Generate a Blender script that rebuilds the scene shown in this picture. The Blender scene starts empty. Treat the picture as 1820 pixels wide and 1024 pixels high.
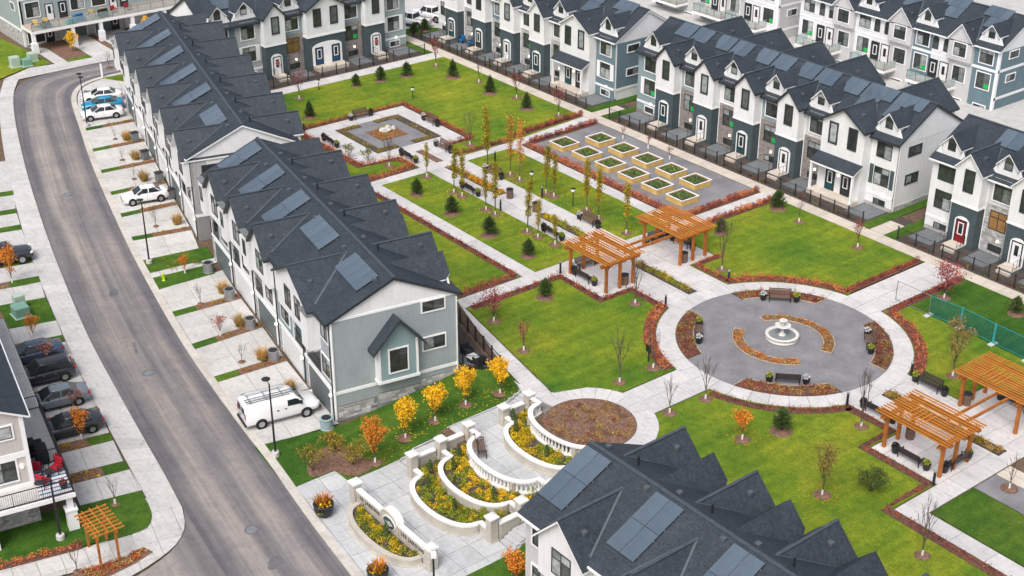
import bpy, bmesh, math, random
from mathutils import Vector, Matrix
R = math.radians
PI = math.pi
random.seed(7)
scene = bpy.context.scene
# ---------------------------------------------------------------- camera, sky, sun, exposure
# metres; origin = centre of the round fountain plaza, x along the park axis, y across it, z=0 park level
cam = bpy.data.cameras.new('camera'); camo = bpy.data.objects.new('camera', cam)
scene.collection.objects.link(camo)
camo.location = (62.415, -75.444, 54.0)
camo.rotation_euler = (PI/2 - 0.477399, 0, 2.480430 - PI/2)
cam.sensor_width = 36; cam.lens = 49.30; cam.clip_start = 1; cam.clip_end = 3000
scene.camera = camo
SUN_EL, SUN_AZ = 54, 300          # azimuth measured from +x, counter-clockwise
world = bpy.data.worlds.new('World'); scene.world = world; world.use_nodes = True
wn = world.node_tree.nodes; wl = world.node_tree.links
sky = wn.new('ShaderNodeTexSky'); sky.sky_type = 'NISHITA'; sky.sun_disc = False
sky.sun_elevation = R(SUN_EL); sky.sun_rotation = R(90 - SUN_AZ)
sky.dust_density = 6; sky.air_density = 1.0; sky.ozone_density = 1.0
hs = wn.new('ShaderNodeHueSaturation'); hs.inputs['Saturation'].default_value = 0.7
bg = wn['Background']; bg.inputs['Strength'].default_value = 0.15
wl.new(sky.outputs[0], hs.inputs['Color']); wl.new(hs.outputs[0], bg.inputs['Color'])
sun = bpy.data.lights.new('sun', 'SUN'); sun.energy = 1.45; sun.angle = R(30); sun.color = (1, .985, .965)
suno = bpy.data.objects.new('sun', sun); scene.collection.objects.link(suno)
sd = Vector((math.cos(R(SUN_AZ))*math.cos(R(SUN_EL)), math.sin(R(SUN_AZ))*math.cos(R(SUN_EL)), math.sin(R(SUN_EL))))
suno.rotation_euler = sd.to_track_quat('Z', 'Y').to_euler(); suno.location = (0, 0, 80)
vs = scene.view_settings
vs.view_transform = 'Standard'; vs.look = 'None'; vs.gamma = 1; vs.use_curve_mapping = False
vs.exposure = 0.27

# ---------------------------------------------------------------- helpers
COL = scene.collection
class MB:
    """collects geometry; build() links it as one mesh object"""
    def __init__(s): s.v = []; s.f = []; s.m = []; s.uv = None
    def add(s, vs, fs, mi=0):
        o = len(s.v); s.v += [tuple(p) for p in vs]
        for f in fs: s.f.append([i+o for i in f]); s.m.append(mi)
        return s
    def box(s, x0, x1, y0, y1, z0, z1, mi=0):
        return s.add([(x0,y0,z0),(x1,y0,z0),(x1,y1,z0),(x0,y1,z0),(x0,y0,z1),(x1,y0,z1),(x1,y1,z1),(x0,y1,z1)],
            [(0,3,2,1),(4,5,6,7),(0,1,5,4),(1,2,6,5),(2,3,7,6),(3,0,4,7)], mi)
    def slab(s, poly, z0, z1, mi=0):
        """vertical extrusion of a plan polygon"""
        n = len(poly)
        if sum(poly[i][0]*poly[(i+1)%n][1]-poly[(i+1)%n][0]*poly[i][1] for i in range(n)) < 0: poly = poly[::-1]
        V = [(p[0],p[1],z0) for p in poly]+[(p[0],p[1],z1) for p in poly]
        F = [tuple(range(n-1,-1,-1)), tuple(range(n,2*n))]+[(i,(i+1)%n,n+(i+1)%n,n+i) for i in range(n)]
        return s.add(V, F, mi)
    def sheet(s, poly, z, mi=0):
        n = len(poly)
        if sum(poly[i][0]*poly[(i+1)%n][1]-poly[(i+1)%n][0]*poly[i][1] for i in range(n)) < 0: poly = poly[::-1]
        return s.add([(p[0],p[1],z) for p in poly], [tuple(range(n))], mi)
    def ext(s, poly, fn, a, b, mi=0):
        """extrude 2D polygon; fn(u,v,w) maps to 3D"""
        n = len(poly)
        V = [fn(p[0],p[1],a) for p in poly]+[fn(p[0],p[1],b) for p in poly]
        F = [tuple(range(n-1,-1,-1)), tuple(range(n,2*n))]+[(i,(i+1)%n,n+(i+1)%n,n+i) for i in range(n)]
        return s.add(V, F, mi)
    def ring(s, outer, inner, fn, a, b, mi=0):
        n = len(outer)
        V = [fn(*p,a) for p in outer]+[fn(*p,a) for p in inner]+[fn(*p,b) for p in outer]+[fn(*p,b) for p in inner]
        F = []
        for i in range(n):
            j = (i+1)%n
            F += [(i,j,n+j,n+i),(2*n+i,3*n+i,3*n+j,2*n+j),(i,2*n+i,2*n+j,j),(n+i,n+j,3*n+j,3*n+i)]
        return s.add(V, F, mi)
    def tube(s, p0, p1, r0, r1=None, n=6, mi=0, cap=True):
        r1 = r0 if r1 is None else r1
        p0, p1 = Vector(p0), Vector(p1); d = (p1-p0)
        if d.length < 1e-6: return s
        d.normalize(); a = d.orthogonal().normalized(); b = d.cross(a)
        V = []
        for p, r in ((p0,r0),(p1,r1)):
            for i in range(n):
                t = 2*PI*i/n; V.append(p+a*(r*math.cos(t))+b*(r*math.sin(t)))
        F = [(i,(i+1)%n,n+(i+1)%n,n+i) for i in range(n)]
        if cap: F += [tuple(range(n-1,-1,-1)), tuple(range(n,2*n))]
        return s.add(V, F, mi)
    def lathe(s, prof, n=16, c=(0,0,0), mi=0, cap=True):
        V = []; F = []
        for r, z in prof:
            for i in range(n):
                t = 2*PI*i/n; V.append((c[0]+r*math.cos(t), c[1]+r*math.sin(t), c[2]+z))
        for k in range(len(prof)-1):
            for i in range(n):
                j = (i+1)%n; F.append((k*n+i,k*n+j,(k+1)*n+j,(k+1)*n+i))
        if cap: F.append(tuple(range(n-1,-1,-1))); F.append(tuple(range((len(prof)-1)*n, len(prof)*n)))
        return s.add(V, F, mi)
    def beam(s, p0, p1, w, h, mi=0):
        """rectangular bar between two points, h measured up"""
        p0, p1 = Vector(p0), Vector(p1); d = (p1-p0).normalized()
        sd_ = Vector((0,0,1)).cross(d)
        sd_ = Vector((1,0,0)) if sd_.length < 1e-4 else sd_.normalized()
        up = d.cross(sd_)
        V = []
        for p in (p0,p1):
            for a, b in ((-1,-1),(1,-1),(1,1),(-1,1)): V.append(p+sd_*(a*w/2)+up*(b*h/2))
        return s.add(V, [(0,3,2,1),(4,5,6,7),(0,1,5,4),(1,2,6,5),(2,3,7,6),(3,0,4,7)], mi)
    def mesh(s, name, mats, smooth=False, bevel=0):
        me = bpy.data.meshes.new(name)
        me.from_pydata(s.v, [], s.f)
        for m in mats: me.materials.append(m)
        if len(mats) > 1:
            me.polygons.foreach_set('material_index', s.m)
        if bevel:
            bm = bmesh.new(); bm.from_mesh(me)
            bmesh.ops.bevel(bm, geom=[e for e in bm.edges if len(e.link_faces) == 2 and e.calc_face_angle(0) > .5], offset=bevel, segments=2, affect='EDGES', profile=.6)
            bm.to_mesh(me); bm.free()
        if smooth: me.polygons.foreach_set('use_smooth', [True]*len(me.polygons))
        if s.uv:
            uvl = me.uv_layers.new(name='UVMap')
            for li, l in enumerate(me.loops): uvl.data[li].uv = s.uv[l.vertex_index]
        me.update(); return me
    def build(s, name, mat, parent=None, smooth=False, bevel=0, loc=None, rz=0):
        mats = mat if isinstance(mat, (list, tuple)) else [mat]
        return link(name, s.mesh(name, mats, smooth, bevel), parent, loc, rz)
def link(name, me, parent=None, loc=None, rz=0, rx=0, sc=None):
    o = bpy.data.objects.new(name, me); COL.objects.link(o)
    if parent is not None: o.parent = parent
    if loc is not None: o.location = loc
    if rz or rx: o.rotation_euler = (rx, 0, rz)
    if sc is not None: o.scale = sc if isinstance(sc, (tuple, list)) else (sc, sc, sc)
    return o
CACHE = {}
def cached(key, fn):
    if key not in CACHE: CACHE[key] = fn()
    return CACHE[key]
def tag(o, label, cat, group=None):
    o['label'] = label; o['category'] = cat
    if group: o['group'] = group
    return o
def thing(name, label, cat, loc=(0,0,0), rz=0, group=None, sc=None):
    return tag(link(name, None, None, loc, rz, 0, sc), label, cat, group)
def struct(o): o['kind'] = 'structure'; return o
def stuff(o, label=None, cat=None):
    o['kind'] = 'stuff'
    if label: o['label'] = label; o['category'] = cat
    return o
XZ = lambda u, v, w: (u, w, v)
def rect(x0, x1, z0, z1): return [(x0,z0),(x1,z0),(x1,z1),(x0,z1)]
def arc(cx, cy, r, a0, a1, n): return [(cx+r*math.cos(R(a0+(a1-a0)*i/n)), cy+r*math.sin(R(a0+(a1-a0)*i/n))) for i in range(n+1)]
def clip(poly, x0, x1, y0, y1):
    for ax, lim, sg in ((0,x0,1),(0,x1,-1),(1,y0,1),(1,y1,-1)):
        out = []; n = len(poly)
        for i in range(n):
            a, b = poly[i], poly[(i+1)%n]
            da, db = (a[ax]-lim)*sg, (b[ax]-lim)*sg
            if da >= 0: out.append(a)
            if da*db < 0:
                t = da/(da-db); out.append((a[0]+(b[0]-a[0])*t, a[1]+(b[1]-a[1])*t))
        poly = out
        if len(poly) < 3: return []
    return poly
def area(p): return abs(sum(p[i][0]*p[(i+1)%len(p)][1]-p[(i+1)%len(p)][0]*p[i][1] for i in range(len(p))))/2
def inpoly(x, y, P):
    c = False; n = len(P)
    for i in range(n):
        a, b = P[i], P[i-1]
        if (a[1] > y) != (b[1] > y) and x < (b[0]-a[0])*(y-a[1])/(b[1]-a[1])+a[0]: c = not c
    return c

# ---------------------------------------------------------------- materials
MAT = {}
class NB:
    def __init__(s, name):
        s.m = bpy.data.materials.new(name); s.m.use_nodes = True; s.t = s.m.node_tree
        s.b = s.t.nodes['Principled BSDF']; s.tc = s.n('ShaderNodeTexCoord'); MAT[name] = s.m
    def n(s, ty, **kw):
        x = s.t.nodes.new(ty)
        for k, v in kw.items(): setattr(x, k, v)
        return x
    def l(s, a, b): s.t.links.new(a, b)
    def noise(s, scale, detail=3, rough=.6, vec=None):
        x = s.n('ShaderNodeTexNoise'); x.inputs['Scale'].default_value = scale; x.inputs['Detail'].default_value = detail
        x.inputs['Roughness'].default_value = rough; s.l(vec or s.tc.outputs['Object'], x.inputs['Vector']); return x.outputs[0]
    def ramp(s, fac, stops):
        x = s.n('ShaderNodeValToRGB'); e = x.color_ramp.elements
        while len(e) < len(stops): e.new(.5)
        for i, (p, c) in enumerate(stops): e[i].position = p; e[i].color = (*c, 1)
        s.l(fac, x.inputs[0]); return x.outputs[0]
    def mul(s, a, b, fac=1, mode='MULTIPLY'):
        x = s.n('ShaderNodeMix', data_type='RGBA', blend_type=mode)
        if hasattr(fac, 'links'): s.l(fac, x.inputs[0])
        else: x.inputs[0].default_value = fac
        for v, i in ((a,6),(b,7)):
            if hasattr(v, 'links'): s.l(v, x.inputs[i])
            else: x.inputs[i].default_value = (*v, 1)
        return x.outputs[2]
    def math(s, op, a, b=None):
        x = s.n('ShaderNodeMath', operation=op)
        for v, i in ((a,0),(b,1)):
            if v is None: continue
            if hasattr(v, 'links'): s.l(v, x.inputs[i])
            else: x.inputs[i].default_value = v
        return x.outputs[0]
    def sep(s, out=None):
        x = s.n('ShaderNodeSeparateXYZ'); s.l(out or s.tc.outputs['Object'], x.inputs[0]); return x.outputs
    def bump(s, h, strength=.3, dist=.02):
        x = s.n('ShaderNodeBump'); x.inputs['Strength'].default_value = strength; x.inputs['Distance'].default_value = dist
        s.l(h, x.inputs['Height']); s.l(x.outputs[0], s.b.inputs['Normal'])
    def fin(s, col, rough=.8, spec=.3, metal=0):
        if hasattr(col, 'links'): s.l(col, s.b.inputs['Base Color'])
        else: s.b.inputs['Base Color'].default_value = (*col, 1)
        s.b.inputs['Roughness'].default_value = rough; s.b.inputs['Specular IOR Level'].default_value = spec
        s.b.inputs['Metallic'].default_value = metal
        return s.m
def k(c, f): return tuple(min(1, x*f) for x in c)
def M(name, col, rough=.8, var=.18, scale=2, fine=25, spec=.3, metal=0, bump=0, rnd=0):
    b = NB(name)
    c = b.ramp(b.noise(scale), [(.3, k(col, 1-var)), (.7, k(col, 1+var))])
    if fine: c = b.mul(c, b.ramp(b.noise(fine, 2), [(.3, (1-var*.7,)*3), (.7, (1+var*.5,)*3)]))
    if rnd:
        oi = b.n('ShaderNodeObjectInfo'); c = b.mul(c, b.ramp(oi.outputs['Random'], [(0, (1-rnd,)*3), (1, (1+rnd*.6,)*3)]))
    if bump: b.bump(b.noise(fine or 25, 3), bump)
    return b.fin(c, rough, spec, metal)
def siding(name, col, pitch=.17, dark=.86):
    b = NB(name); z = b.sep()[2]
    fr = b.math('FRACT', b.math('MULTIPLY', z, 1/pitch))
    ln = b.ramp(fr, [(0, (dark-.12,)*3), (.14, (1,1,1)), (1, (.97,)*3)])
    c = b.ramp(b.noise(.7, 4), [(.3, k(col,.93)), (.7, k(col,1.05))])
    wn_ = b.n('ShaderNodeTexNoise'); mp = b.n('ShaderNodeMapping'); mp.inputs['Scale'].default_value = (2.2,2.2,.25)
    b.l(b.tc.outputs['Object'], mp.inputs[0]); b.l(mp.outputs[0], wn_.inputs[0]); wn_.inputs['Scale'].default_value = 3
    c = b.mul(c, b.ramp(wn_.outputs[0], [(.35, (.94,.94,.93)), (.6, (1,1,1))]))
    b.bump(fr, .35, .015)
    return b.fin(b.mul(c, ln), .65, .3)
def stone(name, cols, sx=3.2, sz=6.5, mortar=(.32,.31,.3)):
    b = NB(name); x, y, z = b.sep()
    cb = b.n('ShaderNodeCombineXYZ'); b.l(b.math('MULTIPLY', b.math('ADD', x, y), sx), cb.inputs[0]); b.l(b.math('MULTIPLY', z, sz), cb.inputs[1])
    v = b.n('ShaderNodeTexVoronoi'); v.inputs['Scale'].default_value = 1; b.l(cb.outputs[0], v.inputs['Vector'])
    e = b.n('ShaderNodeTexVoronoi', feature='DISTANCE_TO_EDGE'); e.inputs['Scale'].default_value = 1; b.l(cb.outputs[0], e.inputs['Vector'])
    sp = b.n('ShaderNodeSeparateColor'); b.l(v.outputs['Color'], sp.inputs[0])
    c = b.ramp(sp.outputs[0], [(i/(len(cols)-1), q) for i, q in enumerate(cols)])
    c = b.mul(c, b.ramp(b.noise(9), [(.3,(.85,)*3),(.7,(1.1,)*3)]))
    m = b.ramp(e.outputs[0], [(.02,(0,)*3),(.07,(1,)*3)])
    c = b.mul(mortar, c, m, 'MIX'); b.bump(e.outputs[0], .5, .03)
    return b.fin(c, .85, .2)
def leafmat(name, c0, c1, trans=.25):
    b = NB(name); oi = b.n('ShaderNodeObjectInfo'); g = b.n('ShaderNodeNewGeometry')
    c = b.ramp(g.outputs['Random Per Island'], [(0, c0), (1, c1)])
    c = b.mul(c, b.ramp(oi.outputs['Random'], [(0, (.82,.86,.85)), (1, (1.15,1.08,1.0))]))
    return b.fin(c, .7, .2)
M('white_trim', (.80,.81,.82), .5, .04, 1, 12)
M('dark_trim', (.035,.04,.045), .5, .15, 2)
siding('side_white', (.78,.79,.80)); siding('side_offwhite', (.70,.70,.68)); siding('side_grey', (.43,.45,.455)); siding('side_lgrey', (.56,.56,.565))
siding('side_blue', (.145,.215,.255)); siding('side_slate', (.265,.335,.36)); siding('side_sage', (.33,.395,.40)); siding('side_beige', (.55,.525,.495)); siding('side_end', (.335,.38,.40)); siding('side_teal', (.245,.345,.365))
M('panel_dark', (.062,.088,.10), .6, .12, 1.2)
stone('stone_brown', [(.15,.125,.12),(.24,.205,.19),(.31,.27,.25),(.20,.175,.17)], 3.4, 8)
stone('stone_grey', [(.26,.26,.265),(.42,.42,.42),(.55,.545,.535),(.35,.345,.34)], 2.4, 5)
stone('stone_base', [(.30,.30,.305),(.50,.50,.50),(.62,.615,.61),(.40,.395,.39)], 1.7, 3.6, (.25,.25,.25))
def shingle(name, col):
    b = NB(name); z = b.sep()[2]
    fr = b.math('FRACT', b.math('MULTIPLY', z, 1/.085))
    c = b.ramp(b.noise(.45, 5, .65), [(.28, k(col,.80)), (.5, col), (.72, k(col,1.22))])
    c = b.mul(c, b.ramp(b.noise(7, 2), [(.25,(.62,)*3),(.75,(1.42,)*3)]))
    c = b.mul(c, b.ramp(b.noise(38, 1), [(.3,(.66,)*3),(.7,(1.36,)*3)]))
    mp = b.n('ShaderNodeMapping'); mp.inputs['Scale'].default_value = (1.2,1.2,.16); b.l(b.tc.outputs['Object'], mp.inputs[0])
    c = b.mul(c, b.ramp(b.noise(2.2, 3, .6, mp.outputs[0]), [(.38,(.86,.87,.88)),(.62,(1.12,)*3)]))
    c = b.mul(c, b.ramp(fr, [(0,(.7,)*3),(.2,(1,)*3),(1,(1.05,)*3)]))
    b.bump(b.noise(30, 2), .35, .02)
    return b.fin(c, .6, .4)
shingle('shingle', (.029,.038,.049))
M('ridge_cap', (.058,.072,.087), .65, .2, 3)
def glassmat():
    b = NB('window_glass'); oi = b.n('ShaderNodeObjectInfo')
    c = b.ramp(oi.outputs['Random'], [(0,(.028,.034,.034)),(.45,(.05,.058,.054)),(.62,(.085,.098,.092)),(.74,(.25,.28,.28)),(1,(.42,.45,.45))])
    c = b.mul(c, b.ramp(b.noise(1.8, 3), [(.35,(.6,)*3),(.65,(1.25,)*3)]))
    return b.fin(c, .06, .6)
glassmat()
M('dark_glass', (.02,.026,.03), .05, .3, 1, 0, .6)
M('paper_brown', (.30,.16,.055), .8, .25, 3)
M('sticker_green', (.02,.42,.10), .5, .1, 3)
def railglass():
    b = NB('rail_glass'); b.b.inputs['Alpha'].default_value = .35
    return b.fin((.35,.46,.46), .05, .6)
railglass()
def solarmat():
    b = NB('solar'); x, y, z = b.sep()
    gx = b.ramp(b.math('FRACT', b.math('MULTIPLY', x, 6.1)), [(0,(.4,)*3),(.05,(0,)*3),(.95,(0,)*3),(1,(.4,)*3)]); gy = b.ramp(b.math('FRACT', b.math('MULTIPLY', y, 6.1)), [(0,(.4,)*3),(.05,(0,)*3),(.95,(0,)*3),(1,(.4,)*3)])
    oi = b.n('ShaderNodeObjectInfo'); c = b.ramp(oi.outputs['Random'], [(0,(.066,.094,.125)),(1,(.092,.125,.160))])  # panel colour lightened: overcast sky reflection is painted into the base
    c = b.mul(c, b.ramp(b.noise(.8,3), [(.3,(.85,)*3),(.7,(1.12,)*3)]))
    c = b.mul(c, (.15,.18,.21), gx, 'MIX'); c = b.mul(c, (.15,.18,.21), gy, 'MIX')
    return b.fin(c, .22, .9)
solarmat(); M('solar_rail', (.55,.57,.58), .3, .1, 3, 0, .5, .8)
M('door_white', (.74,.75,.76), .4, .05); M('door_blue', (.018,.06,.14), .35, .1); M('door_teal', (.01,.06,.07), .35, .1); M('door_red', (.22,.012,.018), .4, .1); M('door_dark', (.025,.03,.035), .4, .1)
M('garage_white', (.66,.67,.67), .5, .06, 1); M('garage_grey', (.115,.14,.145), .5, .1, 1)
M('metal_black', (.02,.021,.024), .45, .2, 4, 20, .4); M('vent_grey', (.085,.095,.105), .55, .15, 3); M('valley', (.075,.092,.108), .45, .1, 3, 0, .6); M('metal_grey', (.30,.31,.32), .4, .15, 3, 20, .4, .5)
def conc(name, col, st=.8):
    b = NB(name); oi = b.n('ShaderNodeObjectInfo')
    c = b.ramp(b.noise(.6, 5, .65), [(.25, k(col,.84)), (.5, col), (.75, k(col,1.07))])
    c = b.mul(c, b.ramp(b.noise(3.5, 4, .7), [(.28,(.86,.86,.85)),(.6,(1.03,)*3)]))
    c = b.mul(c, b.ramp(b.noise(26, 3, .7), [(.3,(.88,)*3),(.7,(1.08,)*3)]))
    c = b.mul(c, b.ramp(b.noise(.9, 6, .75), [(.58,(1,1,1)),(.68,(st,st*.985,st*.96))]))
    mp = b.n('ShaderNodeMapping'); mp.inputs['Scale'].default_value = (.5,4,1); mp.inputs['Rotation'].default_value = (0,0,R(80)); b.l(b.tc.outputs['Object'], mp.inputs[0])
    c = b.mul(c, b.ramp(b.noise(1.2, 3, .6, mp.outputs[0]), [(.36,(.92,.915,.91)),(.55,(1,1,1))]))
    c = b.mul(c, b.ramp(oi.outputs['Random'], [(0,(.91,.91,.91)),(1,(1.05,1.045,1.04))])); b.bump(b.noise(26, 3), .2, .01)
    return b.fin(c, .85, .2)
conc('concrete', (.53,.525,.515)); conc('concrete_walk', (.57,.515,.45)); conc('concrete_park', (.57,.56,.56), .88); conc('concrete_plaza', (.49,.505,.52), .84)
M('joint', (.21,.20,.19), .95, .2, 3)
conc('kerb', (.54,.515,.475)); 
def paver():
    b = NB('plaza_gravel'); c = b.ramp(b.noise(.5, 4), [(.3,(.155,.155,.165)),(.7,(.235,.235,.245))])
    c = b.mul(c, b.ramp(b.noise(24, 3, .8), [(.3,(.62,)*3),(.7,(1.4,)*3)])); b.bump(b.noise(30, 3), .4, .02)
    return b.fin(c, .9, .2)
paver()
def asphalt():
    b = NB('asphalt'); uv = b.sep(b.tc.outputs['UV'])
    w = b.math('ADD', uv[0], b.math('MULTIPLY', b.math('SUBTRACT', b.noise(.05, 1), .5), .16))
    tr = b.ramp(w, [(0,(.125,.125,.138)),(.12,(.13,.13,.143)),(.25,(.225,.215,.21)),(.36,(.165,.163,.17)),(.48,(.145,.145,.156)),(.58,(.22,.212,.208)),(.70,(.235,.225,.218)),(.82,(.16,.158,.165)),(.92,(.115,.116,.13)),(1,(.125,.125,.138))])
    mp = b.n('ShaderNodeMapping'); mp.inputs['Scale'].default_value = (9,.03,1); b.l(b.tc.outputs['UV'], mp.inputs[0])
    c = b.mul(tr, b.ramp(b.noise(1, 4, .6, mp.outputs[0]), [(.32,(.78,.78,.80)),(.68,(1.3,1.27,1.23))]))
    c = b.mul(c, b.ramp(b.noise(.25, 4), [(.25,(.95,.96,1.0)),(.5,(1.22,1.2,1.19)),(.75,(1.55,1.46,1.36))]))
    mp2 = b.n('ShaderNodeMapping'); mp2.inputs['Scale'].default_value = (30,.09,1); b.l(b.tc.outputs['UV'], mp2.inputs[0])
    c = b.mul(c, b.ramp(b.noise(1, 4, .7, mp2.outputs[0]), [(.3,(.84,.84,.86)),(.7,(1.14,1.12,1.1))]))
    c = b.mul(c, b.ramp(b.noise(1.6, 5, .75), [(.25,(.80,.80,.82)),(.5,(1,1,1)),(.8,(1.2,1.17,1.12))]))
    c = b.mul(c, (.86,.85,.845)); c = b.mul(c, b.ramp(b.noise(45, 2), [(.3,(.8,)*3),(.7,(1.2,)*3)])); b.bump(b.noise(60, 2), .3, .01)
    return b.fin(c, .82, .3)
asphalt()
M('asphalt_patch', (.135,.135,.145), .8, .25, 1.5)
def grass(name, d, m, y, sc=.11, mid=.5):
    b = NB(name)
    c = b.ramp(b.noise(sc, 4, .6), [(.30, d), (mid, m), (.72, y)])
    c = b.mul(c, b.ramp(b.noise(1.3, 3, .65), [(.3,(.74,.80,.8)),(.7,(1.25,1.16,1.05))]))
    mp = b.n('ShaderNodeMapping'); mp.inputs['Scale'].default_value = (1,.12,1); mp.inputs['Rotation'].default_value = (0,0,R(24)); b.l(b.tc.outputs['Object'], mp.inputs[0])
    c = b.mul(c, b.ramp(b.noise(1.1, 2, .6, mp.outputs[0]), [(.38,(.84,.88,.86)),(.62,(1.1,1.07,1.02))]))
    c = b.mul(c, b.ramp(b.noise(16, 3, .75), [(.25,(.50,.55,.50)),(.75,(1.5,1.42,1.3))]))
    c = b.mul(c, b.ramp(b.noise(5.5, 4, .7), [(.30,(.70,.76,.74)),(.5,(1,1,1)),(.78,(1.32,1.22,1.1))]))
    st = b.sep()[0]; fr = b.math('SINE', b.math('MULTIPLY', b.math('ADD', st, b.math('MULTIPLY', b.noise(.6,2), .5)), 5.2))
    c = b.mul(c, b.ramp(fr, [(.2,(.975,.98,.975)),(.8,(1.03,1.025,1.02))]))
    bare = b.ramp(b.noise(.55, 5, .7), [(.66,(0,0,0)),(.78,(.55,.55,.55))])
    c = b.mul(c, (.27,.24,.07), bare, 'MIX'); b.bump(b.noise(40, 3), .8, .05)
    return b.fin(c, .9, .15)
grass('lawn_old', (.058,.150,.019), (.148,.220,.021), (.258,.275,.030))
grass('lawn_new', (.030,.098,.014), (.055,.128,.018), (.10,.162,.024))
M('mulch', (.185,.112,.082), .95, .4, 4, 22, .1, 0, .6); M('mulch_dark', (.085,.07,.062), .95, .4, 4, 22, .1, 0, .6)
M('mulch_red', (.135,.07,.052), .95, .4, 4, 22, .1, 0, .6)
M('soil_slope', (.13,.09,.06), .95, .3, 3, 20)
M('bark', (.12,.085,.065), .9, .25, 6, 20); M('bark_dark', (.05,.038,.035), .9, .25, 6, 20); M('guard_white', (.72,.70,.66), .7, .06, 6)
M('cedar', (.40,.135,.028), .6, .25, 1.5, 14, .3, 0, .2, .12); M('cedar_light', (.54,.215,.04), .6, .2, 1.5, 14, .3, 0, .2, .1)
M('pine_board', (.60,.40,.14), .7, .18, 2, 18, .2, 0, .15, .1); M('bench_wood', (.15,.095,.075), .55, .2, 3, 18, .3); M('bench_dark', (.05,.04,.042), .5, .2, 3, 18)
M('cast_stone', (.46,.43,.38), .85, .12, 1.2, 12, .2, 0, .2); M('cast_cap', (.72,.71,.685), .75, .07, 1.2, 12); M('fountain_stone', (.62,.605,.57), .7, .08, 3, 14)
M('water', (.20,.215,.21), .12, .1, 2, 0, .6)
M('boulder', (.50,.50,.47), .85, .2, 2, 12, .2, 0, .4); M('patio_slab', (.155,.17,.18), .85, .15, 1, 12, .2, 0, .1, .1)
M('edging', (.40,.33,.26), .8, .2, 3)
leafmat('leaf_green', (.045,.085,.018), (.10,.15,.03)); leafmat('needle', (.040,.080,.026), (.115,.17,.055)); leafmat('leaf_aspen', (.17,.16,.02), (.40,.30,.02)); leafmat('leaf_aspen_orange', (.40,.17,.03), (.52,.27,.05))
leafmat('leaf_yellow', (.62,.34,.01), (.86,.56,.03)); leafmat('leaf_orange', (.52,.16,.02), (.70,.28,.04)); leafmat('leaf_red', (.25,.045,.045), (.42,.13,.11)); leafmat('leaf_pink', (.32,.11,.10), (.46,.24,.20))
leafmat('leaf_crimson', (.24,.035,.05), (.40,.12,.12)); leafmat('leaf_brown', (.22,.14,.05), (.34,.22,.07)); leafmat('hedge_red', (.24,.045,.032), (.46,.12,.07)); leafmat('hedge_orange', (.42,.11,.04), (.66,.25,.09))
leafmat('hedge_dark', (.12,.02,.025), (.26,.06,.06)); leafmat('bed_yellow', (.48,.31,.012), (.78,.54,.03)); leafmat('bed_green', (.12,.19,.02), (.42,.42,.04)); leafmat('bed_tan', (.30,.17,.05), (.50,.33,.13)); leafmat('bed_olive', (.17,.14,.02), (.38,.28,.04)); leafmat('tan_grass', (.42,.24,.07), (.62,.42,.17)); leafmat('leaf_bush', (.10,.14,.03), (.25,.25,.06)); leafmat('veg_green', (.03,.12,.02), (.22,.30,.07)); leafmat('bronze', (.35,.10,.03), (.62,.27,.06))
def carpaint(name, col, rough=.25): 
    b = NB(name); b.b.inputs['Coat Weight'].default_value = .5; b.b.inputs['Coat Roughness'].default_value = .08
    return b.fin(col, rough, .5)
carpaint('paint_white', (.78,.79,.80)); carpaint('paint_teal', (.005,.23,.40)); carpaint('paint_black', (.028,.032,.040)); carpaint('paint_navy', (.05,.07,.12)); carpaint('paint_grey', (.17,.20,.23)); 
M('rubber', (.018,.018,.019), .8, .2); M('rim', (.45,.46,.47), .3, .1, 2, 0, .5, .8); M('lamp_red', (.45,.008,.02), .25, .1); M('lamp_clear', (.75,.77,.78), .1, .05)
M('globe', (.82,.82,.80), .3, .03); M('util_green', (.17,.33,.26), .6, .1); M('util_pale', (.38,.48,.40), .6, .1); M('hydrant', (.45,.62,.03), .4, .1); M('bin_grey', (.16,.17,.175), .6, .1); M('bin_pale', (.28,.37,.40), .6, .1)
M('mesh_teal', (.0,.14,.13), .7, .1); M('teal_post', (.01,.30,.33), .6, .1); M('fabric_red', (.38,.012,.03), .8, .15); M('fabric_black', (.02,.022,.025), .8, .2); M('plastic_blue', (.01,.13,.36), .5, .1); M('plastic_teal', (.02,.42,.40), .5, .1); M('wicker', (.03,.03,.033), .8, .3, 8); M('cushion', (.5,.52,.52), .8, .1); M('yellow_chair', (.62,.45,.18), .6, .1); M('red_chair', (.5,.04,.05), .6, .1)
M('deck_tan', (.42,.34,.28), .8, .1, 2)
def rugmat():
    b = NB('rug_stripes'); x = b.sep()[0]
    c = b.ramp(b.math('FRACT', b.math('MULTIPLY', x, 1.15)), [(0,(.6,.6,.62)),(.30,(.62,.62,.64)),(.34,(.03,.12,.17)),(.48,(.04,.2,.26)),(.52,(.55,.56,.6)),(.8,(.6,.6,.62)),(.84,(.12,.1,.22)),(1,(.2,.18,.3))])
    return b.fin(c, .95, .1)
rugmat()
def bulb():
    b = NB('lamp_glow'); b.b.inputs['Emission Color'].default_value = (1,.85,.6,1); b.b.inputs['Emission Strength'].default_value = 3
    return b.fin((.9,.85,.75), .4)
bulb()
def warmpane():
    b = NB('pane_warm'); c = b.ramp(b.noise(1.2,2), [(.3,(.05,.035,.02)),(.7,(.16,.10,.04))]); b.b.inputs['Emission Color'].default_value = (1,.6,.2,1); b.b.inputs['Emission Strength'].default_value = .05
    return b.fin(c, .1, .5)
warmpane()
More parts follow.
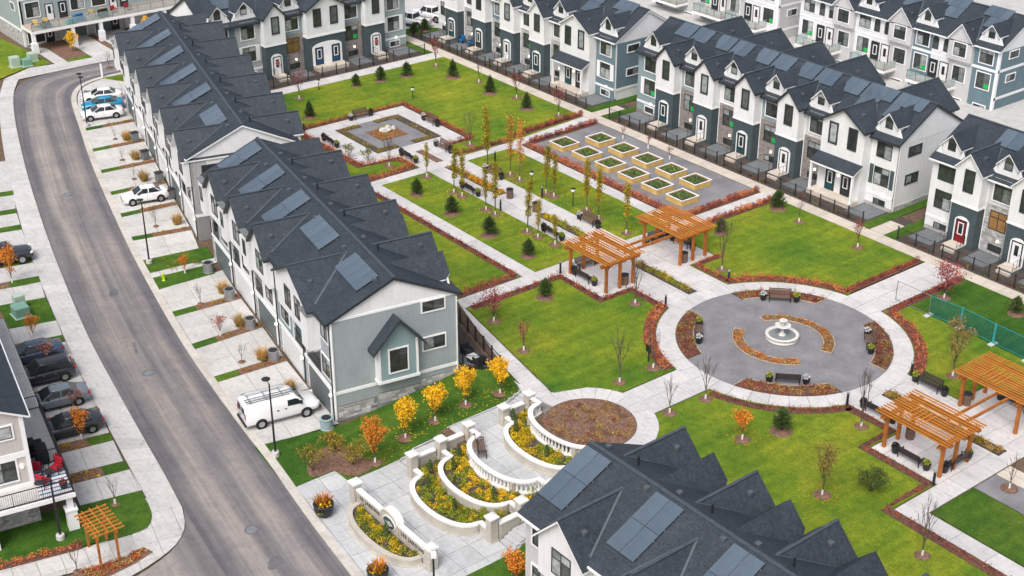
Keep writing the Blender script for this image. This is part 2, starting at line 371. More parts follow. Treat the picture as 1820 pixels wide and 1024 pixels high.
# ---------------------------------------------------------------- ground, street, pavements
ZS = -1.8                                   # street level
STEPZ = [(-33,-1.8),(-31.2,-1.72),(-30,-1.22),(-28.3,-1.14),(-27,-.66),(-22.2,-.58),(-20.5,-.02),(0,0)]
def zslope(x, y):
    lin = max(ZS, min(0.0, ZS+(y+32)/11*1.8)); st = ZS
    for (a, za), (b_, zb) in zip(STEPZ, STEPZ[1:]):
        if a <= y < b_: st = za+(zb-za)*(y-a)/(b_-a)
    t = max(0, min(1, (-7.2-x)/4)) if x < 0 else max(0, min(1, (x-6.5)/4))
    return st+(lin-st)*t
def sheet(name, poly, z, mat, h=0):
    b = MB()
    if h: b.slab(poly, z-h, z)
    else: b.sheet(poly, z)
    return struct(b.build(name, MAT[mat]))
def resample(P, n):
    L = [0]
    for i in range(1, len(P)): L.append(L[-1]+math.dist(P[i-1], P[i]))
    out = []; j = 0
    for i in range(n+1):
        d = L[-1]*i/n
        while j < len(P)-2 and L[j+1] < d: j += 1
        t = (d-L[j])/max(1e-6, L[j+1]-L[j]); out.append((P[j][0]+(P[j+1][0]-P[j][0])*t, P[j][1]+(P[j+1][1]-P[j][1])*t))
    return out
def smooth(P, it=2):
    for _ in range(it):
        Q = [P[0]]
        for a, b in zip(P, P[1:]): Q += [(a[0]*.75+b[0]*.25, a[1]*.75+b[1]*.25), (a[0]*.25+b[0]*.75, a[1]*.25+b[1]*.75)]
        P = Q+[P[-1]]
    return P
def strip(name, A, B, z, mat, n=60, h=0):
    A, B = resample(A, n), resample(B, n); b = MB(); b.uv = []
    s = 0
    for i in range(n+1):
        if i: s += math.dist(A[i], A[i-1])
        b.v += [(*A[i], z), (*B[i], z)]; b.uv += [(0, s), (1, s)]
    for i in range(n): b.f.append((2*i, 2*i+1, 2*i+3, 2*i+2)); b.m.append(0)
    if h:
        o = len(b.v)
        for q in list(b.v): b.v.append((q[0], q[1], z-h)); b.uv.append((0, 0))
        for i in range(n):
            b.f.append((2*i, 2*i+2, o+2*i+2, o+2*i)); b.f.append((2*i+3, 2*i+1, o+2*i+1, o+2*i+3)); b.m += [0, 0]
    return struct(b.build(name, MAT[mat]))
def pave(name, poly, z, mat, sx=1.5, sy=1.5, ang=0, org=(0,0), gap=.035, th=.03):
    """joint sheet with one separate slab per concrete bay, cut to the outline"""
    base = MB().sheet(poly, z-.022).build(name, MAT['joint']); struct(base)
    ca, sa = math.cos(R(ang)), math.sin(R(ang))
    loc = [((x-org[0])*ca+(y-org[1])*sa, -(x-org[0])*sa+(y-org[1])*ca) for x, y in poly]
    xs = [p[0] for p in loc]; ys = [p[1] for p in loc]
    for i in range(math.floor(min(xs)/sx), math.ceil(max(xs)/sx)):
        for j in range(math.floor(min(ys)/sy), math.ceil(max(ys)/sy)):
            c = clip(loc, i*sx+gap/2, (i+1)*sx-gap/2, j*sy+gap/2, (j+1)*sy-gap/2)
            if len(c) < 3 or area(c) < .05: continue
            q = [(x*ca-y*sa+org[0], x*sa+y*ca+org[1]) for x, y in c]
            b = MB().slab(q, z-th, z+random.uniform(-.003, .003)); b.build('slab', MAT[mat], base)
    return base
struct(MB().sheet([(-1500,-1500),(1500,-1500),(1500,1500),(-1500,1500)], -1.93).build('ground', MAT['soil_slope']))
def wcurve(v0, bulge, hw=3.3, x0=-4.4, x1=4.1, c=-.15, n=22):
    P = [(x0, v0), (c-hw, v0)]
    P += [(c-hw*math.cos(PI*i/n), v0-bulge*math.sin(PI*i/n)**.8) for i in range(1, n)]
    return P+[(c+hw, v0), (x1, v0)]
plate = [(-95,-9),(-84.35,-11.6),(-46.9,-21.4),(-42.8,-21.96),(-13,-27.5),(-12.75,-24.5),(-11.5,-20.7),(-6.9,-20.35),(-4.5,-20.9)]+wcurve(-21.65, 2.2)[1:-1]+[(4.4,-20.9),(12.3,-20.9),(12.3,-30),(70,-30),(70,160),(-95,160)]
sheet('park_terrain', plate, -.075, 'soil_slope', 1.85)
# sloping lawns either side of the stepped garden
def slope_lawn(name, poly, mat, st=.6, dz=.02):
    b = MB(); xs = [p[0] for p in poly]; ys = [p[1] for p in poly]
    i0 = math.floor(min(xs)/st)
    for i in range(i0, math.ceil(max(xs)/st)):
        for j in range(math.floor(min(ys)/st), math.ceil(max(ys)/st)):
            c = clip(poly, i*st, (i+1)*st, j*st, (j+1)*st)
            if len(c) >= 3 and area(c) > 1e-4: b.add([(x, y, zslope(x, y)+dz) for x, y in c], [tuple(range(len(c)))])
    o = b.build(name, MAT[mat]); 
    bm = bmesh.new(); bm.from_mesh(o.data); bmesh.ops.remove_doubles(bm, verts=bm.verts, dist=.001); bmesh.ops.recalc_face_normals(bm, faces=bm.faces)
    if bm.faces and sum(f.normal.z for f in bm.faces) < 0: bmesh.ops.reverse_faces(bm, faces=bm.faces)
    bm.to_mesh(o.data); bm.free(); return struct(o)
slope_lawn('lawn_bank', [(-14.6,-38.75),(-13.3,-32.9),(-12.0,-22.4),(-9.7,-19.9),(-6.75,-20.5),(-6.75,-35.7),(-8.5,-35.8),(-8.6,-39.45)], 'lawn_new')
for x in (-6.74, 6.14):
    eb = MB(); ys = [-36+i*.5 for i in range(32)]
    for y in ys: eb.box(x-.05,x+.05,y,y+.5,-1.95,max(zslope(x,y),zslope(x,y+.5))+.03)
    struct(eb.build('lawn_edging', MAT['concrete_plaza']))
slope_lawn('lawn_bank', [(6.15,-37.5),(6.15,-20.6),(8,-19.6),(13,-19.6),(13,-37.5)], 'lawn_new')
# mulch bed with shrubs at the foot of the bank
MB().slab(smooth([(-8.6,-35.9),(-7.0,-35.2),(-7.0,-33.6),(-8.3,-33.3),(-9.6,-33.8),(-10.9,-33.6),(-11.6,-35.2),(-10.4,-36.9),(-9.2,-37.6),(-8.6,-37.2),(-8.6,-35.9)],1), ZS-.05, ZS+.06).build('mulch_bed', MAT['mulch'])['kind'] = 'structure'
# street
S_IN = smooth([(-97,40),(-97.6,0),(-97.9,-11.3),(-97.9,-14.5),(-97.3,-16.6),(-96.2,-18.2),(-93.7,-19.9),(-90.6,-21.1),(-82,-23.6),(-74.4,-25.9),(-64.7,-28.5),(-49.5,-32.3),(-40.3,-34.3),(-31.6,-36.1),(-24.9,-37.2),(-17.2,-38.3),(-12.3,-38.9),(-7.9,-39.6),(-3.2,-40.3),(5,-41.3),(40,-45.5)])
S_OUT = smooth([(-103,40),(-103.1,0),(-103.2,-10),(-103.4,-16),(-103.2,-20.2),(-102,-22.9),(-98.5,-25.1),(-89.8,-28.1),(-78.3,-31.5),(-69.3,-34),(-55.6,-37.5),(-43.3,-40.3),(-36.3,-41.8),(-28.1,-43.2),(-20.8,-44.4),(-15.6,-45.2),(-11.2,-46.0),(6,-48.2),(40,-52)])
strip('street', S_IN, S_OUT, ZS-.06, 'asphalt', 150)
jn = [(-11.8,-45.7),(-9.2,-46.7),(-7.9,-47.8),(-7.1,-49.1),(-6.4,-51.2),(-6,-54),(-5,-70),(14,-70),(10,-48.4)]
jb = MB(); jb.sheet(smooth(jn,1), ZS-.064); jb.uv = [(.98-min(1,max(0,(-44.6-.13*(p[0]+11)-p[1])/5))*.32, p[1]) for p in jb.v]; struct(jb.build('street_junction', MAT['asphalt']))
for x, y, rx, ry, a in [(-43.1,-36.8,.4,1.0,70),(-2.3,-44,.4,.8,40),(-33,-39.4,.12,1.2,72)]:
    P = [(x+rx*random.uniform(.7,1.2)*math.cos(t/14*2*PI)*math.cos(R(a))-ry*random.uniform(.8,1.1)*math.sin(t/14*2*PI)*math.sin(R(a)), y+rx*math.cos(t/14*2*PI)*math.sin(R(a))+ry*math.sin(t/14*2*PI)*math.cos(R(a))) for t in range(14)]
    sheet('asphalt_patch', P, ZS-.054, 'asphalt_patch')
def offs(P, d):
    out = []
    for i, p in enumerate(P):
        a, b = P[max(0,i-1)], P[min(len(P)-1,i+1)]; L = math.dist(a,b) or 1
        out.append((p[0]-(b[1]-a[1])/L*d, p[1]+(b[0]-a[0])/L*d))
    return out
def kerb_run(name, P, d0, d1, z, n, mat='kerb', h=.12):
    """kerb / pavement band laid as separate concrete bays"""
    A, B = resample(offs(P, d0), n*3), resample(offs(P, d1), n*3)
    base = strip(name, A, B, z-.03, 'joint', n*3)
    for i in range(n):
        for kk in range(1):
            q = A[i*3:i*3+4]+B[i*3:i*3+4][::-1]
            c = (sum(p[0] for p in q)/8, sum(p[1] for p in q)/8)
            q = [(p[0]+(c[0]-p[0])*.008, p[1]+(c[1]-p[1])*.008) for p in q]
            MB().slab(q, z-h, z).build('slab', MAT[mat], base)
    return base
kerb_run('kerb', [p for p in S_IN if p[1] < 3 and p[0] < 16], 0, .62, ZS+.034, 58)
WB = smooth([(-103.9,-24.2),(-98,-27),(-90.4,-29.6),(-79.3,-33.1),(-69,-36.0),(-61.2,-38.1),(-53.5,-40),(-45.3,-41.8),(-38.2,-43.2),(-33.4,-44.2),(-25.8,-45.5),(-17.7,-46.8),(-14.5,-47.3),(-12.3,-47.6)])
WO = smooth([(-103.4,-22.5),(-98.5,-25.1),(-89.8,-28.1),(-78.3,-31.5),(-69.3,-34),(-55.6,-37.5),(-43.3,-40.3),(-36.3,-41.8),(-28.1,-43.2),(-20.8,-44.4),(-15.6,-45.2),(-11.2,-46)])
A, B = resample(WO, 180), resample(WB, 180)
wbase = strip('pavement', A, B, ZS-.02, 'joint', 180)
for i in range(60):
    q = A[i*3:i*3+4]+B[i*3:i*3+4][::-1]; c = (sum(p[0] for p in q)/8, sum(p[1] for p in q)/8)
    q = [(p[0]+(c[0]-p[0])*.012, p[1]+(c[1]-p[1])*.012) for p in q]
    MB().slab(q, ZS-.1, ZS+.015).build('slab', MAT['concrete'], wbase)
cn = smooth([(-11.2,-46),(-9.2,-46.7),(-7.9,-47.8),(-7.2,-49.1),(-6.6,-51.2),(-6.2,-54),(-5.6,-62)],1)
pave('corner_pavement', cn+[(-7.5,-62),(-8.2,-52),(-9.3,-50.4),(-10.8,-49.6),(-12.2,-48.6),(-13.6,-47.7),(-13.4,-46.2)], ZS+.012, 'concrete', 1.6, 1.6, -12)
# north end of the street: forecourt in front of the balcony terrace
pave('forecourt', [(-103.1,-22.6),(-103.3,-16),(-103.1,8),(-105.3,8),(-105.6,-8.8),(-105.8,-15.3),(-106.6,-20),(-104.2,-24.2)], ZS+.014, 'concrete', 1.8, 3)
for y0, y1 in ((-12.1,-8.9),(-8.0,-4),(-3.2,6)): pave('driveway', [(-105.7,y0),(-105.7,y1),(-115,y1),(-115,y0)], ZS+.016, 'concrete', 3.1, 2.2, 0, (-105.7,y0))
pave('driveway', [(-105.9,-16.9),(-105.8,-15.3),(-113,-15.3),(-115,-16.9)], ZS+.016, 'concrete', 3.1, 2.2)
sheet('mulch_strip', [(-106.8,-15.2),(-106.8,-12.2),(-115,-12.2),(-115,-15.2)], ZS+.03, 'mulch', .1); sheet('grass_strip', [(-105.8,-15.2),(-105.8,-12.2),(-106.8,-12.2),(-106.8,-15.2)], ZS+.035, 'lawn_old', .1)
sheet('mulch_strip', [(-106.2,-8.8),(-106.2,-8.1),(-115,-8.1),(-115,-8.8)], ZS+.03, 'mulch', .1)
sheet('lawn', [(-104.6,-24.6),(-106.8,-20.2),(-106.4,-17.2),(-112,-17.4),(-125,-19),(-125,-30),(-112,-30)], ZS+.01, 'lawn_old')
sheet('lawn', [(-103,-26),(-98.5,-27.6),(-90.4,-30.2),(-80,-33.6),(-80,-48),(-120,-42),(-112,-30)], ZS-.02, 'concrete')
# driveways along the east kerb (each its own bay grid) and planted strips between them
KB = offs(S_IN, .66)
def kerb_at(x):
    return min(KB, key=lambda p: abs(p[0]-x) if p[1] < -15 else 1e9)
def on_row(o, ang, s, t): 
    a = R(ang); return (o[0]+s*math.cos(a)-t*math.sin(a), o[1]+s*math.sin(a)+t*math.cos(a))
ROW1 = ((-13.9,-32.4), -10.5); ROW2 = ((-48.15,-26.2), -14.6)
def strip_bed(p, q, wd, frac, name='planting_strip'):
    """grass near the street, mulch near the house"""
    d = (q[0]-p[0], q[1]-p[1]); L = math.hypot(*d); d = (d[0]/L, d[1]/L); n = (-d[1]*wd/2, d[0]*wd/2)
    m = (p[0]+d[0]*L*frac, p[1]+d[1]*L*frac)
    sheet('grass_strip', [(p[0]+n[0],p[1]+n[1]),(p[0]-n[0],p[1]-n[1]),(m[0]-n[0],m[1]-n[1]),(m[0]+n[0],m[1]+n[1])], ZS+.03, 'lawn_new', .1)
    sheet('mulch_strip', [(m[0]+n[0],m[1]+n[1]),(m[0]-n[0],m[1]-n[1]),(q[0]-n[0],q[1]-n[1]),(q[0]+n[0],q[1]+n[1])], ZS+.035, 'mulch', .1)
    return m, q
STRIPS = []
ends1 = [(-41.3,-27.3),(-35.8,-28.6),(-30.2,-29.6),(-24.2,-30.8),(-18.6,-31.7)]
outs1 = [(-41.2,-33.5),(-36.3,-34.5),(-30.3,-35.7),(-24.6,-36.7),(-18.9,-37.5)]
outs2 = [(-81.9,-23.1),(-75.5,-25.0),(-69.3,-26.7),(-63.4,-28.3),(-57.8,-29.7),(-52.2,-31.0)]
ends2 = [(-81.3,-17.6),(-74.9,-19.3),(-68.7,-21.0),(-62.8,-22.6),(-57.2,-24.1),(-51.0,-25.6)]
dv = [(-85.4,-22.2),(-85.2,-16.6)]
prevo, preve = dv
for o_, e_ in list(zip(outs2, ends2)):
    pave('driveway', [prevo, o_, e_, preve], ZS+.018, 'concrete', 2.9, 2.7, -14.6, prevo)
    STRIPS.append(strip_bed((o_[0], o_[1]), e_, .9, .35)); prevo, preve = o_, e_
pave('driveway', [outs2[-1],(-47.4,-32.1),(-46.6,-27.0),ends2[-1]], ZS+.018, 'concrete', 2.9, 2.7, -14.6, outs2[-1])
sheet('grass_strip', [(-47.4,-32.2),(-44.6,-32.8),(-43.9,-26.9),(-46.4,-26.2)], ZS+.03, 'lawn_new', .1)
pave('side_path', [(-44.6,-32.8),(-43.6,-33.0),(-42.9,-27.0),(-43.9,-26.8)], ZS+.018, 'concrete', 2.5, 1.5, -12)
sheet('grass_strip', [(-43.6,-33.0),(-41.2,-33.5),(-41.0,-28.2),(-42.9,-27.5)], ZS+.03, 'lawn_new', .1)
prevo, preve = outs1[0], (-41.2,-27.4)
for i, (o_, e_) in enumerate(zip(outs1[1:], ends1[1:])):
    pave('driveway', [prevo, o_, e_, preve], ZS+.018, 'concrete', 2.9, 2.4, -10.5, prevo)
    if i < 4: STRIPS.append(strip_bed(o_, e_, .95, .34))
    prevo, preve = o_, e_
pave('driveway', [outs1[-1],(-14.3,-38.2),(-13.5,-32.4),ends1[-1]], ZS+.018, 'concrete', 2.9, 2.4, -10.5, outs1[-1])
pave('parking_court', smooth([(-97.2,-11.2),(-97.1,-14.2),(-96.5,-16.2),(-95.4,-17.9),(-93.2,-19.3),(-90.2,-20.5),(-85.4,-22.1)],1)+[(-85.2,-16.4),(-86.4,-11.2)], ZS+.016, 'concrete', 3, 3, -14)
sheet('grass_strip', [(-97.4,-14.5),(-97.0,-11.9),(-92.5,-11.9)], ZS+.04, 'lawn_old', .1)
sheet('parking_asphalt', [(-94.4,-18.0),(-90.6,-19.6),(-86.2,-21.2),(-85.6,-17.2),(-91.0,-15.0)], ZS+.024, 'asphalt_patch')
# west side driveways
LW = [((-70.1,-35.6),(-71.6,-41.5)),((-69.0,-35.9),(-70.4,-41.8)),((-65.6,-37.0),(-67,-43)),((-64.5,-37.3),(-66,-43.3)),((-61.7,-38.0),(-63,-44)),((-60.5,-38.3),(-62,-44.3)),((-54.1,-39.8),(-55.5,-46)),((-53.0,-40.1),(-54.4,-46.2)),
      ((-50.1,-40.7),(-51.4,-46.8)),((-48.9,-41.0),(-50.2,-47)),((-45.8,-41.8),(-46.9,-46)),((-41.3,-42.6),(-42.3,-46.6)),((-38.6,-43.2),(-39.8,-48.5)),((-37.4,-43.4),(-38.6,-48.8)),((-34.4,-44.0),(-35.5,-49.2)),((-33.3,-44.2),(-34.4,-49.4)),
      ((-30.6,-44.7),(-31.6,-49.6)),((-29.6,-44.9),(-30.6,-49.8)),((-26.5,-45.4),(-27.4,-50)),((-25.3,-45.6),(-26.2,-50.2)),((-22.6,-46.1),(-23.4,-50)),((-21.5,-46.3),(-22.3,-50.2)),((-18.6,-46.8),(-19.4,-50.6)),((-17.4,-46.9),(-18.2,-50.8)),((-14.6,-47.3),(-15.4,-51.3)),((-10.6,-48.1),(-11.1,-50.4))]
prev = ((-78.3,-33.3),(-79.6,-39))
for i in range(0, len(LW), 2):
    a, b = LW[i], LW[i+1]
    pave('driveway', [prev[0], a[0], a[1], prev[1]], ZS+.018, 'concrete', 3, 2.4, -11, prev[0])
    if i == len(LW)-2: break
    fr = (0.9 if i in (10,) else .42)
    m = lambda p, t: (p[0][0]+(p[1][0]-p[0][0])*t, p[0][1]+(p[1][1]-p[0][1])*t)
    sheet('grass_strip', [a[0], b[0], m(b, fr), m(a, fr)], ZS+.03, 'lawn_new', .1)
    sheet('mulch_strip', [m(a, fr), m(b, fr), b[1], a[1]], ZS+.034, 'mulch', .1)
    prev = b
sheet('corner_lawn', smooth([(-14.6,-47.4),(-12.3,-47.7),(-11.0,-48.2),(-10.3,-49.0),(-10.6,-50.6),(-11.2,-52.6),(-12.3,-57.5),(-13,-60),(-18,-60),(-17,-56),(-15.5,-51.5)],1), ZS+.03, 'lawn_new', .1)
pave('corner_path', [(-10.2,-48.7),(-8.9,-49.4),(-8.5,-52),(-9.0,-54),(-10.4,-60),(-12.6,-60),(-11.5,-55.5),(-10.9,-52.2)], ZS+.02, 'concrete', 1.5, 1.6, 80)
sheet('mulch_strip', [(-8.7,-49.9),(-7.9,-49.6),(-7.5,-51),(-7.2,-54),(-7.8,-60),(-9.8,-60),(-8.9,-54.5),(-8.4,-52)], ZS+.04, 'mulch', .1)
# park paths -------------------------------------------------------
RI, RO = 8.4, 9.9
def ringseg(r0, r1, a0, a1, n=4): return arc(0,0,r1,a0,a1,n)+arc(0,0,r0,a0,a1,n)[::-1]
sheet('plaza', arc(0,0,RI+.02,0,360,71)[:-1], -.02, 'plaza_gravel')
rb = sheet('ring_walk', arc(0,0,RO,0,360,71)[:-1], -.03, 'joint')
for i in range(40):
    MB().slab(ringseg(RI+.01, RO, i*9+.12, i*9+8.88, 3), -.028, 0).build('slab', MAT['concrete_park'], rb)
AX = 2.42
def ringx(y): return math.sqrt(RO*RO-y*y)
def arc_cut(sx, y0, y1, n=6):   # boundary along the ring between two y values
    return [(sx*ringx(y0+(y1-y0)*i/n), y0+(y1-y0)*i/n) for i in range(n+1)]
pave('axis_walk', [(-46.4,-AX),(-46.4,AX)]+arc_cut(-1, AX, -AX), 0, 'concrete_park', 1.6, 1.613, 0, (-46.4,-AX))
pave('axis_walk', [(21.1,-AX),(21.1,AX)]+arc_cut(1, AX, -AX), 0, 'concrete_park', 1.6, 1.613, 0, (21.1,-AX))
for sg in (-1, 1):
    pave('lawn_walk', [(-46.4,sg*7.95),(-21.1,sg*7.95),(-21.1,sg*9.35),(-46.4,sg*9.35)], 0, 'concrete_park', 1.7, 1.4, 0, (-46.4,sg*9.35))
    pave('pergola_pad', [(-19.5,sg*AX),(-14,sg*AX),(-14,sg*6.5),(-19.5,sg*6.5)], 0, 'concrete_park', 1.5, 1.5, 0, (-19.5,sg*AX))
    pave('pergola_pad', [(19.5,sg*AX),(14,sg*AX),(14,sg*6.5),(19.5,sg*6.5)], 0, 'concrete_park', 1.5, 1.5, 0, (19.5,sg*AX))
    pave('pergola_apron', [(-14,sg*AX),(-14,sg*3.35),(-9.32,sg*3.35),(-9.6,sg*AX)], .001, 'concrete_park', 1.5, 1.5)
    pave('pergola_apron', [(14,sg*AX),(14,sg*3.35),(9.32,sg*3.35),(9.6,sg*AX)], .001, 'concrete_park', 1.5, 1.5)
pave('cross_walk', [(-21.1,-16.3),(-19.5,-16.6),(-19.5,-AX),(-21.1,-AX)], 0, 'concrete_park', 1.6, 1.5, 0, (-21.1,-AX))
pave('cross_walk', [(-21.1,AX),(-19.5,AX),(-19.5,20.05),(-21.1,20.05)], 0, 'concrete_park', 1.6, 1.5, 0, (-21.1,AX))
pave('cross_walk', [(19.5,-10.95),(21.1,-10.95),(21.1,-AX),(19.5,-AX)], 0, 'concrete_park', 1.6, 1.5, 0, (19.5,-AX))
pave('cross_walk', [(19.5,AX),(21.1,AX),(21.1,20.05),(19.5,20.05)], 0, 'concrete_park', 1.6, 1.5, 0, (19.5,AX))
pave('cross_walk', [(21.12,-10.95),(45,-10.95),(45,-9.5),(21.12,-9.5)], 0, 'concrete_park', 2.6, 1.45, 0, (21.1,-10.95))
pave('cross_walk', [(-47.0,9.5),(-45.2,9.5),(-45.6,20.05),(-47.5,20.05)], 0, 'concrete_park', 2.5, 1.5, 0, (-48,9.5))
pave('cross_walk', [(-46.4,AX),(-45,AX),(-45,9.5),(-46.4,9.5)], 0, 'concrete_park', 1.4, 1.5, 0, (-46.4,AX))
pave('cross_walk', [(-46.4,-9.6),(-45,-9.6),(-45,-AX),(-46.4,-AX)], 0, 'concrete_park', 1.4, 1.5, 0, (-46.4,-AX))
for sg, y1 in ((1,20.05),(-1,-15.35)):
    pave('cross_walk', [(1.65,y1),(-1.8,y1),(-1.8,sg*math.sqrt(RO**2-1.8**2)),(0,sg*RO),(1.65,sg*math.sqrt(RO**2-1.65**2))], 0, 'concrete_park', 1.72, 1.9, 0, (-1.8,0))
pave('east_walk', [(-84.2,20.05),(45,20.05),(45,21.55),(-84.2,21.55)], 0, 'concrete_walk', 1.6, 1.5, 0, (-76.2,20.05))
pave('north_walk', [(-76.1,-12),(-74.1,-12),(-74.1,20.05),(-76.1,20.05)], 0, 'concrete_park', 2, 2, 0, (-76.1,-12))
pave('gap_walk', [(-47.9,21.57),(-46.5,21.57),(-46.5,25.2),(-47.9,25.2)], 0, 'concrete_walk', 1.4, 1.6, 0, (-47.9,21.57))
pave('gap_walk', [(-9.2,21.57),(-7.6,21.57),(-7.6,24.6),(-9.2,24.6)], 0, 'concrete_walk', 1.6, 1.6, 0, (-9.2,21.57))
pave('west_walk', [(-21.3,-16.2),(-19.7,-16.5),(-4.9,-19.3),(-5.1,-20.9),(-6.6,-20.9)], .002, 'concrete_park', 1.6, 1.7, -10.9, (-21.3,-16.2))
C2 = (-.16,-19.84)
c2o = [(p[0]+C2[0], p[1]+C2[1]) for p in arc(0,0,4.9,-8,188,40)]
c2b = sheet('circle_walk', c2o+[(-5.0,-21.3),(-3.6,-21.5),(3.3,-21.5),(4.9,-21.3)], -.03, 'joint')
for i in range(14):
    a0 = -10+i*14.3
    q = [(C2[0]+4.9*math.cos(R(a)), C2[1]+4.9*math.sin(R(a))) for a in (a0+.2,a0+5,a0+9,a0+14.1)]+[(C2[0]+3.37*math.cos(R(a)), C2[1]+3.37*math.sin(R(a))) for a in (a0+14.1,a0+9,a0+5,a0+.2)]
    MB().slab(q, -.028, .004).build('slab', MAT['concrete_park'], c2b)
sheet('circle_bed', [(C2[0]+p[0], C2[1]+p[1]) for p in arc(0,0,3.36,0,360,48)[:-1]], .03, 'mulch', .1)
# square court
pave('square_court', [(-62.6,-6.9),(-62.6,6.2),(-50.1,6.0),(-50.1,2.6),(-46.4,2.45),(-46.4,-2.45),(-50.1,-2.4),(-50.1,-5.2),(-50.3,-6.6)], 0, 'concrete_park', 1.56, 1.56, 0, (-62.6,-6.9))
sheet('square_bed', [(-60.6,-3.8),(-60.6,4.3),(-52.2,4.3),(-52.2,-3.8)], .012, 'mulch_dark', .08)
sheet('square_gravel', [(-59.6,-2.9),(-59.6,3.2),(-53.2,3.2),(-53.2,-2.9)], .022, 'plaza_gravel')
for y0, y1 in ((-.9,.9),): sheet('square_gravel', [(-60.6,y0),(-60.6,y1),(-59.6,y1),(-59.6,y0)], .02, 'plaza_gravel'); sheet('square_gravel', [(-53.2,y0),(-53.2,y1),(-52.2,y1),(-52.2,y0)], .02, 'plaza_gravel')
sheet('square_centre_bed', [(-58.1,-1.55),(-58.1,1.85),(-54.8,1.85),(-54.8,-1.55)], .034, 'mulch', .06)
sheet('axis_bed', [(-50.3,-.4),(-50.3,.45),(-46.5,.45),(-46.5,-.4)], .02, 'mulch', .06)
AXBEDS = [(-45,-36),(-30.2,-23.8),(-17,-10),(10,20)]
for a, b in AXBEDS: sheet('axis_bed', [(a,-.5),(a,.5),(b,.5),(b,-.5)], .02, 'mulch_dark', .06)
# gravel yard with planters
sheet('planter_yard', [(-44.9,10.3),(-21.9,10.3),(-21.9,19.95),(-45.2,19.95)], -.012, 'plaza_gravel')
# lawns
def lawn(poly, mat='lawn_old'): return sheet('lawn', poly, .02, mat, .08)
lawn([(-45,-7.95),(-45,-AX),(-21.1,-AX),(-21.1,-7.95)]); lawn([(-45,AX),(-45,7.95),(-21.1,7.95),(-21.1,AX)])
lawn([(-46.3,-9.5),(-21.1,-9.5),(-21.1,-16.2),(-32,-14.5),(-46.3,-12.5)])
lawn([(-74.0,-12),(-74.0,20),(-47.5,20),(-46.5,9.3),(-46.45,2.7),(-49.9,2.8),(-49.9,6.25),(-62.8,6.4),(-62.8,-7.1),(-66,-12)])
lawn([(-62.6,-7.1),(-50.0,-7.0),(-49.9,-2.55),(-46.5,-2.55),(-46.5,-9.5),(-52,-12),(-62,-12)])
ra = lambda a, r=RO+.02: (r*math.cos(R(a)), r*math.sin(R(a)))
lawn([(-19.4,6.6),(-13.9,6.6),(-13.9,3.4),(-9.4,3.4)]+[ra(a) for a in range(158,101,-4)]+[(-1.9,9.8),(-1.9,20),(-19.4,20)])
lawn([(-19.4,-6.6),(-13.9,-6.6),(-13.9,-3.4),(-9.4,-3.4)]+[ra(a) for a in range(202,259,4)]+[(-1.9,-9.8),(-1.9,-15.1),(-3.9,-16.5),(-4.9,-19.2),(-19.4,-16.5)])
lawn([(19.4,6.6),(13.9,6.6),(13.9,3.4),(9.4,3.4)]+[ra(a) for a in range(22,79,4)]+[(1.75,9.8),(1.75,12.3),(19.4,12.1)], 'lawn_old')
lawn([(1.75,12.3),(19.4,12.1),(19.4,20),(1.75,20)], 'lawn_new')
lawn([(19.4,-11.05),(19.4,-6.6),(13.9,-6.6),(13.9,-3.4),(9.4,-3.4)]+[ra(a) for a in range(338,281,-4)]+[(1.75,-9.8),(1.75,-15.2),(3.2,-16.2),(4.7,-18.2),(4.75,-20.8),(12.3,-20.8),(12.3,-30),(45,-30),(45,-11.05)])
lawn([(21.2,-9.4),(45,-9.4),(45,-5),(21.2,-5)], 'lawn_new')
sheet('gravel_pad', [(21.2,-4.9),(45,-4.9),(45,-2.5),(21.2,-2.5)], .0, 'plaza_gravel')
pave('pad', [(21.2,-2.45),(45,-2.45),(45,-.9),(21.2,-.9)], .01, 'concrete_walk', 3, 1.6)
sheet('mulch_bed', [(23.2,-.8),(45,-.8),(45,6),(23.2,6)], .02, 'mulch_dark')
# front gardens along the terraces (dark mulch) and the lane behind
sheet('front_garden', [(-83.4,21.6),(45,21.6),(45,26.2),(-83.4,26.2)], -.03, 'mulch_dark')
sheet('front_garden', [(-81,-12),(-76.2,-12),(-76.2,19.6),(-81,19.6)], -.03, 'mulch_dark')
for x0, x1 in ((-49.2,-47.95),(-46.45,-45.3),(-10.4,-9.25),(-7.55,-6.3)): sheet('lawn', [(x0,21.6),(x1,21.6),(x1,34),(x0,34)], .0, 'lawn_new')
sheet('lawn', [(-84.2,18.9),(-76.2,18.9),(-76.2,20.0),(-84.2,20.0)], -.02, 'lawn_new'); sheet('lawn', [(-86.5,21.6),(-83.5,21.6),(-83.5,27),(-86.5,25)], -.015, 'lawn_new')
sheet('rear_lane', [(-95,34),(70,34),(70,160),(-95,160)], -.05, 'concrete')
sheet('side_lane', [(-140,20),(-84,20),(-84,60),(-140,60)], -.045, 'concrete')
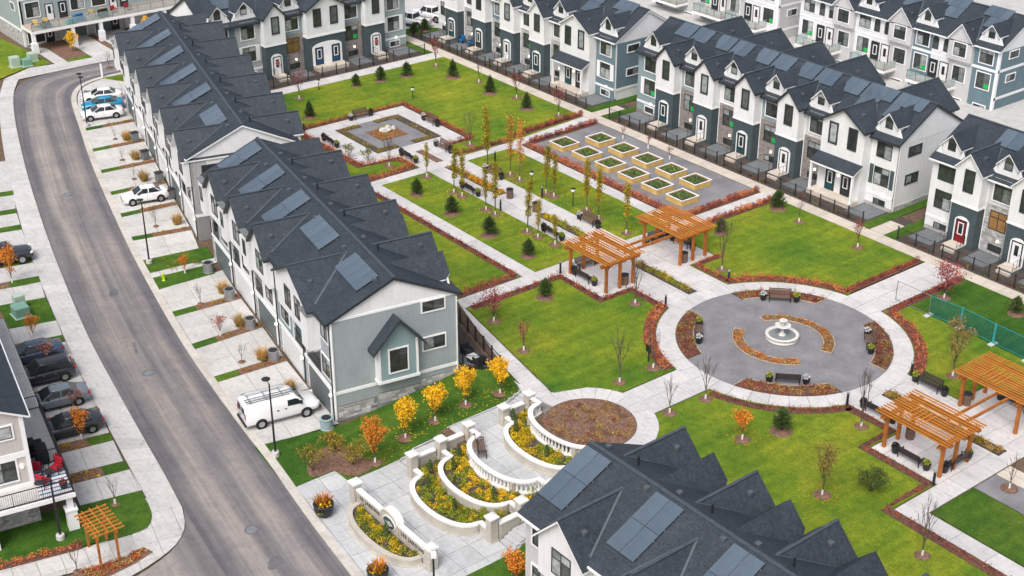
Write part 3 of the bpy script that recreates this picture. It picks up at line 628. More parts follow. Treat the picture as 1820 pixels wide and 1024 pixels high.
# ---------------------------------------------------------------- terraced houses
def W_outline(style, w, h, d=0):
    """outline of a window opening grown by d (x centred, z from 0)"""
    if style == 'arch':
        r = w/2; n = 8
        return [(-r-d,-d),(r+d,-d)]+[((r+d)*math.cos(PI*i/n), h-r+(r+d)*math.sin(PI*i/n)) for i in range(n+1)]
    return rect(-w/2-d, w/2+d, -d, h+d)
def window_mesh(style, w, h, casing):
    def f():
        b = MB(); mats = [MAT['white_trim'] if casing == 'white' else MAT['dark_trim'], MAT['dark_trim']]
        fn = lambda u, v, o: (u, -o, v)
        if casing: b.ring(W_outline(style, w, h, .115), W_outline(style, w, h), fn, -.05, .065, 0)
        b.ring(W_outline(style, w, h, .002), W_outline(style, w, h, -.055), fn, -.05, .05, 1)
        if style in ('grid','arch'): zt = h*(.66 if style == 'grid' else .58); b.box(-w/2+.05, w/2-.05, -.046, .0, zt-.03, zt+.03, 1)
        if style in ('grid','slider'): b.box(-.03, .03, -.044, 0, .05, h-.05, 1)
        if casing == 'shut': pass
        return b.mesh('window', mats)
    return cached(('win',style,w,h,casing), f)
def pane_defs(style, w, h):
    a = w/2-.055
    if style == 'grid':
        zt = h*.66; return [rect(-a,-.03,.055,zt-.03), rect(.03,a,.055,zt-.03), rect(-a,-.03,zt+.03,h-.055), rect(.03,a,zt+.03,h-.055)]
    if style == 'slider': return [rect(-a,-.03,.055,h-.055), rect(.03,a,.055,h-.055)]
    if style == 'arch':
        zt = h*.58; r = w/2-.055
        return [rect(-a,a,.055,zt-.03), [(-a,zt+.03),(a,zt+.03)]+[(r*math.cos(PI*i/8), h-w/2+r*math.sin(PI*i/8)) for i in range(9)]]
    return [rect(-a,a,.055,h-.055)]
def pane_mesh(style, w, h, i, m):
    return cached(('pane',style,w,h,i,m), lambda: MB().ext(pane_defs(style,w,h)[i], lambda u,v,o: (u,-o,v), -.03, .018).mesh('pane', [MAT[m]]))
class Face:
    """maps facade coordinates (s along, out, z) of one side of a building to building space"""
    def __init__(f, B, side): f.B = B; f.side = side; f.rz = {'front':0,'right':PI/2,'back':PI,'left':-PI/2}[side]
    def p(f, s, out, z):
        B = f.B
        return {'front':(s,-out,z),'back':(s,B.D+out,z),'right':(B.L+out,s,z),'left':(-out,s,z)}[f.side]
    def window(f, s, z, w, h, style='grid', casing='white', out=0, sticker=False, glass='window_glass'):
        o = link('window', window_mesh(style, w, h, casing), f.B.e, f.p(s,out,z), f.rz)
        for i in range(len(pane_defs(style, w, h))): link('pane', pane_mesh(style, w, h, i, glass), o)
        if sticker:
            link('paper_notice', cached('sticker', lambda: MB().box(-.28,.28,-.026,-.019,0,.5).mesh('paper_notice',[MAT['sticker_green']])), o, (w/2-.36,0,.08))
        return o
    def shutters(f, s, z, w, h, mat, out=0):
        for sg in (-1, 1):
            link('shutter', cached(('shut',mat,h), lambda: MB().box(-.21,.21,-.05,.02,0,h).mesh('shutter',[MAT[mat]])), f.B.e, f.p(s+sg*(w/2+.33),out,z), f.rz)
    def panel(f, name, s0, s1, z0, z1, out, mat, depth=.3):
        b = MB(); pts = []
        for s in (s0,s1):
            for o in (out, out-depth):
                for z in (z0,z1): pts.append(f.p(s,o,z))
        xs, ys, zs = zip(*pts); b.box(min(xs),max(xs),min(ys),max(ys),min(zs),max(zs))
        return b.build(name, MAT[mat], f.B.e)
    def door(f, s, z, mat, out=0, w=.92, h=2.05, glass=True):
        def mk():
            b = MB(); b.box(-w/2,w/2,-.05,.05,0,h,0)
            b.ring(rect(-w/2-.09,w/2+.09,0,h+.09), rect(-w/2,w/2,0,h), lambda u,v,o: (u,-o,v), -.05,.07,1); return b.mesh('door',[MAT[mat],MAT['door_dark']])
        o = link('door', cached(('door',mat,w,h), mk), f.B.e, f.p(s,out,z), f.rz)
        if glass:
            link('door_trim', cached('doortrim', lambda: MB().ring(rect(-.3,.3,.72,1.9),rect(-.2,.2,.82,1.8),lambda u,v,o_:(u,-o_,v),.04,.065).mesh('door_trim',[MAT['door_white']])), o)
            link('door_glass', cached('dglass', lambda: MB().box(-.2,.2,-.056,-.03,.82,1.8).mesh('door_glass',[MAT['dark_glass']])), o)
        link('handle', cached('dh', lambda: MB().box(.34,.39,-.12,-.05,.95,1.1).mesh('handle',[MAT['metal_grey']])), o)
        return o
    def lamp(f, s, z, out=0):
        link('wall_lamp', cached('wlamp', lambda: MB().box(-.06,.06,-.16,0,0,.22).mesh('wall_lamp',[MAT['lamp_glow']], bevel=.02)), f.B.e, f.p(s,out,z), f.rz)
def slab4(b, c, th, mi=0, inset=0):
    """roof slab from 4 (or 3) top corners, thickened downwards"""
    n = len(c); cc = sum((Vector(p) for p in c), Vector())/n
    c = [Vector(p)+(cc-Vector(p)).normalized()*inset for p in c]
    V = [tuple(p) for p in c]+[(p.x,p.y,p.z-th) for p in c]
    return b.add(V, [tuple(range(n)), tuple(range(2*n-1,n-1,-1))]+[(i,n+i,n+(i+1)%n,(i+1)%n) for i in range(n)], mi)
class House:
    def __init__(H, name, label, loc, rot, L, D, he=7.1, hr=9.75, trim='white_trim', body='side_white', ov=.4, ends=('body','body'), t_in=0, endov=.25, s_lo=0):
        H.e = thing(name, label, 'house', (*loc,0), R(rot)); H.L, H.D, H.he, H.hr, H.trim = L, D, he, hr, trim
        H.sl = (hr-he)/(D/2); H.body = body
        a = t_in
        b = MB(); pent = [(a,-1.9),(D,-1.9),(D,he-.12),(D/2,hr-.14),(a,he-.12+H.sl*a)]
        b.ext(pent, lambda u,v,w: (w,u,v), s_lo, L); b.build('wall', MAT[body], H.e)
        # main roof
        tz = lambda t: he+H.sl*t
        rf = MB(); tr = MB()
        e0, e1 = s_lo-endov, L+endov
        for c in ([(e0,-ov,tz(-ov)),(e1,-ov,tz(-ov)),(e1,D/2,hr),(e0,D/2,hr)], [(e1,D+ov,tz(-ov)),(e0,D+ov,tz(-ov)),(e0,D/2,hr),(e1,D/2,hr)]):
            slab4(rf, c, .07); slab4(tr, [(p[0],p[1],p[2]-.07) for p in c], .17, 0, .02)
        H.roof = rf.build('roof', MAT['shingle'], H.e); tr.build('fascia', MAT[trim], H.roof)
        MB().beam((e0,D/2,hr+.005),(e1,D/2,hr+.005),.26,.06).build('ridge_cap', MAT['ridge_cap'], H.roof)
        for y, z in ((-ov-.05, tz(-ov)-.14), (D+ov+.05, tz(-ov)-.14)): MB().box(e0+.02,e1-.02,y-.05,y+.05,z-.06,z+.06).build('gutter', MAT[trim], H.roof)
        H.fr, H.bk, H.rt, H.lf = Face(H,'front'), Face(H,'back'), Face(H,'right'), Face(H,'left')
    def tz(H, t): return H.he+H.sl*min(t, H.D-t)
    def gable_roof(H, face, sc, hw, zr, ze, out, ov=.3, trim=None, name='gable_roof', so=.18):
        """cross gable: ridge runs from the facade back into the main roof"""
        ti = (zr-H.he)/H.sl+.15 if face.side in ('front','back') else 1
        m = (zr-ze)/hw; zo = ze-m*so
        rf, tr = MB(), MB()
        for sg in (-1, 1):
            c = [face.p(sc+sg*(hw+so), out+ov, zo), face.p(sc, out+ov, zr), face.p(sc, -ti, zr), face.p(sc+sg*(hw+so), -ti, zo)]
            if (sg > 0) == (face.side in ('front','right')): c = c[::-1]
            c = c[::-1] if False else c
            slab4(rf, c, .07); slab4(tr, [(p[0],p[1],p[2]-.07) for p in c], .15, 0, .015)
        for b in (rf, tr): pass
        r = rf.build(name, MAT['shingle'], H.e); fixn(r); t = tr.build('fascia', MAT[trim or H.trim], r); fixn(t)
        cp = MB().beam(face.p(sc,out+ov,zr+.004), face.p(sc,-ti,zr+.004), .2, .05); cp.build('ridge_cap', MAT['ridge_cap'], r)
        for sg in (-1, 1):
            q = min((zr-H.he)/m, hw+so); v = MB(); v.beam(face.p(sc+sg*q,0.05,H.he+.03), face.p(sc,-(zr-H.he)/H.sl,zr+.03), .17, .02); v.build('valley_flashing', MAT['valley'], r)
        vent(H, face.p(sc+hw*.45, out*.4-.5, zr-m*hw*.45), r)
        return r
    def gable_wall(H, face, s0, s1, z0, ze, zr, out, mat, name='gable_wall', depth=None):
        b = MB(); c = (s0+s1)/2
        dep = out+.3 if depth is None else depth
        b.ext([(s0,z0),(s1,z0),(s1,ze),(c,zr),(s0,ze)], lambda u,v,w: face.p(u,w,v), out-dep, out)
        o = b.build(name, MAT[mat], H.e); fixn(o); return o
    def dormer(H, face, sc, hw=.95, zr=None, zb=None, back=.3, trim=None):
        zr = zr or min(H.he+2.32, H.hr-.28); zb = H.he+.02
        m = 1.05; ze = zr-.12-m*hw*.92
        b = MB(); b.ext([(sc-hw,zb),(sc+hw,zb),(sc+hw,ze),(sc,zr-.16),(sc-hw,ze)], lambda u,v,w: face.p(u,w,v), -1.4, -back)
        o = b.build('dormer', MAT['side_white'], H.e); fixn(o)
        f2 = face.window(sc, max(ze-.56, H.tz(back)+.22), .80, min(1.28, zr-.45-max(ze-.56, H.tz(back)+.22)), 'arch', None, -back)
        f2.parent = o
        ti = (zr-H.he)/H.sl+.1; rf, tr = MB(), MB()
        for sg in (-1, 1):
            # flared skirt at the foot of the dormer roof
            so = .2 if face.side == 'front' else .48; c = [face.p(sc+sg*(hw+.2),-back+.22,zr-m*(hw+.2)), face.p(sc,-back+.22,zr), face.p(sc,-ti,zr), face.p(sc+sg*(hw+so),-ti,zr-m*(hw+so)), face.p(sc+sg*(hw+so),-back-.25,zr-m*(hw+so))]
            slab4(rf, c, .06); slab4(tr, [(p[0],p[1],p[2]-.06) for p in c], .13, 0, .012)
            c = [face.p(sc+sg*(hw+.2),-back-.02,zr-m*(hw+.2)-.02), face.p(sc+sg*(hw+.75),-back-.02,H.tz(back+.02)+.03), face.p(sc+sg*hw*.8,-back-.02,H.tz(back+.02)+.03)]
            tr.ext([(sc+sg*(hw-.02),H.tz(back)), (sc+sg*(hw+.62),H.tz(back)+.02), (sc+sg*(hw+.12),zr-m*(hw+.2)-.05)], lambda u,v,w: face.p(u,w,v), -back-.12, -back)
        r = rf.build('dormer_roof', MAT['shingle'], o); fixn(r); t = tr.build('fascia', MAT['white_trim'], o); fixn(t)
    def end_gable(H, face, mat, z0=6.6):
        D = H.D; b = MB(); b.ext([(.02,z0),(D-.02,z0),(D-.02,H.he-.15),(D/2,H.hr-.17),(.02,H.he-.15)], lambda u,v,w: face.p(u,w,v), -.2, .03)
        o = b.build('gable_panel', MAT[mat], H.e); fixn(o)
    def solar(H, sc, t0, nx, ny, face='front', drop=None, gap=.03, pw=1.02, pl=1.62):
        """array lying on the main slope; drop = set of (i,j) panels left out"""
        sg = 1 if face == 'front' else -1
        a = math.atan(H.sl); ca = math.cos(a)
        e = None; D = H.D
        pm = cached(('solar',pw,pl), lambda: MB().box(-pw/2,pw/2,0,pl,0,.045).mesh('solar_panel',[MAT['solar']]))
        base = link('solar_array', None, H.e, (sc, t0 if sg > 0 else D-t0, H.he+H.sl*t0+.11), 0 if sg > 0 else PI, a)
        W = nx*(pw+gap)-gap
        rm = cached(('srail',pw,pl), lambda: MB().box(-pw/2-.03,pw/2+.03,pl*.2-.025,pl*.2+.025,-.09,-.01).box(-pw/2-.03,pw/2+.03,pl*.8-.025,pl*.8+.025,-.09,-.01).mesh('rail',[MAT['solar_rail']]))
        for i in range(nx):
            for j in range(ny):
                if drop and (i,j) in drop: continue
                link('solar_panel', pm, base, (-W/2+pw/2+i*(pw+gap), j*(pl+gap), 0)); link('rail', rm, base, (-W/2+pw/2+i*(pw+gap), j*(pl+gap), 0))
        return base
def fixn(o):
    bm = bmesh.new(); bm.from_mesh(o.data); bmesh.ops.recalc_face_normals(bm, faces=bm.faces); bm.to_mesh(o.data); bm.free()
def vent(H, p, parent, kind=0):
    me = cached(('vent',kind), (lambda: MB().box(-.16,.16,-.16,.16,-.1,.17).mesh('roof_vent',[MAT['vent_grey']],bevel=.03)) if kind == 0 else (lambda: MB().tube((0,0,-.2),(0,0,.4),.07,.07,8).mesh('vent_pipe',[MAT['metal_black']])))
    link('roof_vent' if kind == 0 else 'vent_pipe', me, parent, p)
# park-side facade: alternating flat bays (with dormer) and gabled bays with the entrance
def bay(H, f, s0, s1, up, low=None, zsp=4.55, casing='white', mid='grid', midcase=None, sticker=False, shut=None, base='stone_brown', dorm=True, glass='window_glass', band=False, gp=.0, lit=True, upstyle='grid', dtrim=None):
    c = (s0+s1)/2; w = min(1.72, s1-s0-.9)
    w = round(w, 2)
    if low and low != up:
        f.panel('bay_upper', s0, s1, zsp, H.he-.14, .05, up); f.panel('bay_lower', s0, s1, -.3, zsp-.004, .075, low)
        f.panel('belt_trim', s0, s1, zsp-.06, zsp+.06, .10, up)
    else: f.panel('bay_front', s0, s1, -.3, H.he-.14, .05, up)
    o = .075 if low and low != up else .05
    if not low or low == up:
        f.panel('belt_trim', s0, s1, 1.15, 1.4, .09, 'white_trim')
        f.panel('plinth', s0, s1, -.32, .35, .08, base)
    f.window(c, 4.98, w, 1.95, upstyle, casing, .05)
    f.window(c, 2.28, w, 1.75, mid, midcase, o, sticker, glass)
    f.window(c+.1, .28, 1.35, .62, 'slider', 'white' if midcase else None, o)
    if shut: f.shutters(c, 2.2, w, 1.9, shut, o)
    if lit: f.lamp(c+.3, 1.25, o)
    if dorm: H.dormer(f, c-.1, trim=dtrim)
def gabled(H, f, s0, s1, door='door_white', low='panel_dark', up='side_white', zr=8.95, ze=7.45, band=3.9, win=1, rake=None, stoop=True, wreath=False, po=1.1):
    c = (s0+s1)/2; hw = (s1-s0)/2
    H.gable_wall(f, s0+.02, s1-.02, band, ze, zr-.12, po, up, 'gable_wall')
    f.panel('porch_wall', s0+.06, s1-.06, -.3, band-.003, po-.05, low, po+.1)
    f.panel('belt_trim', s0-.02, s1+.02, band-.02, band+.16, po+.04, 'white_trim', po)
    H.gable_roof(f, c, hw, zr, ze, po, .3, rake)
    f.window(c+.1, 5.35, .82, 1.85, 'single', 'dark', po)
    # arched surround with the door
    r = .74; n = 10
    out = [(-r,0),(r,0),(r,1.95)]+[(r*math.cos(PI*i/n), 1.95+.5*math.sin(PI*i/n)) for i in range(1,n)]+[(-r,1.95)]
    sur = cached('surround', lambda: MB().ext(out, lambda u,v,o_: (u,-o_,v), -.1, .05).mesh('door_surround',[MAT['white_trim']]))
    link('door_surround', sur, H.e, f.p(c,po-.05,.42), f.rz)
    d = f.door(c, .44, door, po)
    if wreath: link('wreath', cached('wreath', lambda: MB().lathe([(.12,-.03),(.2,-.06),(.27,-.03),(.27,.03),(.2,.06),(.12,.03)],12).mesh('wreath',[MAT['leaf_crimson']])), d, (0,-.1,1.35), 0, PI/2)
    downpipe(H, f, s1+.05, ze-.3, .02)
    if stoop: stoops(H, f, c)
def downpipe(H, f, s, z1, out, z0=.1):
    b = MB(); p, q = f.p(s,out+.06,z0), f.p(s,out+.06,z1); b.beam((p[0],p[1],p[2]),(q[0]+.001,q[1],q[2]),.08,.08); b.build('downpipe', MAT['white_trim'], H.e)
def stoops(H, f, c, w=1.5):
    f.panel('stoop', c-w/2, c+w/2, .33, .43, 2.45, 'concrete_walk', 1.35)
    f.panel('stoop_base', c-w/2+.06, c+w/2-.06, -.1, .326, 2.38, 'patio_slab', 1.3)
    f.panel('step', c-w/2+.1, c+w/2-.1, -.1, .2, 2.75, 'concrete_walk', .3)
    for s in (c-w/2+.05, c+w/2-.05):
        b = MB()
        for o_ in (1.3, 1.85, 2.4): p = f.p(s,o_,.43); b.tube(p,(p[0],p[1],1.3),.02,.02,4)
        for z in (.6, 1.3): b.tube(f.p(s,1.3,z), f.p(s,2.4,z), .018,.018,4)
        b.build('stoop_rail', MAT['metal_black'], H.e)
def wide(H, f, s0, s1, doors, porch=True, zr=9.0, up='side_white', low='side_white', rake=None):
    c = (s0+s1)/2; hw = (s1-s0)/2
    H.gable_wall(f, s0+.02, s1-.02, 3.95 if not porch else -.3, 7.4, zr-.12, 1.1, up)
    H.gable_roof(f, c, hw, zr, 7.4, 1.1, .35, rake)
    for q in (-1.15, 1.15): f.window(c+q, 5.2, .85, 1.95, 'single', 'dark', 1.1)
    if porch:
        b = MB(); slab4(b, [f.p(s0-.1,2.35,3.35), f.p(s1+.1,2.35,3.35), f.p(s1+.1,1.08,4.0), f.p(s0-.1,1.08,4.0)], .07)
        pr = b.build('porch_roof', MAT['shingle'], H.e); fixn(pr)
        f2 = MB(); slab4(f2, [f.p(s0-.08,2.33,3.28), f.p(s1+.08,2.33,3.28), f.p(s1+.08,1.1,3.93), f.p(s0-.08,1.1,3.93)], .2); fixn(f2.build('fascia', MAT['white_trim'], pr))
        for s in (s0+.05, s1-.05): p = f.p(s,2.15,.3); MB().beam((p[0],p[1],.3),(p[0]+.001,p[1],3.2),.2,.2).build('porch_post', MAT['white_trim'], H.e)
        for q, d in zip((-.95, .95), doors): f.door(c+q, .44, d, 1.12)
        f.panel('porch_slab', s0, s1, -.1, .42, 2.5, 'concrete_walk', 1.4)
        f.lamp(c, 2.1, 1.1)
    else:
        f.panel('porch_wall', s0+.05, s1-.05, -.3, 3.9, 1.06, low, 1.2); f.panel('belt_trim', s0-.02, s1+.02, 3.88, 4.1, 1.15, 'white_trim', 1.1)
        r = hw-.62; n = 12
        out = [(-r,0),(r,0),(r,2.1)]+[(r*math.cos(PI*i/n), 2.1+.62*math.sin(PI*i/n)) for i in range(1,n)]+[(-r,2.1)]
        o = MB().ext(out, lambda u,v,w: (u,-w,v), -.1, .05).build('door_surround', MAT['white_trim'], H.e, loc=f.p(c,1.06,.42), rz=f.rz)
        for q, d in zip((-1.15, 1.15), doors): f.door(c+q, .44, d, 1.11)
        f.panel('porch_slab', c-r, c+r, -.1, .42, 2.6, 'concrete_walk', 1.5)
def frontyard(H, f, s0, s1, gaps, label, patios, out=4.1):
    """black metal fence in front of a terrace, with posts, rails and pickets"""
    e = thing('metal_fence', label, 'fence', H.e.location, H.e.rotation_euler.z)
    x = s0
    pm = cached('fpost', lambda: MB().box(-.045,.045,-.045,.045,0,1.28).mesh('post',[MAT['metal_black']]))
    segs = []; 
    for a, b in gaps: segs.append((x, a)); x = b
    segs.append((x, s1)); npk = 0
    for a, b in segs:
        if b-a < .4: continue
        n = max(1, round((b-a)/1.9)); st = (b-a)/n
        for i in range(n+1): link('post', pm, e, f.p(a+i*st, out, 0), f.rz)
        rl = MB(); pk = MB()
        for z in (.16, 1.12): rl.tube(f.p(a,out,z), f.p(b,out,z), .022, .022, 4)
        q = a+.13
        while q < b: pk.tube(f.p(q,out,.16), f.p(q,out,1.12), .0085, .0085, 3, cap=False); q += .13
        rl.build('rail', MAT['metal_black'], e); pk.build('pickets', MAT['metal_black'], e)
    for a, b in patios: f.panel('patio', a, b, -.12, .05, 3.0, 'patio_slab', 2.7)
    return e
# ---- east side, facing the park
E1, E2, E3 = 'stone_grey', 'stone_brown', 'stone_grey'
H = House('terrace_house', 'white and blue terrace with pale stone bays at the top of the photo', (-77.7,26), 0, 28.5, 9.2, s_lo=-5.7)
f = H.fr
bay(H, f, -5.7, -2.8, 'side_white', None, midcase=None); gabled(H, f, -2.8, 0, 'door_teal'); bay(H, f, 0, 3.0, 'side_white', 'stone_grey')
for i, (up, low, d, st) in enumerate([('side_slate','stone_grey','door_teal',0),('side_white','stone_grey','door_teal',1),('side_blue','stone_grey','door_teal',1)]):
    a = 3.0+5.7*i
    gabled(H, f, a, a+2.8, ['door_dark','door_white','door_teal'][i]); bay(H, f, a+2.8, a+5.7, ['side_blue','side_white','side_lgrey'][i], low, sticker=bool(st) or i == 0)
a = 20.1
wide(H, f, a, a+5.2, ['door_teal','door_dark']); bay(H, f, a+5.2, 28.5, 'side_blue', None, midcase='white', shut='white_trim', base='side_blue')
H.end_gable(H.rt, 'side_white'); H.rt.panel('end_siding', .02, 9.18, 1.2, 6.6, .028, 'side_blue'); H.rt.panel('corner_trim', 0, .16, .2, 7, .05, 'white_trim', .2)
for z in (5.35, 2.6): H.rt.window(2.6, z, 1.7, .75, 'slider', 'white', .03)
H.rt.panel('belt_trim', 0, 9.2, 1.1, 1.35, .06, 'white_trim')
for s in (14.6, 20.6, 25.6): H.solar(s, 1.9, 3, 2, drop={(0,0)})
frontyard(H, f, -5.7, 28.4, [(-1.8,-.9),(4.0,4.9),(9.7,10.6),(15.4,16.3),(22.0,23.2)], 'black metal fence before the white and blue terrace', [(-5.4,-3.1),(.3,2.8),(6.1,8.4),(11.8,14.1),(17.4,19.7),(25.6,28.2)])
for s in (3.2, 8.8, 15, 22, 26): vent(H, (s, 3.2, H.tz(3.2)+.02), H.roof)
H = House('terrace_house', 'white terrace with brown stone bays facing the planter boxes', (-45.4,26), 0, 35.1, 9.2, trim='dark_trim')
f = H.fr
bay(H, f, 0, 3.9, 'side_slate', None, midcase='white', shut='white_trim', sticker=True, base='stone_brown')
for i, (up, d) in enumerate([('side_sage','door_white'),('side_white','door_teal'),('side_slate','door_white'),('side_lgrey','door_white')]):
    a = 3.9+5.75*i
    gabled(H, f, a, a+2.8, ['door_teal','door_white','door_teal','door_white'][i], rake='dark_trim'); bay(H, f, a+2.8, a+5.75, up, 'stone_brown', sticker=True)
a = 26.9
wide(H, f, a, a+5.1, ['door_teal','door_dark'], rake='dark_trim'); bay(H, f, a+5.1, 35.1, 'side_white', None, casing=None, shut='panel_dark', base='stone_grey')
H.rt.window(2.4, 5.3, 1.7, .8, 'slider', 'dark', .0); H.rt.window(2.4, 2.5, 1.7, .8, 'slider', 'dark', .0); H.rt.panel('plinth', 0, 9.2, -.3, .5, .05, 'stone_grey')
downpipe(H, H.rt, .1, 6.7, 0); H.end_gable(H.rt, 'side_white')
H.lf.panel('end_siding', 0, 9.2, .3, 6.8, .02, 'side_blue')
for i in range(5):
    c = 5.2+5.75*i
    H.solar(c-1.7, 2.75, 2, 1, pw=1.1, pl=1.95); H.solar(c+.75, 2.75, 2, 1, pw=1.1, pl=1.95)
H.solar(29.6, 1.7, 3, 2, drop={(1,0),(2,0)}); H.solar(33, 1.7, 3, 2, drop={(1,0),(2,0)})
for i in range(6): vent(H, (2.6+5.75*i, 1.7, H.tz(1.7)+.02), H.roof)
for s in (3.0,8.8,14.6,20.5,29.5): H.gable_roof(H.bk, s, 2.7, 9.1, 6.9, 3.1, .3, 'dark_trim'); H.gable_wall(H.bk, s-2.6, s+2.6, -1, 6.9, 9.0, 3.1, 'side_white')
frontyard(H, f, 0, 35.1, [(4.9,5.8),(10.6,11.6),(16.4,17.4),(22.1,23.1),(28.8,30)], 'black metal fence before the terrace by the planter boxes', [(.4,3.5),(7.0,9.4),(12.7,15.2),(18.5,20.9),(24.2,26.6),(32.2,34.8)])
H = House('terrace_house', 'white terrace at the right edge with a red front door', (-6.5,26), 0, 24, 9.2)
f = H.fr
bay(H, f, 0, 3.1, 'side_white', None, casing=None, base='stone_grey')
for i in range(3):
    a = 3.1+5.7*i
    gabled(H, f, a, a+2.8, ['door_red','door_white','door_teal'][i]); bay(H, f, a+2.8, a+5.7, ['side_lgrey','side_white','side_slate'][i], 'stone_grey', glass='paper_brown' if i == 0 else 'window_glass')
gabled(H, f, 20.2, 23); 
H.lf.panel('end_siding', 0, 9.2, .5, 6.8, .02, 'side_white')
H.lf.panel('oriel', 2.6, 5.0, 1.2, 6.2, .75, 'side_blue', .8); H.lf.window(3.8, 2.4, .7, 2.4, 'single', 'white', .76)
b = MB(); slab4(b, [H.lf.p(2.3,1.0,6.1), H.lf.p(3.8,1.0,7.1), H.lf.p(3.8,-.3,7.1), H.lf.p(2.3,-.3,6.1)], .1); slab4(b, [H.lf.p(5.3,1.0,6.1), H.lf.p(3.8,1.0,7.1), H.lf.p(3.8,-.3,7.1), H.lf.p(5.3,-.3,6.1)], .1); fixn(b.build('oriel_roof', MAT['shingle'], H.e))
for i in range(3): H.solar(5.3+5.7*i, 2.6, 2, 1, pw=1.2, pl=2.0); H.solar(8.0+5.7*i, 2.6, 2, 1, pw=1.2, pl=2.0)
for i in range(4): vent(H, (2.2+5.7*i, 1.7, H.tz(1.7)+.02), H.roof)
frontyard(H, f, .2, 24, [(4.1,5.0),(9.8,10.7),(15.5,16.4)], 'black metal fence before the terrace with the red door', [(.5,2.9),(6.2,8.5),(11.9,14.2)])
# ---- north side, facing the square court
H = House('terrace_house', 'grey and white terrace with blue double doors beyond the square court', (-80.7,-8), 90, 27, 9.2, trim='dark_trim')
f = H.fr
bay(H, f, 0, 3.5, 'side_blue', None); 
bay(H, f, 3.5, 6.7, 'side_grey', None, midcase='white', shut='white_trim'); gabled(H, f, 6.7, 9.5, 'door_white', wreath=True, rake='dark_trim'); bay(H, f, 9.5, 12.3, 'side_slate', 'stone_brown', glass='pane_warm')
wide(H, f, 12.3, 17.6, ['door_blue','door_blue'], False, low='panel_dark', rake='dark_trim'); bay(H, f, 17.6, 20.5, 'side_slate', 'stone_brown', sticker=True)
gabled(H, f, 20.5, 23.3, 'door_white', wreath=True, rake='dark_trim'); bay(H, f, 23.3, 27, 'side_sage', None, midcase='white', shut='white_trim', base='stone_brown')
for s in (4, 13, 22): H.solar(s, 2, 3, 2)
frontyard(H, f, 2, 27, [(7.7,8.5),(14.3,15.6),(21.4,22.4)], 'black metal fence before the terrace with blue doors', [(9.8,12.0),(17.8,20.2),(23.8,26.6)])
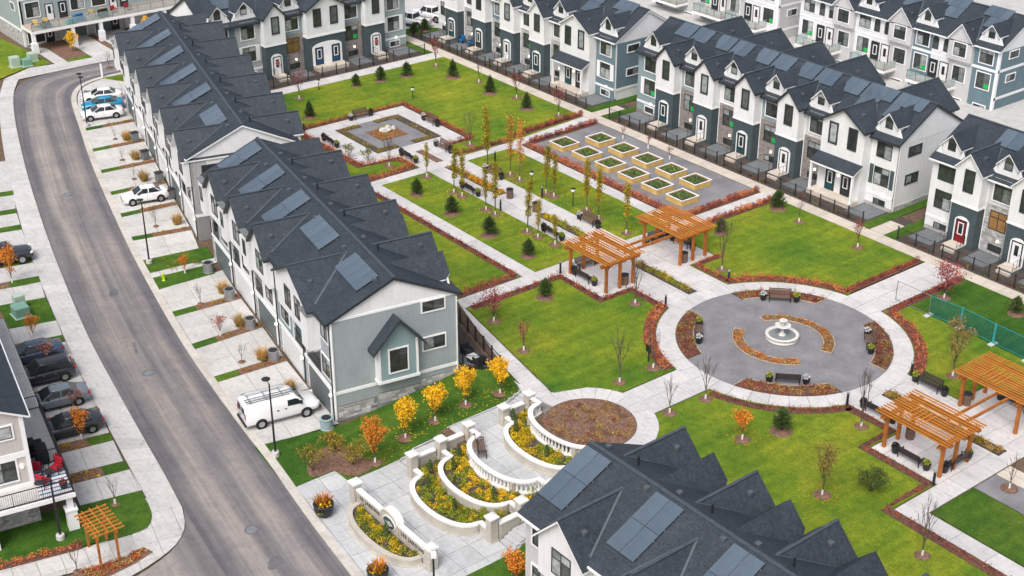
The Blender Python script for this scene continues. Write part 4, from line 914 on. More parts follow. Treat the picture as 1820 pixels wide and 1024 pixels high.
# ---- lane-side facade with garages
def lane_side(H, f, units, zf=-1.75):
    """units: (s0, s1, wall2, garage, kind)"""
    for s0, s1, wall, gar, kind in units:
        gc = (s0+s1)/2
        f.panel('garage_wall', s0, s1, zf-.15, .62, 0, wall, 1.45)
        f.panel('belt_trim', s0, s1, .60, .86, .05, 'white_trim', 1.4)
        gw = min(4.5, s1-s0-1.2); gd = MB(); gd.box(-gw/2-.1,gw/2+.1,-.03,.05,0,2.25,1)
        def mkg():
            b = MB(); b.ring(rect(-gw/2-.12,gw/2+.12,0,2.3), rect(-gw/2,gw/2,0,2.2), lambda u,v,o: (u,-o,v), -.02, .05); return b.mesh('garage_door',[MAT['white_trim']])
        go = link('garage_door', cached(('gar',gw), mkg), H.e, f.p(gc,0,zf), f.rz)
        for i in range(4): link('panel', cached(('gp',gw,gar), lambda: MB().box(-gw/2,gw/2,-.03,.05,.01,.54).mesh('panel',[MAT[gar]])), go, (0,0,i*.55))
        f.panel('stone_pier', s0+.02, s0+.5, zf-.1, .3, .04, 'stone_grey', .2)
        zt = H.he-.15
        if kind in ('std','nog','plain'):
            f.panel('top_wall', s0, s1, 3.5, zt, -.002, 'side_white' if kind != 'plain' else wall, 1.43)
            bal0, bal1 = (s1-2.5, s1) if kind == 'nog' else (s0+.1, s0+2.3)
            if kind == 'nog': f.panel('upper_wall', s0, bal0, .86, 3.5, -.004, wall, 1.42); f.window(s0+1.9, 1.5, 1.9, 1.55, 'grid', 'white'); f.window(s0+1.4, 4.5, 1.3, 1.6, 'grid', 'white')
            elif kind == 'std': f.panel('upper_wall', bal1, s1, .86, 3.5, -.004, wall, 1.42); f.window((bal1+s1)/2, 1.5, 1.9, 1.55, 'grid', 'white')
            else: f.panel('upper_wall', s0, s1, .86, 3.5, -.004, wall, 1.42); f.window(s0+1.35, 1.6, 1.35, 1.5, 'grid', 'white'); f.window(s0+1.35, 4.6, 1.35, 1.45, 'grid', 'white'); f.window((bal1+s1)/2, 1.5, 1.9, 1.55, 'grid', 'white')
            if kind != 'nog':
                gx0, gx1 = s1-4.0, s1-.05
                H.gable_wall(f, gx0, gx1, 3.6, 6.4, 8.3, .55, 'side_white', depth=.9)
                H.gable_roof(f, (gx0+gx1)/2, (gx1-gx0)/2, 8.42, 6.4, .55, .35, H.trim)
                f.window((gx0+gx1)/2, 4.3, 1.6, 1.7, 'grid', None, .55)
            if kind == 'std':
                f.panel('box_bay', s0+.25, s0+1.6, 3.3, 6.35, .8, 'side_white', 1.0); f.panel('box_cap', s0+.15, s0+1.7, 6.35, 6.45, .9, 'metal_grey', 1.0)
                f.window(s0+.95, 4.5, .7, 1.3, 'single', None, .8)
        else:
            f.panel('upper_wall', s1-2.5, s1, .86, 3.5, -.004, 'side_end', 1.42)
            f.panel('top_wall', s0, s1, 3.5, zt, -.002, 'side_end', 1.43)
            f.window(s1-1.2, 4.45, 1.5, 1.6, 'grid', 'white'); f.window(s1-1.2, 1.45, 1.7, 1.55, 'grid', 'white')
            bal0, bal1 = s0+.3, s1-2.5
            gx0, gx1 = s0-3.9, s0+3.7
            H.gable_wall(f, gx0, gx1, 3.6, 6.45, 8.3, .55, 'side_white', depth=.9); H.gable_roof(f, (gx0+gx1)/2, (gx1-gx0)/2, 8.42, 6.45, .55, .35, H.trim)
            for q in (-1.3, .9): f.window((gx0+gx1)/2+q, 4.3, 1.3, 1.7, 'grid', None, .55)
            f.panel('box_bay', s0+2.5, s0+3.9, 3.2, 6.1, .95, 'side_white', 1.0); f.panel('box_cap', s0+2.4, s0+4.0, 6.1, 6.2, 1.05, 'metal_grey', 1.1)
        if kind == 'plain': continue
        # recessed balcony: railing, glazed door at the back
        f.window((bal0+bal1)/2, 1.0, 1.5, 2.1, 'slider', None, -1.41); f.panel('balcony_floor', bal0, bal1, .86, .9, 0, 'metal_grey', 1.4)
        rl = MB()
        for z in (1.05, 1.9): rl.tube(f.p(bal0,-.06,z), f.p(bal1,-.06,z), .025, .025, 4)
        q = bal0
        while q < bal1: rl.tube(f.p(q,-.06,.9), f.p(q,-.06,1.9), .012, .012, 3); q += .14
        rl.build('balcony_rail', MAT['metal_black'], H.e)
        MB().beam(f.p(bal0+.06,-.08,.9), tuple(a+b for a, b in zip(f.p(bal0+.06,-.08,3.5),(.001,0,0))), .16, .16).build('balcony_post', MAT['white_trim'], H.e)
        b = MB(); p, q = f.p(s1-.08,.07,zf), f.p(s1-.08,.07,6.2); b.beam(p,(q[0]+.001,q[1],q[2]),.09,.09); b.build('downpipe', MAT['dark_trim'], H.e); f.lamp(s1-.55, .05, .02)
def park_back(H, f, bumps, dorms, rake='dark_trim'):
    x = 0
    for c in bumps+[H.L+1.43]:
        if c-1.43-x > 2.0: bay(H, f, x+.02, c-1.45, 'side_slate', 'stone_grey', dorm=False, lit=False)
        elif c-1.43-x > .1: f.panel('bay_front', x+.02, c-1.45, -.3, H.he-.14, .05, 'side_slate')
        if c < H.L: gabled(H, f, c-1.42, c+1.42, 'door_white', rake=rake, zr=8.42, ze=6.95, po=.75)
        x = c+1.43
    for c in dorms: H.dormer(f, c, 1.0, 8.58, None, -.06)
    for i, c in enumerate(bumps):
        for q in (0, 1): vent(H, (c-1+q*2.2, H.D/2+.8+q*.3, H.tz(H.D/2-.8)+.03), H.roof, q)
ROWS = {}
H = House('terrace_house', 'grey gable-ended terrace in the middle with white van at its garage', (-13.9-30.25*math.cos(R(10.5)), -32.4+30.25*math.sin(R(10.5))), -10.5, 30.25, 9.9, 6.62, 8.95, 'dark_trim', 'side_lgrey', t_in=1.4)
u = 6.05
lane_side(H, H.fr, [(0,u,'side_sage','garage_grey','std'),(u,2*u,'side_white','garage_white','std'),(2*u,3*u,'side_white','garage_grey','std'),(3*u,4*u,'side_teal','garage_white','nog'),(4*u,5*u,'side_grey','garage_grey','end')])
park_back(H, H.bk, [4.7,10.8,16.8,23.7], [1.3,7.7,13.8,19.9,27.4])
H.rt.panel('front_return', .0, 1.4, -1.9, 6.3, .0, 'side_end', .4)
H.rt.panel('end_siding', .03, 9.87, .62, 6.45, .03, 'side_end', .2); H.rt.panel('end_lower', .03, 9.87, -1.9, .40, .026, 'side_end', .2)
H.end_gable(H.rt, 'side_white', 6.45); H.rt.panel('belt_trim', 0, 9.9, .38, .64, .07, 'white_trim', .2)
H.rt.panel('frieze_trim', .0, 9.9, 6.36, 6.55, .06, 'white_trim', .2); H.rt.panel('corner_trim', -.03, .15, -1.7, 6.4, .08, 'white_trim', .2); downpipe(H, H.rt, .05, 6.2, .03, -1.7); downpipe(H, H.rt, 9.85, 6.2, .03, -.2)
H.rt.window(8.0, 5.5, 1.75, .82, 'slider', 'white', .03); H.rt.window(8.0, 2.3, 1.75, 1.0, 'slider', 'white', .03)
o = MB().ext([(3.3,.95),(6.4,.95),(6.4,3.95),(4.85,5.75),(3.3,3.95)], lambda s,z,w: H.rt.p(s,w,z), -.2, .7).build('oriel', MAT['side_teal'], H.e); fixn(o)
for a, b in ((3.27,3.45),(6.25,6.43)): H.rt.panel('corner_trim', a, b, .95, 3.95, .73, 'white_trim', .7)
H.rt.panel('sill_trim', 3.2, 6.5, .75, .97, .76, 'white_trim', .8); H.rt.window(4.85, 1.55, 1.4, 1.85, 'grid', 'white', .7)
b = MB(); 
for sg in (-1, 1): slab4(b, [H.rt.p(4.85+sg*2.1,1.2,3.6), H.rt.p(4.85,1.2,6.0), H.rt.p(4.85,-.1,6.0), H.rt.p(4.85+sg*2.1,-.1,3.6)], .22)
fixn(b.build('oriel_roof', MAT['shingle'], H.e))
# stepped ledgestone base of single blocks along the gable end
def stone_blocks(H, f, s0, s1, z0, z1, out, bw=.55, bh=.2):
    base = f.panel('stone_base', s0, s1, z0, z1, out, 'joint', .2)
    me = [cached(('blk',i), lambda i=i: MB().box(0,[.5,.36,.62,.44][i],-.05,.05,0,[.19,.15,.19,.24][i]).mesh('stone',[MAT['blk%d' % i]])) for i in range(4)]
    z = z0+.02; n = 0
    while z < z1-.16:
        s = s0+random.uniform(0,.1)
        while s < s1-.5:
            i = random.randrange(4); w_, h_ = [.5,.36,.62,.44][i], [.19,.15,.19,.24][i]
            o = link('stone', me[i], base, f.p(s,out+random.uniform(-.015,.012),z), f.rz); o.scale = (1,1,.19/h_); s += w_+.02; n += 1
        z += .21
for i, c in enumerate([(.36,.36,.365),(.55,.55,.545),(.44,.435,.43),(.30,.30,.31)]): M('blk%d' % i, c, .85, .15, 3)
stone_blocks(H, H.rt, .15, 3.3, -1.72, -.55, .05); stone_blocks(H, H.rt, 3.4, 6.7, -1.3, -.35, .05); stone_blocks(H, H.rt, 6.8, 9.8, -.75, -.05, .05)
for i, (s, t0) in enumerate([(3.3,1.0),(9.4,1.0),(15.4,1.0)]): H.solar(1.35+6.05*i, 1.0, 2, 2, pw=1.08, pl=1.95)
H.solar(19.6, 2.5, 4, 1, pw=1.06, pl=1.9); H.solar(27.2, 2.5, 4, 1, pw=1.06, pl=1.9)
for i in range(5): vent(H, (5.2+6.05*i, 3.9, H.tz(3.9)+.02), H.roof)
TERR1 = H
H = House('terrace_house', 'dark-roofed terrace at upper left behind the parked white and teal cars', (-48.15-38.7*math.cos(R(14.6)), -26.2+38.7*math.sin(R(14.6))), -14.6, 38.7, 9.9, 6.62, 8.95, 'white_trim', 'side_white', t_in=1.4)
u = 6.45
lane_side(H, H.fr, [(i*u,(i+1)*u,['side_sage','side_white','side_lgrey'][i%3],['garage_grey','garage_white'][i%2],'std') for i in range(6)])
park_back(H, H.bk, [4.6+6.45*i for i in range(5)]+[36.0], [1.4+6.45*i for i in range(6)], 'white_trim')
H.end_gable(H.rt, 'side_white', 6.3); H.rt.panel('front_return', 0, 1.4, -1.9, 6.3, 0, 'side_lgrey', .4); H.rt.panel('belt_trim', 0, 9.9, .5, .75, .06, 'white_trim', .2); H.rt.window(1.9, 4.6, 1.7, .8, 'slider', 'dark', .0); H.rt.panel('end_door', 1.2, 2.2, -1.75, .2, .03, 'door_dark', .1)
for i in range(6): H.solar(1.3+u*i if i < 5 else 2+u*i, 1.0 if i < 5 else 2.4, 2 if i < 5 else 4, 2 if i < 5 else 1, pw=1.08, pl=1.95)
for i in range(6): vent(H, (5.4+u*i, 3.9, H.tz(3.9)+.02), H.roof)
H = House('terrace_house', 'white terrace with a big dark roof filling the bottom right corner', (11.95,-35.2), 0.6, 30.4, 9.9, 6.62, 8.95, 'white_trim', 'side_lgrey', t_in=1.4)
u = 5.8
f = H.fr; lane_side(H, f, [(i*u,(i+1)*u,['side_lgrey','side_white'][i%2],'garage_white','plain') for i in range(5)])
park_back(H, H.bk, [1.5+5.8*i for i in range(5)], [4.6+5.8*i for i in range(5)], 'white_trim')
H.lf.panel('front_return', 0, 1.4, -1.9, 6.3, 0, 'side_lgrey', .4)
for i in range(5): H.solar(.95+u*i, .95, 2, 2, pw=1.05, pl=2.0)
for i in range(5): vent(H, (5.0+u*i, 4.5, H.tz(4.5)+.02), H.roof)
# ---- terraces behind, seen from their balcony side
def rear_terrace(name, label, loc, rot, L, units, rev=False, zb=-1.8, deck_z=1.42, dd=2.3):
    H = House(name, label, loc, rot, L, 9.2, 7.1, 9.75)
    f = H.fr; s = 0
    H.fr.panel('belt_trim', 0, L, 4.25, 4.55, .06, 'white_trim')
    for kind, w_, colr in units:
        c = s+w_/2
        f.panel('bay_front', s, s+w_, zb, 4.2, .045, colr); f.panel('bay_upper', s, s+w_, 4.58, 6.95, .045, colr)
        if kind == 'gab':
            H.gable_wall(f, s+.02, s+w_-.02, 4.6, 7.1, 8.75, .5, colr); H.gable_roof(f, c, w_/2, 8.95, 7.1, .5, .3, 'white_trim')
            f.window(c, 5.1, 1.6, 1.5, 'grid', 'white', .5); f.window(c, 2.1, 1.6, 1.7, 'slider', 'white', .045); f.window(c, -1.2, 1.4, 1.3, 'slider', 'white', .045)
        elif kind == 'arch':
            for q in (-.75, .75): f.window(c+q, 5.0, .8, 1.55, 'arch', None, .045)
            f.door(c-.7, 1.5, 'door_dark', .045, 1, 2.2); f.door(c+.75, 1.5, 'door_white', .045, 1, 2.2)
            f.panel('balcony_deck', s-1.4, s+w_+1.4, deck_z-.3, deck_z, dd, 'white_trim', dd+.05); f.panel('decking', s-1.35, s+w_+1.35, deck_z, deck_z+.02, dd-.06, 'deck_tan', dd-.05)
            g = MB(); rl = MB()
            for a in (s-1.33, s+w_+1.33):
                g.box(*sorted((f.p(a-.01,.1,0)[0], f.p(a+.01,dd-.1,0)[0])), *sorted((f.p(a-.01,.1,0)[1], f.p(a+.01,dd-.1,0)[1])), deck_z+.1, deck_z+1.05)
            p, q = f.p(s-1.3,dd-.09,0), f.p(s+w_+1.3,dd-.1,0)
            g.box(*sorted((p[0],q[0]+.01)), *sorted((p[1],q[1]+.01)), deck_z+.1, deck_z+1.05); g.build('glass_rail', MAT['rail_glass'], H.e)
            for a in (s-1.33, s-.1, c, s+w_+.1, s+w_+1.33):
                p = f.p(a,dd-.09,deck_z); rl.tube(p,(p[0],p[1],deck_z+1.1),.025,.025,4)
            rl.tube(f.p(s-1.33,dd-.09,deck_z+1.08), f.p(s+w_+1.33,dd-.09,deck_z+1.08), .02, .02, 4); rl.build('balcony_rail', MAT['metal_black'], H.e)
        else:
            f.window(c, 5.0, 1.7, 1.65, 'grid', 'white', .045); f.window(c, 2.1, 1.7, 1.8, 'slider', 'white', .045, sticker=True); f.window(c, -1.2, 1.5, 1.4, 'slider', 'white', .045)
            H.dormer(f, c)
        s += w_
    H.end_gable(H.rt, 'side_white'); H.rt.panel('belt_trim', 0, 9.2, 4.25, 4.55, .06, 'white_trim'); H.rt.panel('belt_trim', 0, 9.2, 1.1, 1.4, .06, 'white_trim'); H.rt.panel('corner_trim', -.05, .3, -1.5, 7, .06, 'white_trim', .3)
    for z in (5.6, 2.9): H.rt.window(2.6, z, 1.6, .75, 'slider', 'white', .03)
    return H
H = rear_terrace('terrace_house', 'blue and white terrace with glass balconies in the upper right corner', (-49.7,57), 0, 28.5, [('flat',2.9,'side_white'),('arch',2.6,'side_white'),('gab',3.2,'side_lgrey'),('flat',2.7,'side_white'),('arch',2.4,'side_white'),('gab',3.3,'side_lgrey'),('flat',2.6,'side_blue'),('arch',2.4,'side_white'),('gab',3.2,'side_lgrey'),('flat',3.2,'side_blue')])
H.rt.panel('end_siding', .3, 9.2, -1.8, 4.2, .025, 'side_blue'); H.rt.panel('end_siding', .3, 9.2, 4.56, 6.55, .025, 'side_blue')
for s in (3, 8.5, 14, 19.5, 25): H.solar(s, 1.9, 3, 2, drop={(0,0)})
H = rear_terrace('terrace_house', 'pale grey terrace with balconies at the very top right of centre', (-76.3,57), 0, 23, [('flat',3.2,'side_white'),('arch',2.5,'side_white'),('gab',3.3,'side_lgrey'),('flat',2.6,'side_lgrey'),('arch',2.4,'side_white'),('gab',3.4,'side_lgrey'),('arch',2.6,'side_white'),('flat',3.0,'side_white')])
H.rt.panel('end_siding', .3, 9.2, -1.8, 4.2, .025, 'side_lgrey'); H.rt.panel('end_siding', .3, 9.2, 4.56, 6.55, .025, 'side_lgrey')
H = rear_terrace('terrace_house', 'white terrace cut off by the right edge behind the red-door terrace', (-12,57), 0, 20, [('flat',3.2,'side_beige'),('arch',2.5,'side_white'),('gab',3.3,'side_lgrey'),('flat',2.6,'side_blue'),('arch',2.4,'side_white'),('gab',3.4,'side_lgrey'),('flat',2.6,'side_white')])
# ---- balcony terrace at the north end of the street
H = House('terrace_house', 'grey terrace with a long furnished balcony in the top left corner', (-115.2,-17.2), 90, 32, 9.2)
f = H.fr
f.panel('plinth', 0, 32, -1.9, .3, .03, 'stone_grey'); f.panel('bay_front', 0, 32, 1.1, 4.3, .04, 'side_sage')
f.panel('belt_trim', 0, 32, 4.2, 4.5, .07, 'white_trim'); f.panel('balcony_deck', -.2, 32, .75, 1.1, 3.9, 'white_trim', 3.9); f.panel('decking', -.15, 32, 1.1, 1.12, 3.85, 'deck_tan', 3.8)
for s in (0.0, 5.2, 9.0, 13.4, 18, 22.6):
    p = f.p(s,3.6,0); b = MB(); b.box(p[0]-.22,p[0]+.22,p[1]-.22,p[1]+.22,-1.8,.75); b.box(p[0]-.36,p[0]+.36,p[1]-.36,p[1]+.36,-1.8,-.4); b.build('pillar', MAT['white_trim'], H.e)
for s, k_ in ((1.6,'w'),(3.4,'d'),(7,'g'),(11,'g'),(12.4,'d'),(15.4,'g'),(20,'g')):
    if k_ == 'g':
        go = link('garage_door', MB().ring(rect(-1.5,1.5,0,2.3), rect(-1.4,1.4,0,2.2), lambda u,v,o: (u,-o,v), -.02, .06).mesh('garage_door',[MAT['white_trim']]), H.e, f.p(s,.03,-1.75))
        for i in range(4): link('panel', cached(('gpn',s==15.4), lambda: MB().box(-1.4,1.4,-.03,.05,.01,.54).mesh('panel',[MAT['garage_white' if s == 15.4 else 'garage_grey']])), go, (0,0,i*.55))
    elif k_ == 'w': f.window(s, -1.5, 2.2, 1.9, 'slider', 'white', .03)
    else: f.door(s, -1.75, 'door_dark', .04)
for i, s in enumerate((1.6, 7.6, 10.5, 16, 20)): f.window(s, 1.9, 1.8, 1.9, 'grid', 'white', .04)
for i, s in enumerate((3.8, 5.6, 12.5, 14.0)): f.door(s, 1.15, 'door_dark' if i % 2 else 'door_white', .04)
for i, s in enumerate((1.6, 6, 10, 14, 18)): f.window(s, 5.0, 1.6, 1.6, 'grid', 'white', .0)
H.lf.panel('end_siding', 0, 9.2, .3, 6.9, .03, 'side_sage'); H.lf.panel('plinth', 0, 9.2, -1.9, .1, .05, 'stone_grey'); H.lf.panel('belt_trim', 0, 9.2, .1, .4, .07, 'white_trim'); H.lf.panel('corner_trim', -.04, .25, -1.8, 7, .07, 'white_trim'); H.lf.window(2.4, 2.6, 1.3, .9, 'slider', 'white', .03)
rl = MB(); g = MB()
for z in (2.1,): rl.tube(f.p(-.1,3.75,z), f.p(32,3.75,z), .03, .03, 4)
for i in range(18): p = f.p(-.1+i*1.8,3.75,1.1); rl.tube(p, (p[0],p[1],2.1), .025, .025, 4)
rl.build('balcony_rail', MAT['metal_black'], H.e); p, q = f.p(-.1,3.75,0), f.p(32,3.76,0); g.box(min(p[0],q[0]),max(p[0],q[0])+.01,min(p[1],q[1]),max(p[1],q[1])+.01,1.2,2.05); g.build('glass_rail', MAT['rail_glass'], H.e)
NWH = H
# ---- beige house at the lower left, seen from its balcony end
H = House('terrace_house', 'beige house with corner balcony and dark roof at the lower left edge', on_row((-15.5,-53.95), -10.5, 0, 0), 169.5, 24, 9.6, 6.6, 8.9, 'white_trim', 'side_beige')
f = H.fr   # faces the street
lf = H.lf
# local: s runs north-west away from the corner, front faces the street
lf.panel('belt_trim', 0, 9.6, 3.35, 3.75, .06, 'white_trim'); lf.panel('corner_trim', -.05, .22, 1.1, 6.5, .05, 'white_trim', .2); lf.window(1.6, 4.9, 1.7, .9, 'slider', 'white', 0); lf.window(1.75, 1.75, 1.7, 1.5, 'grid', 'white', 0); lf.panel('belt_trim', 0, 9.6, 1.0, 1.35, .06, 'white_trim'); lf.lamp(.55, 2.6, .0)
lf.panel('plinth', .3, 9.6, -1.9, .75, .04, 'stone_grey')
b = MB(); b.box(-2.2, 24, -2.15, .0, .8, 1.1); b.box(-2.2, 0, 0, 9.6, .8, 1.1); b.build('balcony_deck', MAT['white_trim'], H.e)
b = MB(); b.box(-2.1, 24, -2.05, -.02, 1.1, 1.125); b.box(-2.1, -.02, -.018, 9.6, 1.1, 1.125); b.build('decking', MAT['concrete'], H.e)
b = MB(); b.box(-2.1,24,-2.14,-2.1,.8,1.13); b.build('deck_edge', MAT['metal_black'], H.e)
def rail_run(H, p, q, z=1.12, h=1.05, nm='balcony_rail'):
    rl = MB(); p, q = Vector((*p,0)), Vector((*q,0)); n = max(2, int((q-p).length/.13))
    for zz in (z+.1, z+h): rl.beam((p.x,p.y,zz),(q.x,q.y,zz),.05,.05)
    for i in range(n+1): c = p.lerp(q, i/n); big = i % 14 == 0; rl.tube((c.x,c.y,z),(c.x,c.y,z+h),.028 if big else .009,None,4 if big else 3,cap=False)
    rl.build(nm, MAT['metal_black'], H.e)
rail_run(H, (-2.1,-2.05), (9.2,-2.05)); rail_run(H, (-2.1,-2.05), (-2.1,9.5)); rail_run(H, (1.9,-2.05),(1.9,-.05)); rail_run(H, (9.2,-2.05),(9.2,-.05))
for x, y in ((-1.75,-1.75),(-1.75,3.2),(9.2,-1.75)):
    b = MB(); b.box(x-.2,x+.2,y-.2,y+.2,-1.8,.8); b.box(x-.34,x+.34,y-.34,y+.34,-1.8,-.3); b.box(x-.4,x+.4,y-.4,y+.4,-.3,-.2); b.build('pillar', MAT['white_trim'], H.e)
f.panel('stone_wall', -.02, 24, -1.9, .8, .03, 'stone_grey')
BEIGE = H
# ---------------------------------------------------------------- stepped garden with the name wall
def wallmesh(P, w, z0, z1):
    """thick wall following a plan polyline"""
    A, B = offs(P, w/2), offs(P, -w/2); b = MB(); n = len(P)
    for a, c in zip(A, B): b.v += [(*a,z0),(*a,z1),(*c,z1),(*c,z0)]
    for i in range(n-1):
        o = i*4
        for j in range(4): b.f.append((o+j, o+(j+1)%4, o+4+(j+1)%4, o+4+j)); b.m.append(0)
    b.f += [(0,1,2,3), (4*n-1,4*n-2,4*n-3,4*n-4)]; b.m += [0,0]
    return b
def curved_wall(label, v0, bulge, z0, z1, hw=3.3, bal=False):
    P = wcurve(v0, bulge, hw, n=30); e = thing('garden_wall', label, 'wall')
    if not bal:
        o = wallmesh(P, .26, z0-.1, z1-.12).build('wall', MAT['cast_stone'], e); fixn(o)
        fixn(wallmesh(P, .4, z0-.1, z0+.1).build('footing', MAT['cast_stone'], e))
    else:
        fixn(wallmesh(P, .36, z0-.1, z1-.95).build('wall', MAT['cast_stone'], e)); fixn(wallmesh(P, .4, z1-.95, z1-.83).build('sill', MAT['cast_cap'], e))
        Q = resample(P, 34); prof = [(.085,0),(.085,.05),(.05,.08),(.095,.24),(.075,.36),(.045,.50),(.08,.57),(.08,.67)]
        me = cached('baluster', lambda: MB().lathe(prof, 8).mesh('baluster', [MAT['cast_cap']], True))
        for i in range(2, 33): link('baluster', me, e, (*Q[i], z1-.83))
        for i in (1, 9, 25, 33): q = Q[i]; MB().box(q[0]-.17,q[0]+.17,q[1]-.17,q[1]+.17,z1-.84,z1-.16).build('pedestal', MAT['cast_stone'], e)
    fixn(wallmesh(P, .36, z1-.12, z1).build('coping', MAT['cast_cap'], e))
    return P
def pier(x, y, z0, z1, label):
    e = thing('stone_pier', label, 'pier', (x,y,0), group='square stone piers of the stepped garden')
    b = MB(); b.box(-.29,.29,-.29,.29,z0-.1,z1-.2); b.build('shaft', MAT['cast_stone'], e)
    MB().box(-.34,.34,-.34,.34,z0-.1,z0+.12).build('plinth', MAT['cast_stone'], e)
    b = MB(); b.box(-.37,.37,-.37,.37,z1-.2,z1-.08); b.add([(-.37,-.37,z1-.08),(.37,-.37,z1-.08),(.37,.37,z1-.08),(-.37,.37,z1-.08),(0,0,z1+.06)],[(0,1,4),(1,2,4),(2,3,4),(3,0,4)]); b.build('cap', MAT['cast_cap'], e)
W2 = curved_wall('lowest curved planter wall behind the name wall', -31.9, 1.95, -1.8, -1.0)
W3 = curved_wall('curved wall between the two yellow planting beds', -29.5, 2.05, -1.2, -.48)
W4 = curved_wall('white balustrade curving round the middle terrace with the small bench', -27.1, 2.0, -.75, .32, bal=True)
W5 = curved_wall('curved planter wall on the middle terrace behind the bench', -24.0, 1.9, -.6, .12)
W6 = curved_wall('white balustrade curving round the mulched circle', -21.7, 2.1, -.15, .85, bal=True)
for y, z0, z1, nm in ((-31.9,-1.8,.2,'second'),(-29.5,-1.2,.45,'third'),(-27.1,-.9,.75,'fourth'),(-24.0,-.6,.95,'fifth'),(-21.7,-.1,1.2,'sixth and topmost')):
    pier(-4.65, y, z0, z1, 'square pier on the left of the steps, %s up from the name wall' % nm); pier(4.35, y, z0, z1, 'square pier on the right of the steps, %s up from the name wall' % nm)
for x in (-4.85, 4.55):   # low cheek walls between piers
    sd_ = 'left' if x < 0 else 'right'
    for (y0, y1, zb, zt, nm) in ((-31.5,-29.9,-1.2,-.42,'lower'),(-26.7 if False else -29.1,-27.5,-.7,-.1,'middle'),(-23.6,-22.1,-.2,.35,'upper')):
        e = thing('cheek_wall', '%s low side wall of the planting beds, %s hand of the garden' % (nm, sd_), 'wall')
        MB().box(x-.15,x+.15,y0,y1,zb-1,zt-.12).build('wall', MAT['cast_stone'], e); MB().box(x-.21,x+.21,y0,y1,zt-.12,zt).build('coping', MAT['cast_cap'], e)
# terraces: retained earth, paving, steps
def fill(name, poly, z0, z1, mat): return struct(MB().slab(poly, z0, z1).build(name, MAT[mat]))
fill('terrace_fill', [(-6.7,-28.1),(-6.7,-20.9),(6.1,-20.9),(6.1,-28.1),(4.4,-28.1)]+W4[::-1][1:-1]+[(-4.5,-28.1)], -1.9, -.66, 'soil_slope')
pave('garden_plaza', [(-6.7,-36.4),(-4.3,-36.6),(4.1,-36.6),(6.1,-36.9),(6.1,-31.6),(-6.7,-31.6)], ZS+.02, 'concrete_plaza', 1.75, 1.75, 0, (-6.7,-31.6))
pave('garden_plaza', [(-8.5,-35.8),(-6.7,-35.6),(-6.7,-36.4),(-4.3,-36.6),(4.1,-36.6),(6.1,-36.9),(9,-37.4),(12,-42),(-.2,-40.1),(-3.4,-39.6),(-8.5,-38.9)], ZS+.018, 'concrete_plaza', 1.75, 1.75, -7, (-8.5,-38.9))
pave('garden_terrace', [(-6.65,-27.3),(-6.65,-20.95),(6.05,-20.95),(6.05,-27.3)]+[(x, y) for x, y in W4[::-1][1:-1]], -.62, 'concrete_plaza', 1.75, 1.75, 0, (-6.65,-27.3))
for x0, x1, nm in ((-6.55,-5.1,'left'),(4.8,6.05,'right')):
    for i, (y, za, n) in enumerate(((-31.6,-1.78,4),(-28.4,-1.18,4),(-21.9,-.6,4))):
        st = thing('garden_steps', '%s flight of concrete steps on the %s side of the garden' % (['lowest','middle','top'][i], nm), 'steps')
        for j in range(n): MB().box(x0,x1,y+j*.33,y+1.5,za+j*.15,za+(j+1)*.15).build('tread', MAT['concrete_plaza'], st, bevel=.012)
    fill('landing', [(x0,-30.2),(x1,-30.2),(x1,-28.35),(x0,-28.35)], -1.9, -1.19, 'concrete_plaza')
# bed soils
def between(A, B, z0, z1): return fill('planting_bed', A+B[::-1], z0, z1, 'mulch_dark')
between(W2, W3, -1.9, -1.12); between(W3, W4, -1.9, -.72); between(W5, W6, -.75, -.08)
# name wall with lettering and oval emblem
e = thing('name_wall', 'white capped wall with lettering and a dark oval emblem beside the street', 'sign', (0,-36.6,0))
MB().box(-4.1,-.95,-.13,.13,-1.9,-.55).build('wall', MAT['cast_stone'], e); MB().box(.85,3.95,-.13,.13,-1.9,-.55).build('wall', MAT['cast_stone'], e)
for x0, x1 in ((-4.1,-.95),(.85,3.95)): MB().box(x0,x1,-.19,.19,-.55,-.43).build('coping', MAT['cast_cap'], e)
pts = [(-1,-1.9),(.9,-1.9),(.9,-.45)]+[(-.05+.95*math.cos(PI*i/14), -.45+.62*math.sin(PI*i/14)) for i in range(1,14)]+[(-1,-.45)]
MB().ext(pts, XZ, -.21, .21).build('arched_centre', MAT['cast_stone'], e)
cp = [(-.05+1.0*math.cos(PI*i/18), -.43+.66*math.sin(PI*i/18)) for i in range(19)]; ci = [(-.05+.90*math.cos(PI*i/18), -.45+.56*math.sin(PI*i/18)) for i in range(19)]
MB().ext(cp+ci[::-1], XZ, -.28, .28).build('arched_coping', MAT['cast_cap'], e)
ov = [(-.05+.72*math.cos(2*PI*i/28), -.72+.47*math.sin(2*PI*i/28)) for i in range(28)]; oi_ = [(-.05+.62*math.cos(2*PI*i/28), -.72+.38*math.sin(2*PI*i/28)) for i in range(28)]
em = MB().ext(ov, XZ, -.26, -.20).build('emblem', MAT['cast_cap'], e); MB().ext(oi_, XZ, -.29, -.24).build('emblem_field', MAT['panel_dark'], em)
m = MB(); m.ext([(-.5,-.74),(-.2,-.68),(.05,-.55),(.3,-.68),(.42,-.74),(.05,-.66)], XZ, -.305, -.28); m.ext(rect(-.4,.3,-.82,-.78), XZ, -.305, -.28); m.ext([(-.3,-.9),(.2,-.9),(.1,-.86),(-.2,-.86)], XZ, -.305, -.28); m.build('emblem_mark', MAT['cast_cap'], em)
